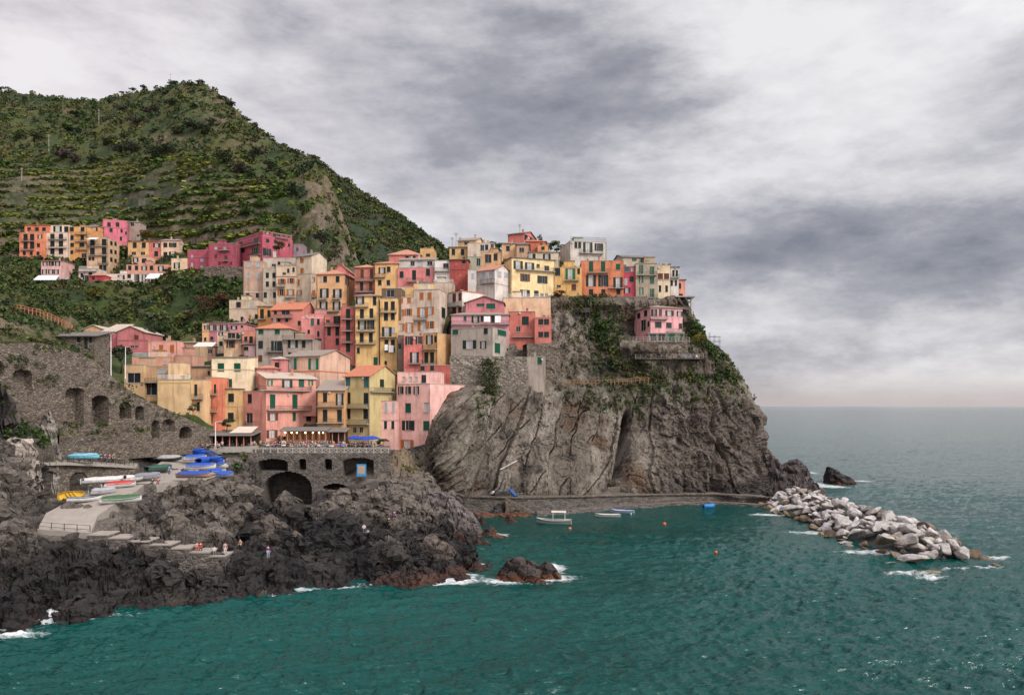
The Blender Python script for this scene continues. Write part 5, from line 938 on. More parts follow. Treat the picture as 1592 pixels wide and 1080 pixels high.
# ------------------------------------------------------------------ sea
FOAM = [(40, 960, 60, 10), (20, 985, 60, 9), (110, 948, 40, 6), (170, 940, 50, 4), (330, 930, 20, 3), (420, 924, 40, 3), (545, 915, 25, 3), (640, 908, 60, 3), (705, 904, 30, 7), (752, 880, 12, 3), (830, 890, 45, 8), (862, 882, 20, 6), (775, 832, 22, 3), (750, 855, 10, 2), (1340, 748, 20, 2), (1300, 757, 25, 2), (1265, 752, 22, 5), (1262, 735, 10, 3), (1410, 893, 45, 3.5), (1450, 899, 25, 3), (1555, 868, 22, 2.5), (1535, 883, 28, 2.5), (1485, 886, 25, 2), (1385, 876, 20, 2), (1210, 800, 20, 2), (260, 936, 60, 4), (480, 917, 40, 3), (590, 911, 40, 3), (120, 960, 90, 7), (850, 900, 60, 7), (690, 898, 60, 6), (780, 905, 30, 4), (1350, 860, 60, 4), (1260, 828, 50, 3), (1180, 800, 20, 2)]
nx_ = np.arange(-220, 1860, 3.0); nd_ = 1/np.linspace(1/58., 1/1400., 520)
NPX, ND = np.meshgrid(nx_, nd_); NX = (NPX-CX)*ND/F
ca, sa = math.cos(.22), math.sin(.22); ux, uy = NX*ca+ND*sa, -NX*sa+ND*ca; gust = .75+.5*sst(-.4, .4, fbm(NX/55, ND/28, 2, 3))
calm = 1-.65*np.exp(-(((NPX-930)/230)**2+((ND-180)/22)**2))
wave = (fbm(ux*.22+.6*fbm(ux/6, uy/6, 1, 2), uy*.42, 3.3, 2)*.40+fbm(ux*.48, uy*.85, 8.1, 3, ridge=True)*.36+fbm(ux*1.3, uy*1.9, 5.1, 2, ridge=True)*.09)*gust*calm*(.40+.60*sst(320, 70, ND))*sst(1390, 900, ND)*sst(-218, -120, NPX)*sst(1854, 1760, NPX)*sst(58.2, 61, ND)
wpx = np.concatenate([np.linspace(-900, -60, 60)[:-1], np.arange(-60, 1660, 5), np.linspace(1660, 2600, 90)]); wd_ = np.concatenate([[8, 20, 35], 50*np.exp(np.arange(0, 1, 1/240.)*math.log(330/50.)), 330*np.exp(np.arange(0, 1.01, 1/60.)*math.log(60000/330.))])
WPX, WD = np.meshgrid(wpx, wd_); WX = (WPX-CX)*WD/F; fo = np.zeros(WX.shape)
for px, py, a, b in FOAM:
    cx_, cy_, _ = P(px, py, CH*F/(py-HY)); ax = a*cy_/F; ay = max(1.0, abs(b*cy_*cy_/(CH*F))); fo += np.exp(-(((WX-cx_)/ax)**2+((WD-cy_)/ay)**2)**1.0)
fo = np.clip(fo, 0, 1)
def f_water(t, b):
    p = pos(t); a = t.new('ShaderNodeVertexColor', layer_name='foam'); fs = t.new('ShaderNodeSeparateColor'); t.put(fs.inputs[0], a.outputs[0])
    w0 = t.noise(t.mapping(p, (.30, .85, 1), (0, 0, R(12))), 1.0, 3, .55, .5); w1 = t.noise(t.mapping(p, (.9, 2.0, 1), (0, 0, R(-6))), 1.0, 4, .6, .3); w2 = t.noise(t.mapping(p, (.06, .13, 1), (0, 0, R(20))), 1.0, 3)
    patch = t.noise(t.mapping(p, (.012, .03, 1), (0, 0, R(15))), 1.0, 4, .55)
    h = t.m('ADD', t.m('MULTIPLY', w0, 1.0), t.m('ADD', t.m('MULTIPLY', w1, .42), t.m('MULTIPLY', w2, 2.0)))
    st = t.m('ADD', .45, t.m('MULTIPLY', patch, .9))
    bn = t.new('ShaderNodeBump'); py_ = t.new('ShaderNodeSeparateXYZ'); t.put(py_.inputs[0], p); t.put(bn.inputs['Distance'], t.m('ADD', .5, t.m('MULTIPLY', t.m('MULTIPLY', t.m('SUBTRACT', 330.0, py_.outputs[1]), 1/250., clamp=True), -.15))); t.put(bn.inputs['Strength'], st); t.put(bn.inputs['Height'], h); t.l.new(bn.outputs[0], b.inputs['Normal'])
    fn_ = t.noise(t.mapping(p, (1, 1.6, 1)), .9, 6, .7, .6); fm = t.m('MULTIPLY', t.m('SUBTRACT', t.m('ADD', t.m('MULTIPLY', fs.outputs[0], .58), t.m('MULTIPLY', fn_, 1.25)), .90), 2.6, clamp=True)
    fm = t.m('MULTIPLY', fm, t.m('GREATER_THAN', fs.outputs[0], .02))
    deep = t.mix(patch, (.000, .019, .0165), (.000, .062, .053)); c = t.mix(fm, deep, (.55, .57, .57)); t.put(b.inputs['Base Color'], c)
    t.put(b.inputs['Roughness'], t.m('ADD', .11, t.m('MULTIPLY', fm, .7))); b.inputs['IOR'].default_value = 1.333; b.inputs['Specular IOR Level'].default_value = .38
M['water'] = mat('sea_water', f_water)
def foam_at(PXa, Xa, Da):
    r = np.zeros(Xa.shape)
    for px, py, a, b in FOAM:
        cx_, cy_, _ = P(px, py, CH*F/(py-HY)); ax = a*cy_/F; ay = max(1.0, abs(b*cy_*cy_/(CH*F))); r += np.exp(-(((Xa-cx_)/ax)**2+((Da-cy_)/ay)**2))
    return np.clip(r, 0, 1)
okf = ~((WD > 58) & (WD < 1395) & (WPX > -214) & (WPX < 1854)); okq = okf[:-1, :-1] | okf[1:, :-1] | okf[:-1, 1:] | okf[1:, 1:]
wz = np.where(okf, 0.0, -.45)
v1 = np.stack([WX, WD, wz], -1).reshape(-1, 3); v2 = np.stack([NX, ND, wave], -1).reshape(-1, 3)
sea = link('sea', np_mesh('sea', np.concatenate([v1, v2]), np.concatenate([grid_faces(*WX.shape, keep=okq), grid_faces(*NX.shape)+len(v1)]), None, True, [M['water']], {'foam': np.concatenate([fo.ravel(), foam_at(NPX, NX, ND).ravel()])})); tag(sea, kind='structure')

# ------------------------------------------------------------------ rocks, quay, breakwater
def rock_mesh(name, n=3, seed=0, sx=1, sy=1, sz=1, jag=.28, col0=(.2, .17, .14), col1=None, flatn=7):
    import bmesh
    bm = bmesh.new(); bmesh.ops.create_icosphere(bm, subdivisions=n, radius=1.0); rg = np.random.default_rng(seed+100)
    v = np.array([q.co[:] for q in bm.verts]); pl_ = rg.normal(size=(flatn, 3)); pl_ /= np.linalg.norm(pl_, axis=1)[:, None]; dd = rg.uniform(.46, .78, flatn)
    for a, c in zip(pl_, dd):
        k = v@a-c; v = v-np.where(k > 0, k, 0)[:, None]*a*.95
    v = v*1.12*(1+fbm(v[:, 0]*1.7+seed, v[:, 1]*1.7, v[:, 2]*1.7, 3)[:, None]*jag); v = v*np.array((sx, sy, sz))
    f = np.array([[q.index for q in p.verts] for p in bm.faces]); bm.free()
    k = fbm(v[:, 0]*2+seed, v[:, 1]*2, v[:, 2]*2, 3)[:, None]*.25+1; c = np.array(col0)*k
    if col1 is not None: c = c+(np.array(col1)-c)*(1-sst(-.25*sz, .25*sz, v[:, 2]))[:, None]
    return np_mesh(name, v, f, c, False, [M['boulder']])
def crag(name, label, profile, d, depth, seed, col=(.045, .036, .032), cat='rock', skew=0):
    """a crag with its silhouette's measured crest line, ridge running across; real thickness 'depth'"""
    pxs = [p[0] for p in profile]; n, m = 110, 56; pp = np.linspace(pxs[0], pxs[-1], n); top = np.interp(pp, pxs, [p[1] for p in profile])
    zt_ = CH-(top-HY)*d/F; u = np.linspace(-1, 1, m); x = (pp-CX)*d/F; Xg = np.repeat(x[None], m, 0); W = np.repeat(u[:, None], n, 1)
    hw = depth*(.35+.65*np.sqrt(np.clip(np.sin(np.linspace(0.03, .97, n)*math.pi), 0, 1)))[None]
    Zg = -2.5+(zt_[None]+2.5)*(1-np.abs(W)**1.8); Yg = d+W*hw+skew*(Xg-x.mean())
    a1, a2, ai = worley((Xg+Zg*.7)/2.6+seed, Yg/2.2, Zg/1.5); b1_, b2_, bi = worley((Xg+Zg*.6)/.9+seed, Yg/.9, Zg/.7)
    dsp = ((ai-.5)*1.3+(bi-.5)*.45-.5*(1-sst(0, .12, a2-a1))+fbm(Xg/.8, Yg/.8, Zg/.8, 3)*.35)*np.clip((zt_[None]+1.0)/3, .15, 1)
    Zg = Zg+dsp*.6*(1-.6*(np.abs(W) < .12)); Yg = Yg+dsp*.7*np.sign(W); Xg = Xg+fbm(Yg/2, Zg/2, seed, 2)*.4
    c = np.array(col)*(1+.7*(ai-.5)+.5*fbm(Xg/2, Yg/2, Zg/2, 3))[..., None]; c = L3(c, np.array((.13, .045, .018)), np.exp(-((Zg-.45)/.4)**2)*.75); c = L3(c, np.array(col)*2.6, sst(1.5, 5, Zg)*(bi-.2)*.8)
    base = np.array([(x[0]+x[-1])/2, d, 0.0]); v = np.stack([Xg, Yg, Zg], -1).reshape(-1, 3)-base
    return tag(link(name, np_mesh(name, v, grid_faces(m, n), np.clip(c, .008, .8).reshape(-1, 3), False, [M['shore']]), loc=tuple(base)), label, cat)
crag('rock', 'low dark rock awash with white surf just off the foreground shore', [(768, 908), (772, 895), (782, 882), (790, 868), (800, 864), (815, 868), (828, 872), (838, 880), (848, 872), (860, 876), (868, 888), (874, 896)], 112, 4.0, 3)
crag('rock', 'sharp triangular black sea stack standing off the headland tip', [(1284, 752), (1285, 726), (1288, 724), (1296, 728), (1304, 734), (1312, 737), (1322, 741), (1329, 748)], 250, 5, 5, (.032, .026, .026))
crag('rock', 'dark jagged rock spur at the foot of the headland tip', [(1160, 770), (1172, 735), (1186, 716), (1197, 706), (1204, 709), (1214, 722), (1222, 718), (1238, 713), (1246, 716), (1252, 730), (1260, 742), (1268, 754), (1284, 766)], 223, 11, 8, (.042, .034, .032))
crag('rock', 'tiny wet rock awash at the tip of the foreground boulders', [(752, 838), (762, 832), (774, 830), (784, 832), (794, 838)], 147, 1.6, 9, (.04, .03, .026))
crag('rock', 'big smooth grey boulder at the mouth of the harbour', [(640, 812), (650, 780), (668, 765), (690, 765), (712, 778), (730, 795), (745, 815), (756, 836)], 150, 6, 12, (.075, .064, .060))
crag('rock', 'pale brown boulder leaning against the cliff foot beside the path', [(648, 770), (655, 745), (664, 733), (674, 738), (682, 755), (690, 775)], 176, 4, 14, (.13, .11, .09))
crag('rock', 'ragged slab crest rising at the seaward edge of the foreground rocks', [(600, 865), (620, 842), (648, 836), (676, 828), (694, 832), (702, 846), (712, 862), (735, 876), (750, 884)], 119, 4.5, 17, (.060, .048, .040))
crag('rock', 'dark hump of layered rock beside the cave mouth', [(375, 830), (392, 812), (420, 800), (445, 812), (462, 826), (480, 846)], 122, 4.5, 21, (.055, .045, .038))
crag('rock', 'grey fractured rock shoulder below the terrace bridge', [(500, 800), (520, 778), (548, 765), (580, 757), (610, 765), (640, 785), (660, 812)], 143, 6, 23, (.085, .070, .060))
crag('rock', 'wet brown rocks along the foot of the quay', [(690, 812), (704, 796), (722, 790), (745, 794), (770, 798), (795, 794), (820, 797), (838, 804)], 176, 5, 31, (.06, .045, .036))
crag('rock', 'large pale boulder at the left end of the promenade', [(-40, 730), (-20, 702), (0, 688), (18, 678), (40, 682), (54, 698), (60, 722)], 121, 4, 41, (.20, .17, .145))
crag('rock', 'tall pale slab standing between the agaves and the low rubble wall', [(56, 712), (62, 662), (70, 642), (78, 640), (86, 660), (92, 700), (94, 716)], 129, 1.8, 43, (.17, .15, .13))
# quay along the cliff foot
q_o = thing('harbour_quay', 'long low stone quay along the foot of the cliff', 'quay', P(940, 790, 190), 0)
def quay(name, line, zt0, zt1, wdt, m, seed):
    pts = [P(px, py, CH*F/(py-HY)) for px, py in line]; n = 120; t = np.linspace(0, 1, n); L_ = np.cumsum([0]+[math.dist(pts[i][:2], pts[i+1][:2]) for i in range(len(pts)-1)]); L_ /= L_[-1]
    x = np.interp(t, L_, [p[0] for p in pts]); y = np.interp(t, L_, [p[1] for p in pts]); zt_ = zt0+(zt1-zt0)*t+fbm(t*20, seed, 1, 2)*.08
    rows = [np.stack([x, y-.15, np.full(n, -2.)], -1)]
    for k in range(1, 9): rows.append(np.stack([x+fbm(t*60, k*.8, seed, 2)*.05, y+.02*k+fbm(t*50, k*.7, seed+3, 3)*.16, -.2+(zt_+.2)*k/8], -1))
    rows.append(np.stack([x, y+wdt, zt_], -1)); rows.append(np.stack([x, y+wdt, np.full(n, -2.)], -1)); g = np.array(rows)-np.array(q_o.location)
    link(name, np_mesh(name, g.reshape(-1, 3), grid_faces(len(rows), n), mats=[M[m]]), q_o)
quay('quay_wall', [(672, 795), (700, 796), (745, 796), (800, 796), (850, 794), (890, 792), (960, 788), (1040, 784), (1110, 782), (1160, 783), (1200, 786)], 3.7, 1.9, 18, 'stone_dark', 1)
quay('lower_ledge', [(835, 803), (880, 799), (960, 792), (1040, 786.5), (1110, 784.5), (1200, 789)], .9, .6, 3, 'stone_dark', 2)
quay('parapet', [(690, 790), (760, 790), (850, 787), (950, 782), (975, 780)], 4.6, 4.1, .5, 'stone', 3)

cpm = MB(); qpts = [P(px, py, CH*F/(py-HY)) for px, py in [(672, 795), (745, 796), (800, 796), (850, 794), (890, 792), (960, 788), (1040, 784), (1110, 782), (1200, 786)]]
for i in range(len(qpts)-1):
    a_, b_ = qpts[i], qpts[i+1]; za_, zb_ = (3.7-1.8*(p[0]-qpts[0][0])/(qpts[-1][0]-qpts[0][0]) for p in (a_, b_)); b0 = q_o.location
    q4 = [(a_[0], a_[1]-.32, za_), (b_[0]-.02, b_[1]-.32, zb_), (b_[0]-.02, b_[1]+.9, zb_), (a_[0], a_[1]+.9, za_)]; lo_ = [(x-b0.x, y-b0.y, z+.02-b0.z) for x, y, z in q4]; hi_ = [(x, y, z+.28) for x, y, z in lo_]
    cpm.face(hi_); cpm.face(lo_[::-1])
    for k in range(4): cpm.face([lo_[k], lo_[(k+1) % 4], hi_[(k+1) % 4], hi_[k]])
cpm.build('coping', M['stone'], q_o)
stm = MB(); stm.box((0, 0, -5), (.62, 1.5, 0)); stme = stm.mesh('step', [M['stone']])
for i in range(13): p = P(786+3.4*i, 796, 179.5); link('step', stme, q_o, (p[0]-q_o.location.x, p[1]-.2-q_o.location.y, 3.5-.26*i-q_o.location.z))
# breakwater boulders
BM_ = [rock_mesh('boulder', 3, k, *[(1.25, .95, .72), (1.0, 1.1, .8), (1.5, .8, .6), (1, 1, .95)][k % 4], .13, c0, c1, 22) for k, (c0, c1) in enumerate([((0.340, 0.313, 0.292), (0.286, 0.258, 0.231)), ((0.272, 0.252, 0.238), (0.204, 0.177, 0.150)), ((0.381, 0.360, 0.347), (0.272, 0.231, 0.190)), ((0.231, 0.211, 0.197), (0.163, 0.122, 0.082)), ((0.184, 0.150, 0.122), (0.136, 0.088, 0.048)), ((0.313, 0.292, 0.286), (0.177, 0.122, 0.068)), ((0.326, 0.306, 0.286), (0.258, 0.231, 0.204)), ((0.136, 0.102, 0.075), (0.102, 0.061, 0.034))])]
BMW = [rock_mesh('boulder', 3, 20+k, *[(1.2, .95, .7), (1.0, 1.1, .85), (1.5, .8, .65)][k % 3], .13, c, (.05, .03, .018), 20) for k, c in enumerate([(.165, .115, .068), (.12, .085, .055), (.20, .15, .09), (.085, .062, .046)])]
bp0, bp1 = Vector((71.0, 195, 0)), Vector((70.0, 126, 0)); bax = (bp1-bp0); blen = bax.length; bax.normalize(); bnv = Vector((-bax.y, bax.x, 0))
if bnv.y < 0: bnv = -bnv
placed = []; br = random.Random(5)
def boulder(u, v, z, r, me, label, grp='breakwater boulders', rot=None):
    p = bp0+bax*u+bnv*v; o = link('boulder', me, None, (p.x, p.y, z)); o.scale = (r, r, r*br.uniform(.8, 1.1)); o.rotation_euler = rot or (br.uniform(-.5, .5), br.uniform(-.5, .5), br.uniform(0, 6.28)); tag(o, label, 'boulder', grp); return o
special = {3: 'broad flat pale slab on the crest of the breakwater', 9: 'long tilted grey slab near the outer third of the breakwater'}
cnt = 0
for tries in range(6000):
    if cnt >= 290: break
    u = br.uniform(-1, blen+2); tt = u/blen; hw = 9.6*(.82+.18*min(1, tt/.35))*(1+.10*math.sin(tt*11))*(1-.25*max(0, tt-.85)/.15); v = br.uniform(-hw, hw)*(1 if br.random() < .8 else .7)
    r = br.choice([.6, .75, .9, 1.0, 1.1, 1.25, 1.4, 1.6, 1.9 if tt > .4 else 1.2]); 
    if any((u-a)**2+(v-b)**2 < (.52*(r+c))**2 for a, b, c in placed): continue
    placed.append((u, v, r)); cnt += 1; crest_ = max(0, 1-(abs(v)/hw)**1.6); z = -.2+4.3*crest_*(1-.45*max(0, tt-.8)/.2)*(.78+.3*br.random())
    low_ = z < .7 and br.random() < .7
    if low_: boulder(u, v, z, r, BMW[br.randrange(4)], 'ochre brown wet boulder low at the waterline of the breakwater')
    else:
        k = br.choice((0, 1, 2, 2, 3, 4, 5, 6, 6, 0, 2, 1, 7) if br.random() < .6 else (0, 2, 6)); 
        boulder(u, v, z, r, BM_[k], ['small ', 'mid sized ', 'large '][0 if r < .9 else 1 if r < 1.4 else 2]+['cream grey', 'mid grey', 'whitest', 'dull grey', 'dark brown', 'grey and rust streaked', 'pale beige', 'darkest brown'][k]+' boulder heaped on the breakwater')
for (px, py, r, k, lab) in [(1390, 820, 3.0, 0, 'broadest flat topped pale slab in the middle of the breakwater'), (1452, 850, 2.6, 3, 'long grey slab tilted towards the sea near the outer end of the breakwater'), (1422, 868, 2.0, 2, 'rounded white boulder at the near waterline of the outer breakwater'), (1410, 838, 2.3, 1, 'cube shaped grey boulder beside the broadest flat slab'), (1375, 838, 2.2, 5, 'dark sided grey boulder in front of the broadest flat slab'), (1232, 790, 2.2, 2, 'long white boulder near the landward end of the breakwater')]:
    z = 3.0 if py < 840 else 1.0; d = (CH-z)*F/(py-HY); x, y, _ = P(px, py, d); o = link('boulder', BM_[k], None, (x, y, z)); o.scale = (r, r*.9, r*.62); o.rotation_euler = (.25*(-1)**k, .2, k*1.3); tag(o, lab, 'boulder', 'breakwater boulders')
for (px, py, r, lab) in [(1440, 892, 1.3, 'lone ochre rock in the surf off the outer breakwater'), (1422, 895, .6, 'smallest dark rock in the surf off the outer breakwater'), (1532, 872, 1.2, 'last low brown rock at the seaward tip of the breakwater'), (1548, 880, .7, 'thin dark rock awash beyond the tip of the breakwater')]:
    d = CH*F/(py-HY); x, y, _ = P(px, py, d); o = link('boulder', BMW[2 if r > 1.25 else 1], None, (x, y, .1)); o.scale = (r*1.2, r, r*.8); tag(o, lab, 'boulder')
# rubble core that the boulders lie on
cn_ = 60; ct = np.linspace(-3, blen-.5, cn_); cv = np.linspace(-1, 1, 15); Ug, Vg = np.meshgrid(ct, cv); hwv = 8.8*(.82+.18*np.clip(Ug/blen/.35, 0, 1)); 
cz = -1.6+4.9*(1-np.abs(Vg)**1.6)*(1-.5*np.clip((Ug/blen-.7)/.3, 0, 1))+fbm(Ug/1.5, Vg*5, 1, 3)*.5; cz = cz-4.5*sst(blen-6, blen-.5, Ug); cxg = bp0.x+bax.x*Ug+bnv.x*Vg*hwv; cyg = bp0.y+bax.y*Ug+bnv.y*Vg*hwv
tag(link('rubble', np_mesh('rubble', np.stack([cxg, cyg, cz], -1).reshape(-1, 3), grid_faces(15, cn_), np.full((15*cn_, 3), .05), False, [M['boulder']])), None, None, None, 'stuff')
# ------------------------------------------------------------------ vegetation
def leaf_cluster(n, seed, size=.42, flatz=1.0):
    rg = np.random.default_rng(seed); d = rg.normal(size=(n, 3)); d /= np.linalg.norm(d, axis=1)[:, None]; d *= rg.uniform(.55, 1.0, n)[:, None]; d[:, 2] *= flatz
    a = rg.normal(size=(n, 3)); a /= np.linalg.norm(a, axis=1)[:, None]; b = np.cross(a, rg.normal(size=(n, 3))); b /= np.linalg.norm(b, axis=1)[:, None]; s = size*rg.uniform(.6, 1.2, n)[:, None]
    return np.stack([d-a*s-b*s*.5, d+a*s*.2-b*s, d+a*s+b*s*.5, d-a*s*.2+b*s], 1).reshape(-1, 3)
def clumps(name, pos_, rad, colr, nq=22, seed=1, stretch=None, size=.34):
    pos_, rad, colr = np.asarray(pos_, float), np.asarray(rad, float), np.asarray(colr, float); rg = np.random.default_rng(seed); K = len(pos_)
    vs = [leaf_cluster(nq, seed*50+k, size) for k in range(8)]; which = rg.integers(0, 8, K); th = rg.uniform(0, 6.28, K); V = np.array(vs)[which]
    c, s = np.cos(th)[:, None], np.sin(th)[:, None]; x = V[..., 0]*c-V[..., 1]*s; y = V[..., 0]*s+V[..., 1]*c; z = V[..., 2]; V = np.stack([x, y, z], -1)
    V = V*rad[:, None, None]
    if stretch is not None: V = V*np.asarray(stretch)[:, None, :]
    V = V+pos_[:, None, :]; nv = nq*4
    tint = np.repeat(rg.uniform(.65, 1.35, (K, nq)), 4, axis=1); cc = colr[:, None, :]*tint[..., None]
    f = np.arange(K*nv).reshape(-1, 4); me = np_mesh(name, V.reshape(-1, 3), f, np.clip(cc, .003, .8).reshape(-1, 3), False, [M['leaf']])
    return me
VG = np.array([(.036, .062, .012), (.022, .038, .011), (.060, .070, .018), (.052, .046, .018), (.085, .10, .014), (.028, .048, .020)])
def grow(name, PX, X3, wgt, K, rlo, rhi, weights, seed, nq=22, lift=.25, size=.42):
    rg = np.random.default_rng(seed); p = np.clip(wgt, 0, None).ravel(); p = p/p.sum(); idx = rg.choice(p.size, K, p=p); pos_ = X3.reshape(-1, 3)[idx]; rad = rlo+(rhi-rlo)*1.25*rg.random(K)**3.0
    pos_ = pos_+np.stack([rg.uniform(-1, 1, K)*rad*.6, rg.uniform(-1, 1, K)*rad*.6, rad*lift], -1); cw = np.cumsum(np.array(weights)/sum(weights)); un = np.clip(.5+.95*fbm(pos_[:, 0]/21+seed, pos_[:, 1]/21, pos_[:, 2]/12, 3)+rg.normal(size=K)*.13, 0, .999); colr = VG[np.searchsorted(cw, un)]*rg.uniform(.75, 1.25, (K, 1))
    return pos_, rad, colr
H3 = np.stack([HX, HYY, GZ], -1); vis = (PYg < 640)&(HPX > -170)&(HPX < 760)
area = (HD**2)/3e5
ridge_ok = (s1 < 1.02) | which2
far = bl > .35
# maquis on the upper slopes
w_up = vis*far*ridge_ok*(1-rk)*(1-np.clip(barez*1.2, 0, 1))*(1-tmask*.9)*sst(-.5, .1, m1+m2*.5+.15)*area*(1+1.6*which2)
a = grow('scrub', HPX, H3, w_up, 29000, .9, 3.0, [3.5, 3, 4.5, 3.5, 1.2, 2], 3)
# vineyard rows and hedges along the terraces
w_t = vis*far*tmask*(q < .62)*sst(-.45, .0, m1+m2*.6)*(PYg > 215)*(1-rk)
b_ = grow('scrub', HPX, H3, w_t, 18500, .7, 2.2, [5, 1, 2.5, 1, 4.2, .5], 5); st = np.ones((18500, 3)); st[:, 0] = 2.0; st[:, 2] = .75
w_v = vis*(bl < .5)*(HD > 232)*(HPX < 392)*(HPX > -20)*sst(-.3, .15, m2+m1*.4+.1)
c_ = grow('scrub', HPX, H3, w_v, 6500, .5, 1.9, [4, 3, 3, 2, 1.6, 1], 7)
w_r = vis*far*(rk > .3)*sst(.0, .3, m2)*(HPX < 570); r_ = grow('scrub', HPX, H3, w_r, 1300, .6, 1.9, [2, 3, 3, 2, 1.6, 1], 8)
b_ = (b_[0], b_[1], b_[2]*np.array((1.3, 1.3, 1.0)))
pp = [np.concatenate(z) for z in zip(a, c_, r_)]
tag(link('hill_scrub', clumps('hill_scrub', *pp, nq=28, seed=2)), kind='stuff')
tag(link('vineyard_rows', clumps('vineyard_rows', *b_, nq=22, seed=4, stretch=st)), kind='stuff')
# plants on the cliff ledges
K3 = np.stack([KX, KY, KZ], -1)
wc = sum(a_*gs(KPX, KPY, *g) for a_, g in [(1.6, (925, 490, 22, 30)), (1.5, (945, 530, 22, 30)), (1.2, (900, 472, 26, 9)), (.9, (960, 565, 40, 18)), (.9, (930, 598, 55, 7)), (1.0, (905, 612, 45, 6)), (.8, (1000, 600, 60, 18)), (1.7, (1088, 520, 16, 24)), (1.6, (1108, 545, 16, 20)), (1.0, (1130, 580, 22, 26)), (.8, (1060, 590, 45, 20)), (.6, (960, 630, 60, 8)), (.5, (750, 622, 18, 14)), (.7, (740, 640, 10, 18)), (.35, (1085, 620, 50, 14)), (.5, (890, 575, 25, 25))])
wc = wc*sst(-.3, .3, cn2+.15)*(KY < 262)
d_ = grow('ivy', KPX, K3, wc, 2900, .28, .95, [3, 3, 3.4, 2.4, .6, 1], 9, lift=.1)
tag(link('cliff_plants', clumps('cliff_plants', *d_, nq=26, seed=6)), kind='stuff')
S3 = np.stack([SX, SD, SZ], -1); SPY = HY-(SZ-CH)*F/SD
ws = sum(a_*gs(SPX, SPY, *g) for a_, g in [(1.6, (18, 610, 26, 16)), (1.5, (30, 650, 24, 18)), (1.4, (60, 680, 14, 14)), (.8, (105, 668, 12, 7)), (1.0, (160, 664, 22, 4)), (1.2, (208, 664, 16, 7)), (.8, (228, 690, 8, 12)), (.9, (30, 445, 40, 20)), (1.2, (80, 485, 34, 16)), (.6, (370, 718, 12, 8)), (.5, (640, 728, 14, 8)), (.6, (5, 590, 14, 10)), (.3, (110, 515, 30, 8))])
ws = ws*(SZ > 9)
e_ = grow('plants', SPX, S3, ws, 1500, .18, .75, [3, 3, 2.5, 1.5, 2.2, 1.4], 12, lift=.25)
tag(link('bank_plants', clumps('bank_plants', *e_, nq=26, seed=8)), kind='stuff')
nh_ = grow('scrub', SPX, S3, (nearhill & (SPX > -40) & (SPX < 150))*sst(-.4, .2, fbm(SX/4, SD/4, 6, 3)), 1500, .25, 1.0, [3, 2, 3.5, 3, 1.2, 1.5], 15, lift=.2)
tag(link('slope_scrub', clumps('slope_scrub', *nh_, nq=24, seed=11)), kind='stuff')
wp = []; wr_ = np.random.default_rng(21)
for px, py, sx, sy, n in [(30, 560, 30, 12, 40), (75, 590, 18, 10, 22), (116, 660, 12, 4, 18), (158, 659, 12, 3, 16), (200, 628, 18, 14, 20), (225, 668, 20, 8, 26), (90, 540, 50, 5, 26), (180, 598, 30, 6, 22), (265, 645, 30, 6, 18), (140, 672, 40, 3, 40), (120, 712, 60, 4, 22)]:
    for i in range(n):
        qx, qy = px+wr_.normal()*sx*.6, py+wr_.normal()*sy*.6; dd = np.interp(qx, spx, wl[0])-(.1 if py < 668 else 5.2); x, y, z = P(qx, qy, dd); wp.append((x, y, z))
tag(link('wall_plants', clumps('wall_plants', wp, wr_.uniform(.12, .5, len(wp)), VG[wr_.integers(0, 6, len(wp))], nq=20, seed=13)), kind='stuff')
# ivy streak down the bastion
rg = np.random.default_rng(4); ip = []
for i in range(420):
    px = 758+rg.normal()*7+rg.uniform(-4, 10); py = rg.uniform(558, 618); x, y, z = P(px, py, 199.6-(py-556)*.0); ip.append((x, 199.0+rg.uniform(0, 1.2), z))
tag(link('bastion_ivy', clumps('bastion_ivy', ip, rg.uniform(.2, .55, len(ip)), VG[rg.integers(0, 4, len(ip))], nq=14, seed=9)), kind='stuff')

def tree_meshes(seed, h=5.0, rad=2.2, kind='round', colr=VG[1], nl=900):
    rg = np.random.default_rng(seed); tb = MB(); th = h*({'round': .35, 'pine': .72, 'bush': .16}[kind]); lobes = []
    tb.tube([(0, 0, -1.0), (rg.normal()*.04*h, rg.normal()*.03*h, th*.5), (rg.normal()*.05*h, rg.normal()*.04*h, th)], [h*.035, h*.028, h*.02], 7)
    top = Vector(tb.v[-1]); nlb = {'round': 9, 'pine': 8, 'bush': 9}[kind]
    for k in range(nlb):
        a_ = 2*math.pi*k/nlb+rg.uniform(-.4, .4); rr_ = rad*rg.uniform(.35, .8)
        zc = th+(h-th)*rg.uniform(.1, .8) if kind != 'pine' else th+(h-th)*rg.uniform(.2, .75)
        c = (math.cos(a_)*rr_, math.sin(a_)*rr_, zc); lobes.append((c, rad*rg.uniform(.3, .55)))
        tb.tube([(top.x*.9, top.y*.9, th*.8), (c[0]*.6, c[1]*.6, (zc+th)/2), c], [h*.014, h*.01, h*.004], 5)
    lobes.append(((0, 0, h*.86), rad*.42))
    V, C = [], []
    for c, r in lobes:
        n = nl//len(lobes); q_ = leaf_cluster(n, int(rg.integers(1e6)), .19*(1 if kind != 'pine' else .9), .8 if kind != 'pine' else .5)*r+np.array(c); V.append(q_); t_ = np.repeat(rg.uniform(.6, 1.45, n), 4)*rg.uniform(.75, 1.25); C.append(np.array(colr)[None]*t_[:, None])
    V, C = np.concatenate(V), np.concatenate(C); f = np.arange(len(V)).reshape(-1, 4)
    return tb.mesh('trunk', [M['bark']], True), np_mesh('crown', V, f, np.clip(C, .003, .8), False, [M['leaf']])
TM = {}
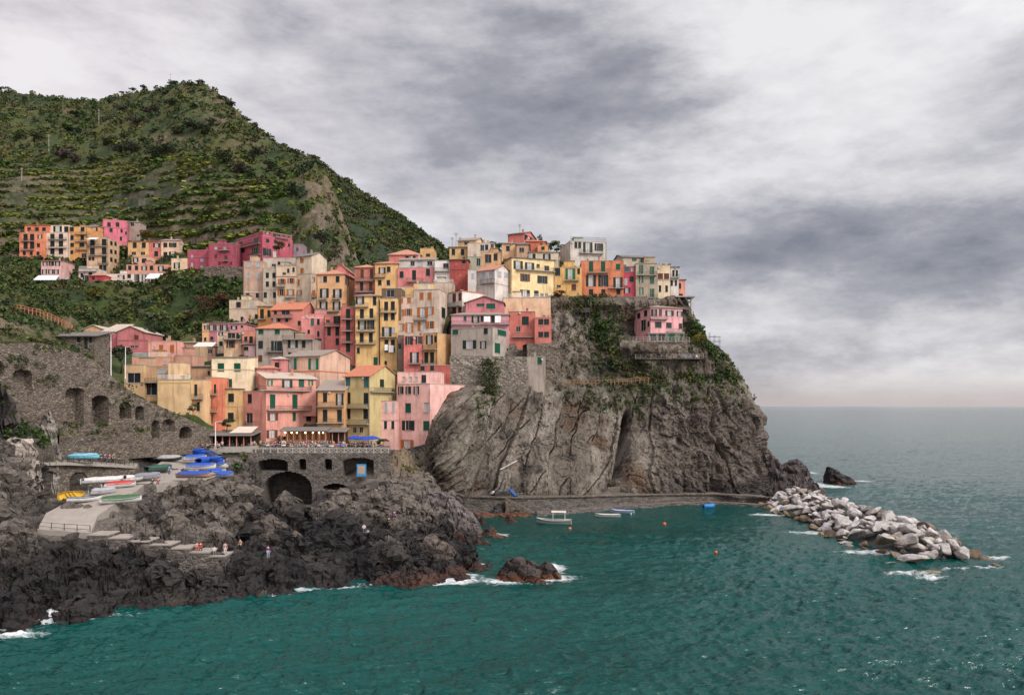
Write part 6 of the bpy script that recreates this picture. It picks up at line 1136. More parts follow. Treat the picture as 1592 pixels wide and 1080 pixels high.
def tree(nm, label, p, h, rad, kind='round', colr=VG[1], var=0, cat='tree', group=None, nl=900):
    key = (kind, tuple(np.round(colr, 3)), var)
    if key not in TM: TM[key] = tree_meshes(len(TM)*3+5, 5.0, 2.2, kind, colr, nl)
    o = thing(nm, label, cat, p, random.uniform(0, 6.28), group); o.scale = (rad/2.2, rad/2.2, h/5.0)
    link('trunk', TM[key][0], o); link('crown', TM[key][1], o); return o
def skyhit(px, py, dmin=300, dmax=1000, dz=0.0):
    """walk out along a sighting until it meets the hillside"""
    i = int(np.clip(round((px+260)/2.1), 0, len(hpx)-1)); zr = CH-(py-HY)*hd/F; ok = np.where((hd > dmin) & (GZ[:, i] >= zr))[0]
    j = ok[0] if len(ok) else int(np.argmax(np.where(hd > dmin, (GZ[:, i]-CH)/hd, -9))); return (HX[j, i], hd[j], GZ[j, i]+dz)
GREY = np.array((.030, .036, .022)); DK = np.array((.018, .029, .011)); RED = np.array((.085, .03, .014)); MAU = np.array((.055, .042, .036)); BR = np.array((.05, .10, .014)); YL = np.array((.15, .125, .012)); OL = np.array((.05, .055, .018))
for k, (px, py, h, r, kd, c_, lab) in enumerate([
    (14, 141, 9, 6.0, 'bush', DK, 'broad dark tree clump at the far left of the ridge'), (190, 141, 7, 3.0, 'pine', GREY, 'small wind bent tree on the ridge left of the tallest ridge tree'), (207, 143, 9, 3.4, 'pine', GREY, 'leaning pine in the middle of the ridge skyline'), (223, 141, 11, 3.6, 'pine', GREY, 'tallest round pine standing up from the ridge skyline'),
    (252, 139, 6, 3.2, 'bush', DK, 'low dark bush on the ridge just left of the mast'), (270, 133, 9, 4.4, 'round', DK, 'dark tree below the peak beside the mast'), (296, 131, 6, 3.6, 'bush', DK, 'bushy tree left on the rocky peak'), (311, 130, 6, 3.8, 'round', DK, 'bushy tree right on the rocky peak'),
    (346, 154, 6, 4.0, 'round', DK, 'first dark tree down the rocky shoulder from the peak'), (360, 164, 7, 3.8, 'round', DK, 'second dark tree down the rocky shoulder from the peak'), (382, 185, 6, 4.0, 'bush', DK, 'third dark tree down the rocky shoulder from the peak'), (402, 203, 5, 3.0, 'bush', DK, 'lowest dark bush on the rocky shoulder above the saddle'),
    (455, 236, 6, 3.0, 'round', DK, 'round tree on the saddle of the ridge'), (492, 250, 7, 2.6, 'pine', DK, 'little pine beside the gully between the two ridges'), (517, 268, 5, 2.4, 'round', DK, 'small tree at the top of the far green flank'), (536, 280, 6, 3.0, 'pine', DK, 'lone tree sticking up from the far green flank'),
    (610, 328, 5, 4.5, 'bush', DK, 'bush on the middle of the far skyline'), (652, 358, 6, 5.5, 'bush', DK, 'dark bush near the low end of the far skyline'), (676, 376, 7, 5.5, 'bush', DK, 'last dark bush where the far ridge meets the summit houses')]):
    tree('pine_tree' if kd == 'pine' else 'tree', lab, skyhit(px, py+3, 330, 1000, -1.2), h*.72, r*1.05, kd, c_, k % 2, nl=700)
midtrees = [(100, 246, 9, 7, MAU), (118, 250, 7, 5, MAU), (145, 250, 6, 4.5, DK), (170, 222, 6, 5, OL), (185, 238, 8, 6, GREY), (205, 238, 8, 6, GREY), (225, 222, 6, 5, BR*.6), (240, 248, 11, 6.5, DK), (262, 238, 9, 6, DK), (275, 205, 7, 6, DK), (300, 200, 8, 7, DK), (318, 208, 8, 6, DK), (330, 195, 6, 5, OL), (350, 252, 8, 6, DK), (372, 268, 7, 5.5, MAU), (388, 250, 7, 5, DK), (400, 240, 6, 5, GREY), (420, 262, 6, 4.5, DK), (440, 275, 6, 5, DK), (455, 300, 6, 4.5, DK), (430, 300, 5, 4, BR*.7), (405, 320, 5, 4, BR*.8), (385, 338, 5, 4.5, BR*.8), (350, 318, 5, 4, BR*.7), (320, 335, 5, 4, BR*.7), (200, 300, 5, 4.5, BR*.6), (60, 215, 7, 6, DK), (30, 212, 6, 6, DK), (105, 200, 6, 6, BR*.55), (120, 180, 6, 7, DK), (210, 190, 7, 7, MAU*1.2), (235, 175, 7, 7, MAU*1.2), (190, 172, 6, 6, MAU), (270, 160, 6, 6, DK), (480, 262, 6, 4, DK), (470, 330, 6, 4, BR*.7), (445, 350, 5, 3.6, YL*.7)]
nm_ = {0: 'dark green', 1: 'dark green'}
for k, (px, py, h, r, c_) in enumerate(midtrees):
    kindname = 'mauve bare' if c_[0] > c_[1]*1.15 and c_[2] > .02 else 'bright green' if c_[1] > .045 and c_[1] > c_[0]*1.5 else 'dark green' if c_[1] < .032 else 'grey olive'
    where = 'left' if px < 160 else 'middle' if px < 300 else 'right'
    zone = 'high on' if py < 215 else 'half way up' if py < 275 else 'among the vineyard terraces of'
    tree('tree', f'{kindname} round tree {zone} the {where} part of the mountain slope', skyhit(px, py+4, 330, 1000, -.8), h, r, 'round' if k % 3 else 'bush', c_, k % 2, group='trees on the mountain slope', nl=900)
for k, (px, py, d, h, r, kd, c_, lab) in enumerate([
    (188, 572, 196, 6.0, 3.0, 'round', DK*1.15, 'rounded dark green tree beside the white lamp post'), (236, 520, 236, 5, 2.6, 'bush', DK, 'dark shrub right of the dusty pink gabled house'), (345, 474, 262, 4.5, 3.6, 'bush', RED, 'rust red bush on the garden terraces left of the cream row'), (318, 482, 258, 5, 3.2, 'bush', RED*.8, 'larger rust red tree on the garden terraces'),
    (434, 392, 284, 4.2, 2.4, 'round', OL, 'climbing olive tree against the wall of the magenta house'), (352, 668, 170, 2.6, 1.6, 'round', OL*.7, 'spreading low tree in front of the cream and yellow house'), (300, 640, 166, 2.0, 1.3, 'bush', DK, 'small dark bush beside the end of the stone stair wall'),
    (410, 352, 322, 4, 3, 'bush', BR, 'bright green bush above the magenta roof'), (412, 345, 326, 5, 3, 'round', BR*.7, 'tall green tree behind the magenta roof'), (500, 385, 292, 6, 4, 'round', DK, 'dark tree under the rock spur behind the white gable'), (520, 400, 285, 5, 3.4, 'bush', OL, 'olive shrub at the foot of the rock spur'),
    (765, 391, 256, 3.4, 3.0, 'bush', BR*.6, 'green hedge shrub left of the coral red summit tower'), (779, 391, 258, 3.2, 3.0, 'bush', BR*.6, 'green hedge shrub right against the coral red summit tower'), (847, 392, 266, 3.6, 3.2, 'bush', BR*.6, 'leafy tree between the coral red tower and the grey white villa'), (866, 391, 266, 4.0, 3.2, 'bush', BR*.7, 'taller leafy tree beside the grey white villa'), (840, 378, 270, 3.4, 1.2, 'bush', DK, 'thin cypress like tree behind the orange summit house'),
    (1088, 534, 222.5, 3.0, 2.2, 'bush', YL, 'yellow flowering broom bush right of the pink ledge house'), (1070, 510, 229, 3.0, 1.8, 'bush', DK, 'dark shrub climbing under the stilted terrace'), (1084, 518, 230, 3.0, 2.2, 'bush', BR*.6, 'green shrub on the cliff shoulder beside the scaffold'), (1104, 552, 231, 3.6, 2.2, 'bush', BR*.55, 'green bush on the right skyline of the headland'), (1122, 580, 232, 3.0, 2.2, 'bush', DK, 'dark bush low on the right skyline of the headland'), (1132, 606, 231, 2.4, 1.8, 'bush', OL, 'olive bush at the cliff edge above the overhang'),
    (150, 462, 300, 4, 3, 'bush', YL*.6, 'yellowing shrub under the grey stone hut'), (285, 445, 310, 3.4, 5, 'bush', OL*1.3, 'long olive hedge shrub under the cream yellow house'), (35, 402, 376, 6, 5, 'bush', DK, 'dark trees clump left of the orange four storey house'), (70, 460, 330, 6, 4, 'bush', DK, 'dark bush under the white awning'), (120, 470, 320, 5, 5, 'bush', DK, 'broad dark bush under the hillside hamlet'), (235, 338, 400, 5, 4, 'bush', OL, 'olive bush right of the rose pink house'), (228, 370, 376, 4, 4, 'bush', YL*.5, 'yellow olive bush above the tan corner block'),
    (868, 462, 227, 2.2, 2.4, 'bush', RED*.7, 'reddish brown shrub under the golden yellow house')]):
    p = P(px, py+1, d); tree('tree' if kd != 'bush' else 'shrub', lab, p, h, r, kd, c_, k % 2, 'tree' if kd != 'bush' else 'shrub', nl=800)

# ------------------------------------------------------------------ people
def skin_mesh(name, vs, es, rs, m, sub=1):
    me = bpy.data.meshes.new('tmp'); me.from_pydata(vs, es, []); o = bpy.data.objects.new('tmp', me); COL.objects.link(o)
    sk = o.modifiers.new('s', 'SKIN'); sb = o.modifiers.new('d', 'SUBSURF'); sb.levels = sub; sb.render_levels = sub
    if not me.skin_vertices: me.attributes.new('skin', 'FLOAT', 'POINT')
    for i, r in enumerate(rs): me.skin_vertices[0].data[i].radius = r if isinstance(r, tuple) else (r, r); me.skin_vertices[0].data[i].use_root = i == 0
    dg = bpy.context.evaluated_depsgraph_get(); out = bpy.data.meshes.new_from_object(o.evaluated_get(dg)); out.name = name; out.materials.clear(); out.materials.append(m)
    out.polygons.foreach_set('use_smooth', [True]*len(out.polygons)); bpy.data.objects.remove(o); bpy.data.meshes.remove(me); return out
def chain(pts, rs): return list(pts), [(i, i+1) for i in range(len(pts)-1)], list(rs)
def join(parts):
    V, E, R_ = [], [], []
    for v, e, r in parts: o = len(V); V += v; E += [(a+o, b+o) for a, b in e]; R_ += r
    return V, E, R_
def pose(kind):
    hz = .92 if kind != 'sit' else .45; z = hz-.92
    J = {'pel': (0, 0, .95+z), 'sp': (0, .01, 1.15+z), 'ch': (0, 0, 1.36+z), 'nk': (0, .01, 1.5+z), 'hd': (0, -.02, 1.60+z), 'tp': (0, 0, 1.69+z)}
    for s, n in ((-1, 'l'), (1, 'r')):
        J['sh'+n] = (s*.19, .01, 1.41+z); sw = s*.12 if kind == 'walk' else 0
        J['el'+n] = (s*.25, .04-sw, 1.13+z); J['wr'+n] = (s*.25, -.08-sw*1.6, .90+z) if kind != 'sit' else (s*.14, -.25, .62)
        if kind == 'lean': J['el'+n] = (s*.27, -.12, 1.2); J['wr'+n] = (s*.2, -.33, 1.12)
        J['hp'+n] = (s*.10, 0, .90+z); st = s*.2 if kind == 'walk' else 0
        J['kn'+n] = (s*.11, -.03+st*.6, .50) if kind != 'sit' else (s*.13, -.42, .47)
        J['an'+n] = (s*.11, .03+st, .08) if kind != 'sit' else (s*.13, -.44, .08); J['to'+n] = (s*.12, J['an'+n][1]-.18, .035)
    return J
PEOPLE = {}
def person_set(kind):
    if kind in PEOPLE: return PEOPLE[kind]
    J = pose(kind); parts = []
    names = ['pel', 'sp', 'ch', 'nk', 'hd', 'tp']; V = [J[n] for n in names]; E = [(i, i+1) for i in range(5)]; Rr = [(.14, .10), (.125, .09), (.15, .10), .055, (.085, .10), (.06, .07)]
    V.append((0, -.115, J['hd'][2]+.005)); E.append((4, 6)); Rr.append(.016)          # nose
    for s, n in ((-1, 'l'), (1, 'r')):
        i = len(V); V += [J['sh'+n], J['el'+n], J['wr'+n]]; E += [(2, i), (i, i+1), (i+1, i+2)]; Rr += [.058, .043, .03]
        w_ = Vector(J['wr'+n]); d = (w_-Vector(J['el'+n])).normalized(); V.append(tuple(w_+d*.06)); E.append((i+2, i+3)); Rr.append((.038, .018))
        i2 = len(V); V += [J['hp'+n], J['kn'+n], J['an'+n], J['to'+n]]; E += [(0, i2), (i2, i2+1), (i2+1, i2+2), (i2+2, i2+3)]; Rr += [.085, .056, .04, .035]
    body = skin_mesh('body', V, E, Rr, M['skin'])
    # five fingers per hand, rooted in the palm
    FV, FE, FR = [], [], []
    for s, n in ((-1, 'l'), (1, 'r')):
        w_ = Vector(J['wr'+n]); d = (w_-Vector(J['el'+n])).normalized(); side = d.cross(Vector((0, 0, 1))); side = Vector((0, 1, 0)) if side.length < .1 else side.normalized(); cur = d.cross(side)
        for k, (off, ln) in enumerate(((-.027, .062), (-.009, .074), (.009, .07), (.026, .055), (-.04, .045))):
            b0 = w_+d*(.07 if k < 4 else .025)+side*off; dirn = d if k < 4 else (d*.6-side*.8).normalized(); o_ = len(FV)
            FV += [tuple(b0), tuple(b0+dirn*ln*.55+cur*.006), tuple(b0+dirn*ln*.95+cur*.022)]; FE += [(o_, o_+1), (o_+1, o_+2)]; FR += [.009, .008, .006]
    # fingers are grown one by one and merged into the body mesh
    import bmesh
    bm = bmesh.new(); bm.from_mesh(body)
    for k in range(0, len(FV), 3):
        t_ = skin_mesh('f', FV[k:k+3], [(0, 1), (1, 2)], FR[k:k+3], M['skin']); bm.from_mesh(t_); bpy.data.meshes.remove(t_)
    bm.to_mesh(body); bm.free(); body.polygons.foreach_set('use_smooth', [True]*len(body.polygons))
    V = [J['pel'], J['sp'], J['ch'], (0, .01, J['nk'][2]-.04)]; E = [(0, 1), (1, 2), (2, 3)]; Rr = [(.155, .115), (.145, .108), (.168, .118), .07]
    for n in 'lr': i = len(V); e_ = Vector(J['el'+n]); w_ = Vector(J['wr'+n]); V += [J['sh'+n], J['el'+n], tuple(e_+(w_-e_)*.75)]; E += [(2, i), (i, i+1), (i+1, i+2)]; Rr += [.075, .057, .045]
    shirt = skin_mesh('shirt', V, E, Rr, M['cloth'])
    V = [(0, 0, J['pel'][2]+.03), (0, 0, J['pel'][2]-.06)]; E = [(0, 1)]; Rr = [(.15, .11), (.15, .115)]
    for n in 'lr': i = len(V); V += [J['hp'+n], J['kn'+n], J['an'+n]]; E += [(1, i), (i, i+1), (i+1, i+2)]; Rr += [.10, .072, .06]
    tr = skin_mesh('trousers', V, E, Rr, M['cloth'])
    hb = bmesh.new(); bmesh.ops.create_uvsphere(hb, u_segments=12, v_segments=8, radius=.118)
    bmesh.ops.delete(hb, geom=[v for v in hb.verts if v.co.z < -.01 and v.co.y < .03], context='VERTS')
    for v in hb.verts: v.co = Vector((v.co.x*.9, v.co.y*1.02+.012, v.co.z*1.05+J['hd'][2]+.035))
    hair = bpy.data.meshes.new('hair'); hb.to_mesh(hair); hb.free(); hair.materials.append(M['cloth'])
    PEOPLE[kind] = (body, shirt, tr, hair); return PEOPLE[kind]
def person(p, kind, shirt, trous, label, rot=0, group=None, hair=(.03, .02, .012), h=1.0):
    o = thing('person', label, 'person', p, rot, group); o.scale = (h, h, h); b, s, t, hr = person_set(kind)
    link('body', b, o, color=(.5, .3, .22)); link('shirt', s, o, color=shirt); link('trousers', t, o, color=trous); link('hair', hr, o, color=hair); return o
def shit(px, py, dmin=80):
    """first point of the shore seen along a sighting"""
    i = int(np.clip(round((px+170)/1.25), 0, len(spx)-1)); zr = CH-(py-HY)*SV[:, i, 1]/F; ok = np.where((sd > dmin) & (SV[:, i, 2] >= zr))[0]; j = ok[0] if len(ok) else len(sd)-1
    j = min(j+3, len(sd)-1); return (SV[j, i, 0], SV[j, i, 1], float(SV[j-2:j+3, i-1:i+2, 2].max())-.03)
def deck(px, py): return P(px, py, np.interp(py, [702, 709, 719, 731, 741, 750, 762, 775, 797, 822], [165, 159, 152, 145, 138, 131, 124, 117, 110, 104]))
WH, BK, RD, BL_, JN, GY, PU, YE, GN, OR_ = (.6, .58, .56), (.02, .02, .022), (.42, .03, .03), (.03, .12, .40), (.06, .09, .16), (.2, .2, .2), (.14, .03, .22), (.55, .38, .05), (.05, .2, .08), (.6, .2, .04)
for px, py, kd, s_, t_, lab, rot, dm in [(415, 882, 'stand', PU, (.3, .4, .5), 'person in a purple top and pale jeans standing on the dark foreground rocks', .6, 80), (377, 866, 'stand', (.5, .28, .2), BK, 'bare chested person standing by the foot of the harbour steps', -.4, 80), (560, 842, 'sit', WH, JN, 'person in white sitting high on the slanted foreground rock', .3, 80), (612, 820, 'sit', PU, BK, 'person in dark violet sitting near the ridge of the grey boulders', .2, 80), (604, 824, 'sit', BK, BK, 'person in black sitting beside the one in dark violet', .5, 80), (578, 826, 'sit', WH, GY, 'person in pale clothes sitting on the rock behind the one in white', -.5, 80)]:
    person(shit(px, py, dm), kd, s_, t_, lab, rot)
for px, py, kd, s_, t_, lab, rot in [(263, 738, 'walk', (.05, .22, .5), (.04, .08, .2), 'person in a bright blue jacket walking across the boat yard', .5), (237, 754, 'sit', BK, BK, 'person in black sitting on the near edge of the boat yard wall', 0), (246, 754, 'sit', RD, JN, 'person in red sitting on the near edge of the boat yard wall', .2)]:
    person(deck(px, py), kd, s_, t_, lab, rot)
for k, (px, s_, t_, lab) in enumerate([(157, BK, JN, 'person in black at the promenade railing beside the upturned rowing boat'), (163, BL_, BK, 'person in blue standing on the promenade between black and red'), (170, RD, JN, 'person in a red jacket standing on the promenade'), (175, GY, BK, 'person in grey at the right end of the promenade group'), (184, BK, BK, 'person in dark clothes walking alone along the promenade'), (4, RD, BK, 'person in red at the far left end of the promenade')]):
    d = np.interp(px, [0, 100, 160, 215], [121, 130.5, 137.5, 146]); z = P(px, np.interp(px, [0, 100, 160, 215], [718.5, 717, 719.5, 722.5]), d); person((z[0], d, z[2]+.05), 'walk' if k % 2 else 'stand', s_, t_, lab, .7*k)
def on_piazza(px, d): x, _, _ = P(px, HY, d); y0, y1 = np.interp(px, [345, 400, 500, 606], [165.3, 165.4, 166.7, 168]), np.interp(px, [345, 400, 500, 606], [176, 177, 179, 181]); za, zb = CH-(699.6-HY)*y0/F, CH-(np.interp(px, [345, 400, 500, 606], [692, 692, 692, 693])-HY)*y1/F; return (x, d, za+(zb-za)*(d-y0)/(y1-y0)+.05)
pr = random.Random(3); pal = [(WH, 'white'), (BK, 'black'), (RD, 'red'), (BL_, 'blue'), (GY, 'grey'), (PU, 'purple'), (YE, 'yellow'), (GN, 'green'), (OR_, 'orange'), ((.5, .35, .3), 'pale pink'), (JN, 'navy')]
for i in range(104):
    px = 352+i*2.36+pr.uniform(-1.2, 1.2); d = pr.choice([168.6, 169.2, 170, 171, 172.2]); c_, cn = pal[[1, 0, 4, 1, 3, 10, 2, 1, 9, 4, 0, 7, 1, 5, 6, 8][(i*7+i//5) % 16]]; kd = pr.choice(['stand', 'sit', 'sit', 'walk', 'stand'])
    zone = ('left of the restaurant pavilion' if px < 432 else 'in front of the restaurant pavilion' if px < 508 else 'beside the blue parasols' if px < 575 else 'at the right end of the balustrade')
    person(on_piazza(px, d), kd, c_, pr.choice([JN, BK, GY]), f'{"seated" if kd == "sit" else "standing" if kd == "stand" else "walking"} person in {cn} on the piazza {zone}', pr.uniform(0, 6.28), 'people on the piazza', pr.choice([(.03, .02, .012), (.1, .06, .03), (.25, .18, .1)]))
for i in range(22):
    px = 284+i*2.9+pr.uniform(-1, 1); d = pr.choice([162.5, 163.5, 164.5]); c_, cn = pal[[1, 0, 2, 10, 0, 1, 9, 4][(i*5) % 8]]; p_ = P(px, 697, d); kd = 'sit' if i % 3 else 'stand'
    person((p_[0], d, P(px, 697, 163.5)[2]), kd, c_, BK, f'{"seated" if kd == "sit" else "standing"} person in {cn} in front of the long dark restaurant canopy', pr.uniform(0, 6.28), 'guests under the dark canopy')

# ------------------------------------------------------------------ boats
def boat(label, p, rot, L, W, Hh, hull, cover=None, inner=(.45, .42, .38), tilt=0.0, roll=0.0, motor=False, flip=False, group='boats drawn up at the harbour', stripe=None, canopy=None):
    o = thing('boat', label, 'boat', p, 0, group); o.rotation_euler = (roll+(math.pi if flip else 0), tilt, rot); n, m = 21, 9
    Hh *= 1.4; W *= 1.2
    if flip: o.location.z += Hh
    t = np.linspace(-1, 1, n); hw = W/2*np.clip(1-np.abs(np.where(t > 0, t, t*.62))**2.4, 0, 1)**.8; hw[0] = max(hw[0], W*.18); sheer = Hh*(.82+.30*np.clip(t, 0, 1)**2+.06*np.clip(-t, 0, 1)**2); keel = Hh*.35*np.clip(t, 0, 1)**4
    a_ = np.linspace(-math.pi/2, math.pi/2, m)
    def shell(k, zlift):
        X_ = np.repeat((t*L/2*(1-(1-k)*.35))[:, None], m, 1); S = np.sin(a_)[None]; Y_ = hw[:, None]*k*np.sign(S)*np.abs(S)**.75; Z_ = keel[:, None]+zlift+(sheer-keel-zlift)[:, None]*(1-np.cos(a_)[None]**.9); return np.stack([X_, Y_, Z_], -1)
    out, inn = shell(1.0, 0), shell(.9, Hh*.12); g = np.concatenate([out.reshape(-1, 3), inn.reshape(-1, 3)]); i_ = np.arange(n*m).reshape(n, m); fo_ = grid_faces(n, m); fi = fo_[:, ::-1]+n*m
    rim = np.concatenate([np.stack([i_[:-1, c_], i_[1:, c_], i_[1:, c_]+n*m, i_[:-1, c_]+n*m], -1) for c_ in (0, m-1)]+[np.stack([i_[0, :-1], i_[0, 1:], i_[0, 1:]+n*m, i_[0, :-1]+n*m], -1)])
    link('hull', np_mesh('hull', g, np.concatenate([fo_, fi, rim]), None, True, [M['hull']]), o, color=hull)
    gb = MB(); 
    for c_ in (0, m-1): gb.tube([tuple(out[k, c_]+np.array((0, 0, .02))) for k in range(n)], .05, 5)
    gb.build('gunwale', M['hull'], o, color=stripe or tuple(v*.5 for v in hull))
    if cover is None:
        for x in (-.28, .02, .32):
            k = int((x+1)/2*(n-1)); h2 = hw[k]*.88; tb = MB(); tb.box((x*L/2-.13, -h2, sheer[k]*.72), (x*L/2+.13, h2, sheer[k]*.72+.045)); tb.build('thwart', M['paint'], o, color=inner)
    else:
        c2 = np.linspace(-1, 1, 11); X_ = np.repeat((t[1:-1]*L/2)[:, None], 11, 1); Y_ = hw[1:-1, None]*1.05*c2[None]; rise = .17*W+.08; Z_ = sheer[1:-1, None]+.06+rise*(1-np.abs(c2[None])**1.7)*(1-np.abs(t[1:-1, None])**4)-.22*(np.abs(c2[None]) > .95)+fbm(X_*2.2, Y_*2.2, L, 3)*.09
        link('cover', np_mesh('cover', np.stack([X_, Y_, Z_], -1).reshape(-1, 3), grid_faces(n-2, 11), None, True, [M['tarp']]), o, color=cover)
    if motor:
        mb = MB(); x = -L/2; mb.box((x-.35, -.16, sheer[0]-.1), (x-.02, .16, sheer[0]+.42)); mb.tube([(x-.18, 0, sheer[0]-.1), (x-.22, 0, sheer[0]-.8)], .06, 6); mb.build('outboard_motor', M['paint'], o, color=BK)
    if canopy:
        cb = MB(); 
        for x in (-.32, .02):
            for s in (-1, 1): cb.tube([(x*L, s*W*.36, Hh*.7), (x*L, s*W*.36, Hh+1.5)], .03, 5)
        cb.build('canopy_frame', M['white'], o); cp = MB(); u_ = np.linspace(-1, 1, 9)
        X_, Y_ = np.meshgrid(np.linspace(-.36*L, .06*L, 7), u_*W*.42, indexing='ij'); Z_ = Hh+1.5+.22*(1-(Y_/(W*.42))**2); link('canopy', np_mesh('canopy', np.stack([X_, Y_, Z_], -1).reshape(-1, 3), grid_faces(7, 9), None, True, [M['tarp']]), o, color=canopy)
    return o
TB = (.02, .085, .42); W_ = (.62, .60, .57)
boat('long slender white boat lying along the vault wall above the slipway', deck(172, 750), R(38), 9.0, 1.5, .6, W_, cover=(.60, .57, .54), roll=.15)
boat('white boat with a bright red inside beside the long slender white boat', deck(186, 758), R(48), 5.2, 1.6, .6, W_, inner=(.5, .04, .03), cover=(.48, .04, .035), roll=-.1)
boat('pale grey dinghy on the slipway below the red boat', deck(160, 768), R(45), 3.8, 1.5, .55, (.45, .44, .44), cover=(.36, .36, .38))
boat('white rowing boat with a green inside nearest the slipway foot', deck(131, 780), R(30), 4.6, 1.7, .6, W_, inner=(.04, .25, .16), stripe=(.02, .03, .06))
boat('yellow boat tipped up against the vault wall', deck(110, 774), R(70), 4.2, 1.4, .55, (.60, .36, .04), inner=(.5, .3, .04), roll=.6)
boat('white dinghy with a black outboard motor beside the vault wall', deck(209, 748), R(75), 4.0, 1.6, .65, W_, motor=True)
boat('grey covered boat right of the dinghy with the outboard', deck(229, 745), R(40), 4.6, 1.7, .65, (.35, .35, .37), cover=(.22, .22, .24))
boat('dark green covered boat in front of the stone wall corner', deck(247, 733), R(60), 5.4, 1.9, .7, (.06, .09, .08), cover=(.035, .10, .07))
boat('black and white boat under a grey cover at the back of the boat yard', deck(260, 716), R(5), 5.6, 1.8, .6, (.05, .05, .055), cover=(.40, .38, .37), stripe=W_)
boat('boat under a magenta cover at the back of the boat yard', deck(272, 708), R(8), 5.2, 1.8, .6, (.10, .08, .09), cover=(.36, .05, .16))
boat('teal boat furthest back in the boat yard', deck(268, 702), R(20), 4.4, 1.6, .6, (.05, .18, .24), cover=(.04, .14, .2))
boat('white boat left of the blue covers by the lamp post', deck(304, 704), R(-12), 4.6, 1.7, .6, W_, cover=(.5, .48, .46))
for px, py, rt, L_, hu, lab in [(308, 706, -25, 4.2, TB, 'boat under a blue cover right behind the lamp post'), (326, 710, -60, 3.8, (.1, .1, .14), 'dark hulled boat under a blue cover near the balustrade end'), (303, 716, 30, 4.4, W_, 'white boat under a loose blue cover left in the middle row'), (318, 720, 75, 4.0, TB, 'blue covered boat seen end on in the middle of the boat yard'), (336, 719, -35, 4.2, TB, 'blue covered boat lying askew right in the middle row'), (312, 730, 8, 5.6, W_, 'white hulled boat under a long blue cover in the second row'), (346, 728, -50, 3.8, W_, 'small white boat under a blue cover at the right edge of the yard'), (303, 743, -4, 6.4, (.42, .27, .15), 'wooden hulled boat under a bright blue cover nearest the retaining wall'), (334, 739, 65, 3.2, (.5, .5, .5), 'grey dinghy under a blue cover seen end on by the retaining wall'), (349, 743, 20, 3.0, (.2, .2, .22), 'smallest blue covered dinghy at the corner of the retaining wall')]:
    boat(lab, deck(px, py), R(rt), L_, 1.8, .7, hu, cover=TB, group='blue covered boats')
boat('white boat with a dark green cover on the seaward side of the slipway', deck(188, 782), R(28), 5.6, 1.9, .65, W_, cover=(.05, .12, .05))
x_, y_, z_ = P(130, 714, 131.5); boat('upturned turquoise and white rowing boat resting on the promenade', (x_, y_, z_), R(12), 5.0, 1.5, .55, (.20, .48, .58), cover=(.2, .45, .55), flip=False)
def wat(px, py): return P(px, py, CH*F/(py-HY))
boat('fishing boat with a cream sun canopy moored at the quay', tuple(wat(861, 814)[:2])+(-.25,), R(172), 7.4, 2.2, .95, (.30, .34, .30), inner=(.25, .15, .1), canopy=(.62, .55, .46), group='boats in the harbour', stripe=(.6, .6, .55))
boat('long white open dinghy moored beside the blue boat', tuple(wat(945, 803)[:2])+(-.15,), R(178), 5.8, 1.6, .6, W_, group='boats in the harbour')
boat('white boat with a blue stripe moored behind the white dinghy', tuple(wat(967, 797)[:2])+(-.15,), R(165), 5.6, 1.7, .65, (.50, .53, .58), stripe=(.03, .1, .4), inner=(.1, .2, .45), group='boats in the harbour')
boat('small bright blue boat moored alone against the quay', tuple(wat(1102, 789)[:2])+(-.1,), R(20), 3.4, 1.5, .55, (.03, .20, .55), cover=(.04, .22, .55), group='boats in the harbour')
for px, py, c_, r, lab in [(1033, 815, (.6, .14, .05), .38, 'orange mooring buoy right of the moored boats'), (1113, 859, (.6, .14, .05), .30, 'orange mooring buoy floating in the open harbour'), (886, 822, (.6, .2, .1), .32, 'orange buoy at the stern of the fishing boat'), (981, 799, (.5, .5, .5), .22, 'pale buoy at the bow of the blue striped boat')]:
    o = thing('buoy', lab, 'buoy', wat(px, py)); 
    import bmesh
    bm = bmesh.new(); bmesh.ops.create_uvsphere(bm, u_segments=14, v_segments=10, radius=r); me = bpy.data.meshes.new('float'); bm.to_mesh(me); bm.free(); me.materials.append(M['paint']); me.polygons.foreach_set('use_smooth', [True]*len(me.polygons)); link('float', me, o, (0, 0, r*.3), color=c_)
    mb = MB(); mb.tube([(0, 0, r*1.2), (0, 0, r*1.55)], .05, 6); mb.build('mooring_eye', M['iron'], o)

# ------------------------------------------------------------------ harbour front furniture
bal = thing('balustrade', 'stone balustrade of crossed bars along the terrace bridge', 'balustrade', P(480, 703, 166.5)); B0 = bal.location
def along(px0, px1, n, d0, d1, py0, py1): return [Vector(P(px0+(px1-px0)*i/n, py0+(py1-py0)*i/n, d0+(d1-d0)*i/n)) for i in range(n+1)]
pts = along(352, 604, 22, 165.2, 168.0, 703.6, 703.6); hh = 1.12
post = MB(); post.box((-.14, -.14, -.1), (.14, .14, hh+.04)); pm = post.mesh('post', [M['concrete']])
for p in pts: link('post', pm, bal, tuple(p-B0))
xm = {}
for i in range(22):
    a_, b_ = pts[i], pts[i+1]; L_ = (b_-a_).length; ang = math.atan2(b_.y-a_.y, b_.x-a_.x); k = round(L_, 1)
    if k not in xm:
        mb = MB(); mb.box((.14, -.1, hh-.14), (k-.14, .1, hh)); mb.box((.14, -.08, .02), (k-.14, .08, .14)); mb.tube([(.14, 0, .14), (k-.14, 0, hh-.14)], .085, 5); mb.tube([(.14, .002, hh-.14), (k-.14, .002, .14)], .085, 5); xm[k] = mb.mesh('cross_panel', [M['concrete']])
    link('cross_panel', xm[k], bal, tuple(a_-B0), ang)
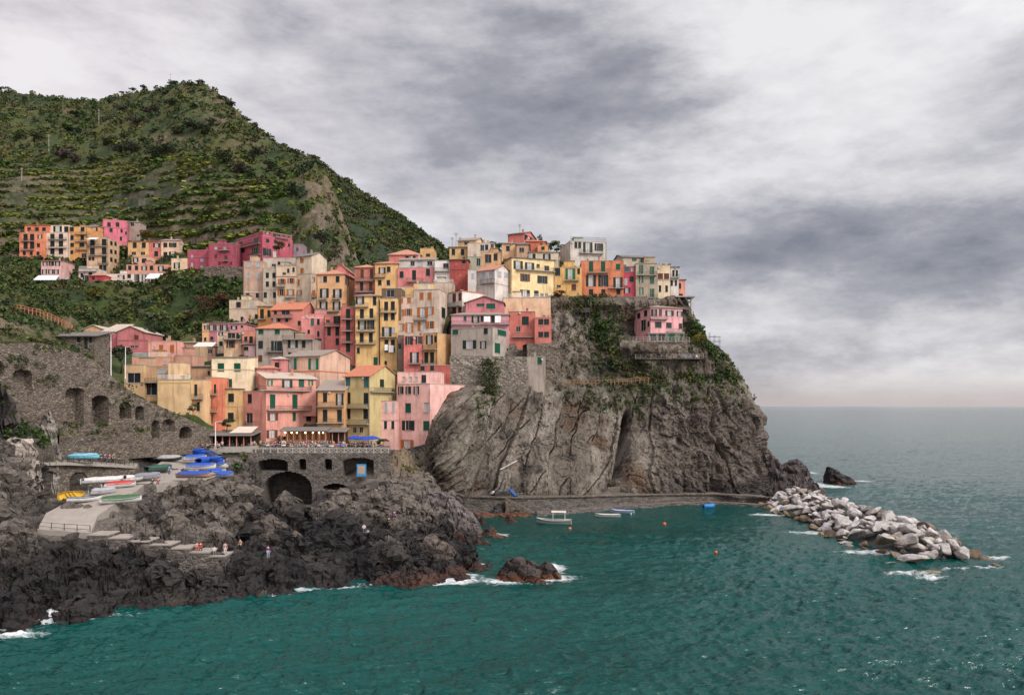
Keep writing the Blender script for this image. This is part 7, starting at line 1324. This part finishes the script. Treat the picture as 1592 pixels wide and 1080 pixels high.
# restaurant pavilion with lit bulbs
def pavilion(label, px0, px1, d0, dep, pyf, h, roofc, lit, nb, name='pavilion'):
    a_, b_ = P(px0, pyf, d0), P(px1, pyf, d0); o = thing(name, label, name, ((a_[0]+b_[0])/2, d0, a_[2])); L_ = b_[0]-a_[0]; x = L_/2
    r = MB(); r.face([(-x-.5, -.7, h), (x+.5, -.7, h), (x+.5, dep, h+.75), (-x-.5, dep, h+.75)]); r.face([(-x-.5, -.7, h+.12), (-x-.5, dep, h+.87), (x+.5, dep, h+.87), (x+.5, -.7, h+.12)]); r.face([(-x-.5, -.7, h), (-x-.5, -.7, h+.12), (x+.5, -.7, h+.12), (x+.5, -.7, h)]); r.face([(x+.5, -.7, h), (x+.5, -.7, h+.12), (x+.5, dep, h+.87), (x+.5, dep, h+.75)]); r.face([(-x-.5, dep, h+.75), (-x-.5, dep, h+.87), (-x-.5, -.7, h+.12), (-x-.5, -.7, h)])
    r.build('roof', M[roofc], o)
    pb = MB(); pb.box((-.09, -.09, 0), (.09, .09, h)); pmx = pb.mesh('pillar', [M['plaster']])
    for i in range(nb+1): link('pillar', pmx, o, (-x+L_*i/nb, 0, 0), 0, (.45, .2, .15))
    fl = MB(); fl.box((-x-.3, -.5, -1.2), (x+.3, dep, -.02)); fl.build('floor', M['concrete'], o)
    bw = MB(); bw.face([(-x, dep-.1, 0), (x, dep-.1, 0), (x, dep-.1, h+.6), (-x, dep-.1, h+.6)]); bw.build('back_wall', M['glow' if lit else 'old_wood'], o)
    return o, L_, x
o, L_, x = pavilion('glazed restaurant pavilion with glowing bulbs under a grey lean to roof', 437, 506, 173, 4.0, 690, 2.9, 'slate', True, 7, 'pavilion')
wd2 = MB(); wd2.box((-x, .1, 0), (x, .16, .9)); wd2.build('dado', M['wood'], o); gp = MB()
for i in range(7): link('bulb', MB().build('tmp', M['bulb']).data if False else None, None) if False else None
for i in range(14):
    mb = MB(); mb.box((-.04, .06, .9), (.04, .14, 2.9)); mb.build('mullion', M['wood'], o, (-x+L_*(i+.5)/14, 0, 0))
bmm = bmesh.new(); bmesh.ops.create_icosphere(bmm, subdivisions=2, radius=.15); bme = bpy.data.meshes.new('bulb'); bmm.to_mesh(bme); bmm.free(); bme.materials.append(M['bulb'])
for i, t_ in enumerate((.10, .24, .36, .55, .72, .86, .95)): link('bulb', bme, o, (-x+L_*t_, -.15, 2.55))
o, L_, x = pavilion('dark timber awning room right of the glazed restaurant pavilion', 507, 536, 173.5, 3.5, 690, 2.7, 'slate', False, 3, 'pavilion')
o, L_, x = pavilion('long low dark restaurant canopy with a dim interior beside the stone stair', 291, 390, 165.5, 6.5, 694, 2.3, 'slate', False, 9, 'pavilion')
aw = thing('awning', 'cream fabric awning above the dark canopy in front of the pink house', 'awning', P(380, 672, 169)); mb = MB(); mb.face([(-2.6, -2, 0), (2.2, -2, 0), (2.7, 1, 1.3), (-1.6, 1, 1.3)]); mb.face([(-2.6, -2, -.06), (-1.6, 1, 1.24), (2.7, 1, 1.24), (2.2, -2, -.06)]); mb.face([(-2.6, -2, -.06), (2.2, -2, -.06), (2.2, -2, 0), (-2.6, -2, 0)]); mb.build('fabric', M['tarp'], aw, color=(.62, .52, .42)); mb = MB()
for xx in (-2.5, 2.1): mb.tube([(xx, -1.9, -.05), (xx, -1.9, -3.2)], .04, 5)
mb.build('frame', M['iron'], aw)
for (x0, x1, yt, yb, d, c_, lab) in [(54, 90, 427, 436, 343, (.66, .66, .66), 'white sail awning over a terrace at the lower left of the hillside hamlet'), (228, 252, 424, 434, 344, (.62, .64, .64), 'pale awning over the whitish ground level houses'), (303, 334, 531, 539, 203, (.65, .6, .54), 'cream striped awning at the valley bottom'), (136, 152, 368, 373, 357, (.66, .66, .66), 'short white awning on the tan corner block')]:
    a_, b_ = P(x0, yb, d), P(x1, yb, d); hgt = (yb-yt)*d/F; w2 = (b_[0]-a_[0])/2; o = thing('awning', lab, 'awning', ((a_[0]+b_[0])/2, d, a_[2])); mb = MB()
    q_ = [(-w2, -1.5, 0), (w2, -1.5, 0), (w2*.9, 1.8, hgt), (-w2*.9, 1.8, hgt)]; mb.face(q_); mb.face([(x, y, z-.08) for x, y, z in reversed(q_)])
    for i in range(4): a2, b2 = q_[i], q_[(i+1) % 4]; mb.face([(a2[0], a2[1], a2[2]-.08), (b2[0], b2[1], b2[2]-.08), b2, a2])
    mb.build('fabric', M['tarp'], o, color=c_); mb = MB()
    for i in range(4): x_, y_, z_ = q_[i]; mb.tube([(x_*.96, y_, z_-.05), (x_*.96, y_, -2.6)], .06, 5)
    mb.build('frame', M['iron'], o)
# parasols
def parasol(label, p, r=1.7, c_=(.02, .06, .42)):
    o = thing('parasol', label, 'parasol', p, random.random(), 'blue parasols on the piazza'); mb = MB(); mb.tube([(0, 0, 0), (0, 0, 2.75)], .035, 6); mb.build('pole', M['white'], o); mb = MB(); mb.box((-.3, -.3, 0), (.3, .3, .1)); mb.build('base', M['concrete'], o)
    n = 8; mb = MB(); a_ = [(r*math.cos(2*math.pi*k/n), r*math.sin(2*math.pi*k/n)) for k in range(n)]
    for k in range(n):
        (x0, y0), (x1, y1) = a_[k], a_[(k+1) % n]; mb.face([(0, 0, 2.8), (x0*.5, y0*.5, 2.62), (x1*.5, y1*.5, 2.62)]); mb.face([(x0*.5, y0*.5, 2.62), (x0, y0, 2.2), (x1, y1, 2.2), (x1*.5, y1*.5, 2.62)]); mb.face([(x0, y0, 2.2), (x0, y0, 2.02), (x1, y1, 2.02), (x1, y1, 2.2)])
    mb.build('canopy', M['tarp'], o, color=c_)
    for k in range(n): rb = MB(); rb.tube([(0, 0, 2.3), (a_[k][0]*.95, a_[k][1]*.95, 2.2)], .012, 4); rb.build('rib', M['iron'], o)
parasol('left blue parasol on the piazza, half hidden by its neighbour', on_piazza(551, 172.5)); parasol('largest blue parasol in the middle of the three on the piazza', on_piazza(566, 171), 2.0); parasol('right blue parasol beside the rose pink house', on_piazza(579, 172.8), 1.7)
tbm = None
for i, (px, d, cn, c_) in enumerate([(415, 170.3, 'left of the pavilion', W_), (440, 170.6, 'by the pavilion, leftmost', W_), (455, 169.6, 'second before the pavilion', (.55, .35, .3)), (468, 170.8, 'below the middle bulbs', W_), (482, 169.8, 'fourth before the pavilion', W_), (497, 170.6, 'by the pavilion, rightmost', W_), (515, 170, 'before the dark timber room', W_), (532, 170.8, 'left of the blue parasols', (.2, .3, .5))]):
    lab = f'cafe table with a {"white" if c_ is W_ else "pinkish" if c_[0] > .4 else "blue"} cloth on the piazza, {cn}'; x_, y_, z_ = on_piazza(px, d)
    if tbm is None:
        tbm = thing('cafe_table', lab, 'table', (x_, y_, z_), 0, 'cafe tables on the piazza'); mb = MB(); mb.tube([(0, 0, .72), (0, 0, .76)], .55, 14); mb.build('tabletop', M['wood'], tbm); mb = MB(); mb.tube([(0, 0, .5), (0, 0, .765)], [.62, .57], 14); mb.build('cloth', M['tarp'], tbm, color=c_); mb = MB(); mb.tube([(0, 0, 0), (0, 0, .72)], .04, 6); mb.box((-.25, -.25, 0), (.25, .25, .04)); mb.build('pedestal', M['iron'], tbm)
    else: dup(tbm, (x_, y_, z_), i, lab, None, {'cloth': c_})
# kiosk board in the vault
o = thing('poster_stand', 'blue and white poster stand in the right hand vault of the bridge', 'stand', P(562, 741, 166.2)); mb = MB(); mb.box((-1.0, -.12, .15), (1.0, .12, 2.75)); mb.build('board', M['paint'], o, color=(.05, .3, .6)); mb = MB(); mb.box((-.75, -.135, .7), (.75, -.122, 2.4)); mb.build('poster', M['paint'], o, color=(.5, .33, .22)); mb = MB()
for s in (-.8, .8): mb.box((s-.06, -.3, 0), (s+.06, .3, .15))
mb.build('foot', M['iron'], o)
# lamps, poles and masts
def lamp(label, p, h, arm=.9, c_='white'):
    o = thing('street_lamp', label, 'street lamp', p); mb = MB(); mb.tube([(0, 0, -.3), (0, 0, h*.5), (0, 0, h)], [.10, .08, .06], 8); mb.build('post', M[c_], o); mb = MB(); mb.tube([(0, 0, h-.05), (arm*.5, 0, h+.12), (arm, 0, h+.1)], .04, 6); mb.build('arm', M[c_], o); mb = MB(); mb.box((arm-.25, -.12, h-.04), (arm+.25, .12, h+.08)); mb.build('lamp_head', M['concrete'], o); mb = MB(); mb.box((-.16, -.16, -.3), (.16, .16, .5)); mb.build('base', M['concrete'], o)
lamp('tall pale lamp post standing beside the rounded dark green tree', P(172.5, 600, 151), 10.2, .5)
lamp('tall white lamp post at the back of the boat yard', P(335, 696, 161), 5.4, 1.2)
lamp('second lamp post in front of the beige garage building', P(195, 592, 160), 7.0, .4)
for px, py, h, lab in [(154, 192, 12, 'utility pole highest up on the mountain slope'), (76, 236, 13, 'utility pole in the middle of the left mountain slope'), (34, 285, 9, 'lowest utility pole above the hillside hamlet'), (265, 133, 10, 'thin mast on the ridge beside the peak')]:
    x_, y_, z_ = skyhit(px, py, 330); o = thing('utility_pole', lab, 'pole', (x_, y_, z_-.5)); mb = MB(); mb.tube([(0, 0, 0), (0, 0, h)], [.24, .15], 6); mb.build('post', M['concrete'], o); mb = MB(); mb.box((-1.1, -.1, h-.9), (1.1, .1, h-.65)); mb.build('crossarm', M['concrete'], o)
for px, py, d, h, lab in [(703, 388, 247, 4.0, 'roof antenna furthest left behind the ochre top house'), (709, 386, 247, 5.0, 'tallest roof antenna beside the tan gabled summit house'), (715, 386, 247, 3.6, 'right hand roof antenna touching the tan gable'), (808, 362, 262, 3.0, 'small antenna on the coral red summit tower')]:
    o = thing('antenna', lab, 'antenna', P(px, py, d)); mb = MB(); mb.tube([(0, 0, -1.5), (0, 0, h)], .05, 5); mb.build('mast', M['iron'], o); mb = MB()
    for k in range(4): mb.tube([(-.7+.1*k, 0, h-.2-.22*k), (.7-.1*k, 0, h-.2-.22*k)], .03, 4)
    mb.build('elements', M['iron'], o)
# roof terrace rails on some houses
def roof_rail(sub, h=1.0, m='white', z=None, inset=.25):
    for lab, (root, fr_, sd_, zt_, loc) in GEO.items():
        if sub in lab:
            for fc in (fr_,):
                l_ = round(fc.L-.2, 1); p = fc.at(.1, -inset); mb = MB(); n = max(3, int(l_/.3))
                mb.box((0, -.025, h-.06), (l_, .025, h)); mb.box((0, -.02, h*.5), (l_, .02, h*.5+.04))
                for i in range(n+1): xx = l_*i/n; mb.box((xx-.02, -.02, 0), (xx+.02, .02, h-.06))
                mb.build('terrace_railing', M[m], root, loc(p[0], p[1], (z if z else zt_)+.13), fc.ang)
roof_rail('railed roof terrace on the summit', 1.3, 'iron'); roof_rail('white railed roof terrace left'); roof_rail('peach terrace house in front'); roof_rail('pale yellow block with a blank'); roof_rail('laundry terrace below'); roof_rail('light peach windowless'); roof_rail('low white roof terrace')
# laundry
for px, py, d, w_, h_, lab in [(757, 496, 210.6, 1.7, 1.5, 'white sheet hanging left on the balcony under the stone roof'), (774, 496, 210.6, 1.6, 1.8, 'white sheet hanging right on the balcony under the stone roof'), (600.5, 540, 209.8, .9, 1.6, 'narrow white cloth hung on the amber tower'), (608, 542, 209.8, 1.3, 1.9, 'wide white sheet hung on the amber tower')]:
    Xg_, Zg_ = np.meshgrid(np.linspace(-w_/2, w_/2, 9), np.linspace(-h_/2, h_/2, 9)); p = P(px, py, d); g = np.stack([Xg_, fbm(Xg_*2, Zg_*.6, px, 2)*.12, Zg_], -1).reshape(-1, 3); tag(link('laundry', np_mesh('laundry', g, grid_faces(9, 9), None, True, [M['white']]), loc=p), lab, 'laundry')
# paths, fences and terraces on the headland
def fence(name, label, cat, line, h, npost, m, rails=2, r=.05, sag=0):
    pts_ = [Vector(P(*q_)) for q_ in line]; L_ = [0]
    for i in range(len(pts_)-1): L_.append(L_[-1]+(pts_[i+1]-pts_[i]).length)
    at_ = lambda s: Vector(tuple(np.interp(s, L_, [p[c_] for p in pts_]) for c_ in range(3)))
    o = thing(name, label, cat, tuple(at_(L_[-1]/2))); b0 = o.location.copy(); ps = [at_(L_[-1]*i/npost)-b0 for i in range(npost+1)]; pb = MB(); pb.box((-r, -r, -.4), (r, r, h)); pm_ = pb.mesh('post', [M[m]])
    for p in ps: link('post', pm_, o, tuple(p))
    for k in range(rails):
        z = h*(1-k*.5)-.06; mb = MB(); mb.tube([tuple(p+Vector((0, 0, z))) for p in ps], r*.8, 5); mb.build('rail', M[m], o)
    return o
fence('path_fence', 'rustic wooden fence along the cliff path', 'fence', [(876, 597, 206), (900, 598, 209), (930, 598, 212), (960, 596, 214), (1008, 593, 214.5)], 1.2, 22, 'wood', 2, .09)
fence('terrace_railing', 'white railing of the sun terrace under the pink ledge house', 'railing', [(988, 557, 217.5), (1030, 556, 217.5), (1070, 557, 218), (1094, 555, 220)], 1.1, 14, 'concrete', 2, .035)
fence('terrace_railing', 'blue grey railing along the foot of the pink ledge house', 'railing', [(984, 530, 219.5), (1030, 529, 219.5), (1072, 530, 219.6)], 1.1, 16, 'concrete', 3, .05)
o = thing('sun_terrace', 'narrow stone sun terrace clinging to the cliff below the pink ledge house', 'terrace', P(1040, 557, 219)); mb = MB(); a_, b_ = P(988, 557, 217.2), P(1094, 557, 217.2); mb.box((a_[0]-o.location.x, -1.9, -.25), (b_[0]-o.location.x, 5, 0)); mb.build('deck', M['stone'], o)
ch = None
for i, (px, c_, cn) in enumerate([(994, (.65, .64, .62), 'white'), (1000, (.65, .64, .62), 'white'), (1012, (.65, .64, .62), 'white'), (1062, (.1, .2, .5), 'blue'), (1069, (.1, .2, .5), 'blue'), (1075, (.1, .2, .5), 'blue'), (1084, (.65, .64, .62), 'white')]):
    lab = f'{cn} chair on the sun terrace, ' + ['at its left end', 'second from the left', 'third from the left', 'left of the three blue ones', 'middle of the three blue ones', 'right of the three blue ones', 'at its right end'][i]
    x_, y_, z_ = P(px, 557, 219)
    if ch is None:
        ch = thing('chair', lab, 'chair', (x_, y_, z_), .3, 'chairs on the sun terrace'); mb = MB(); mb.box((-.24, -.24, .42), (.24, .24, .47)); mb.build('seat', M['paint'], ch, color=c_); mb = MB(); mb.box((-.24, .20, .47), (.24, .25, .95)); mb.build('backrest', M['paint'], ch, color=c_)
        lm = MB(); lm.box((-.025, -.025, 0), (.025, .025, .42)); lme = lm.mesh('leg', [M['paint']])
        for sx in (-.2, .2):
            for sy in (-.2, .2): link('leg', lme, ch, (sx, sy, 0), color=c_)
    else: dup(ch, (x_, y_, z_), i*1.1, lab, 'chairs on the sun terrace', {'seat': c_, 'backrest': c_, 'leg': c_})
o = thing('scaffold', 'open lattice of poles standing on the cliff shoulder', 'scaffold', P(1110, 545, 231)); mb = MB()
for i in range(3):
    for j in range(2): mb.tube([(i*1.5-1.2, j*1.2, -2), (i*1.5-1.2, j*1.2, 5.5-i*.8)], .05, 5)
for z_ in (1.2, 2.8, 4.2):
    for j in range(2): mb.tube([(-1.5, j*1.2, z_), (2.2, j*1.2, z_)], .045, 5)
mb.build('poles', M['iron'], o)
o = thing('terrace_stilts', 'concrete columns holding up the terrace at the end of the cliff row', 'columns', P(1066, 485, 236)); cm = MB(); cm.box((-.3, -.3, -2), (.3, .3, 4.4)); cme = cm.mesh('column', [M['plaster']])
for xx in (-2.2, .0, 1.8): link('column', cme, o, (xx, 0, 0), color=(.5, .47, .44))
mb = MB(); mb.box((-3.2, -1.5, 4.4), (2.6, 4, 4.75)); mb.build('deck', M['concrete'], o)
o = fence('net_fence', 'black netting fence on the terrace wall below the golden yellow house', 'fence', [(868, 487, 224.2), (892, 486, 224.2), (917, 489, 224.4)], 1.6, 8, 'iron', 2, .06); a_, b_ = P(868, 487, 224.3), P(917, 489, 224.5); mb = MB(); mb.box((a_[0]-o.location.x, .08, .1), (b_[0]-o.location.x, .12, 1.5)); mb.build('net', M['iron'], o)
# slipway railing and the steps down to the water
fence('slipway_railing', 'thin iron railing across the foot of the slipway', 'railing', [(60, 823, 104.4), (100, 826, 104.1), (140, 828.5, 103.8)], 1.1, 4, 'iron', 2, .035)
edges = [141, 172, 203, 235, 269, 298, 328, 353]; tops = [829, 834, 839, 844.5, 850, 856, 862]
o = thing('staircase', 'broad concrete steps going down from the slipway to the rocks', 'steps', P(245, 845, 104)); b0 = o.location.copy()
for i in range(7):
    d = 103.4+i*.25; a_, b_ = Vector(P(edges[i], tops[i], d)), Vector(P(edges[i+1], tops[i], d)); mb = MB(); mb.box((a_.x-b0.x+.004*i, d-b0.y-.9+.02*i, a_.z-b0.z-3.5), (b_.x-b0.x, d-b0.y+2.4, a_.z-b0.z-.16), 1); mb.box((a_.x-b0.x-.05, d-b0.y-.97+.02*i, a_.z-b0.z-.155), (b_.x-b0.x+.02, d-b0.y+2.4, a_.z-b0.z+.004*i)); mb.build('step', [M['slip'], M['stone_dark']], o)
fence('step_railing', 'curving pale handrail beside the concrete steps', 'railing', [(196, 818, 106.2), (235, 826, 106), (275, 836, 106), (315, 843, 106), (352, 849, 106)], 1.0, 10, 'iron', 2, .04)
for px, i, s_, t_, lab in [(306, 5, (.5, .3, .2), RD, 'person in red shorts sitting on the lower concrete steps'), (312, 5, RD, BK, 'person in a red top sitting on the lower concrete steps'), (333, 6, WH, GY, 'person in white sitting on the lowest concrete step'), (350, 6, (.5, .3, .25), WH, 'person standing at the end of the lowest concrete step')]:
    d = 103.6+i*.25; person(P(px, tops[i], d), 'sit' if px < 345 else 'stand', s_, t_, lab, .4)
# hut with a corrugated roof on top of the stair wall, old fence on the slope
H('E', 'ruined stone hut with a long rusty lean to roof on top of the stair wall', 130, 690, 150, 300, 146, (150, 130, 115), 'shed', [(572, 175, 26, 50, 'c'), (625, 205, 26, 90, 'D'), (658, 180, 16, 50, 'c'), (220, 140, 120, 40, 'd')], xs=None, D=5, tile='slate', pitch=.22, wmat='stone', ov=.7, chim=False, name='hut', cat='hut')
fence('orange_fence', 'rusty orange fence running down the slope at the far left', 'fence', [(-20, 467, 158), (30, 482, 158), (60, 488, 159), (85, 498, 161), (112, 512, 163)], 1.0, 24, 'red_tile', 2, .055)
fence('promenade_railing', 'thin dark railing along the promenade above the vault arches', 'railing', [(0, 720, 119.6), (60, 719, 124.4), (100, 719, 128.7), (160, 721.5, 135.7), (214, 725, 143.8)], 1.1, 24, 'iron', 2, .03)
fence('quay_railing', 'weathered railing on the quay parapet', 'railing', [(700, 775, 188), (780, 773, 189), (860, 772, 190.5), (950, 771, 194)], 1.0, 22, 'concrete', 2, .05)
o = thing('plank', 'pale fallen plank lying on the cliff slab', 'plank', P(790, 722, 188.5)); mb = MB(); mb.tube([(-2.0, 0, -1.2), (2.1, .5, .9)], .09, 6); mb.build('timber', M['white'], o)
for i, (px, c_, cn) in enumerate([(772, WH, 'white'), (780, BL_, 'blue'), (796, BL_, 'dark blue')]):
    p = P(px, 778, 186.8); boat(f'small {cn} kayak stored on the quay, number {"left middle right".split()[i]} of three'.replace('number ', ''), (p[0], p[1], 3.75), R(30+50*i), 3.2, .8, .4, c_, cover=tuple(v*.9 for v in c_), group='kayaks stored on the quay', tilt=-.5 if i == 2 else 0)
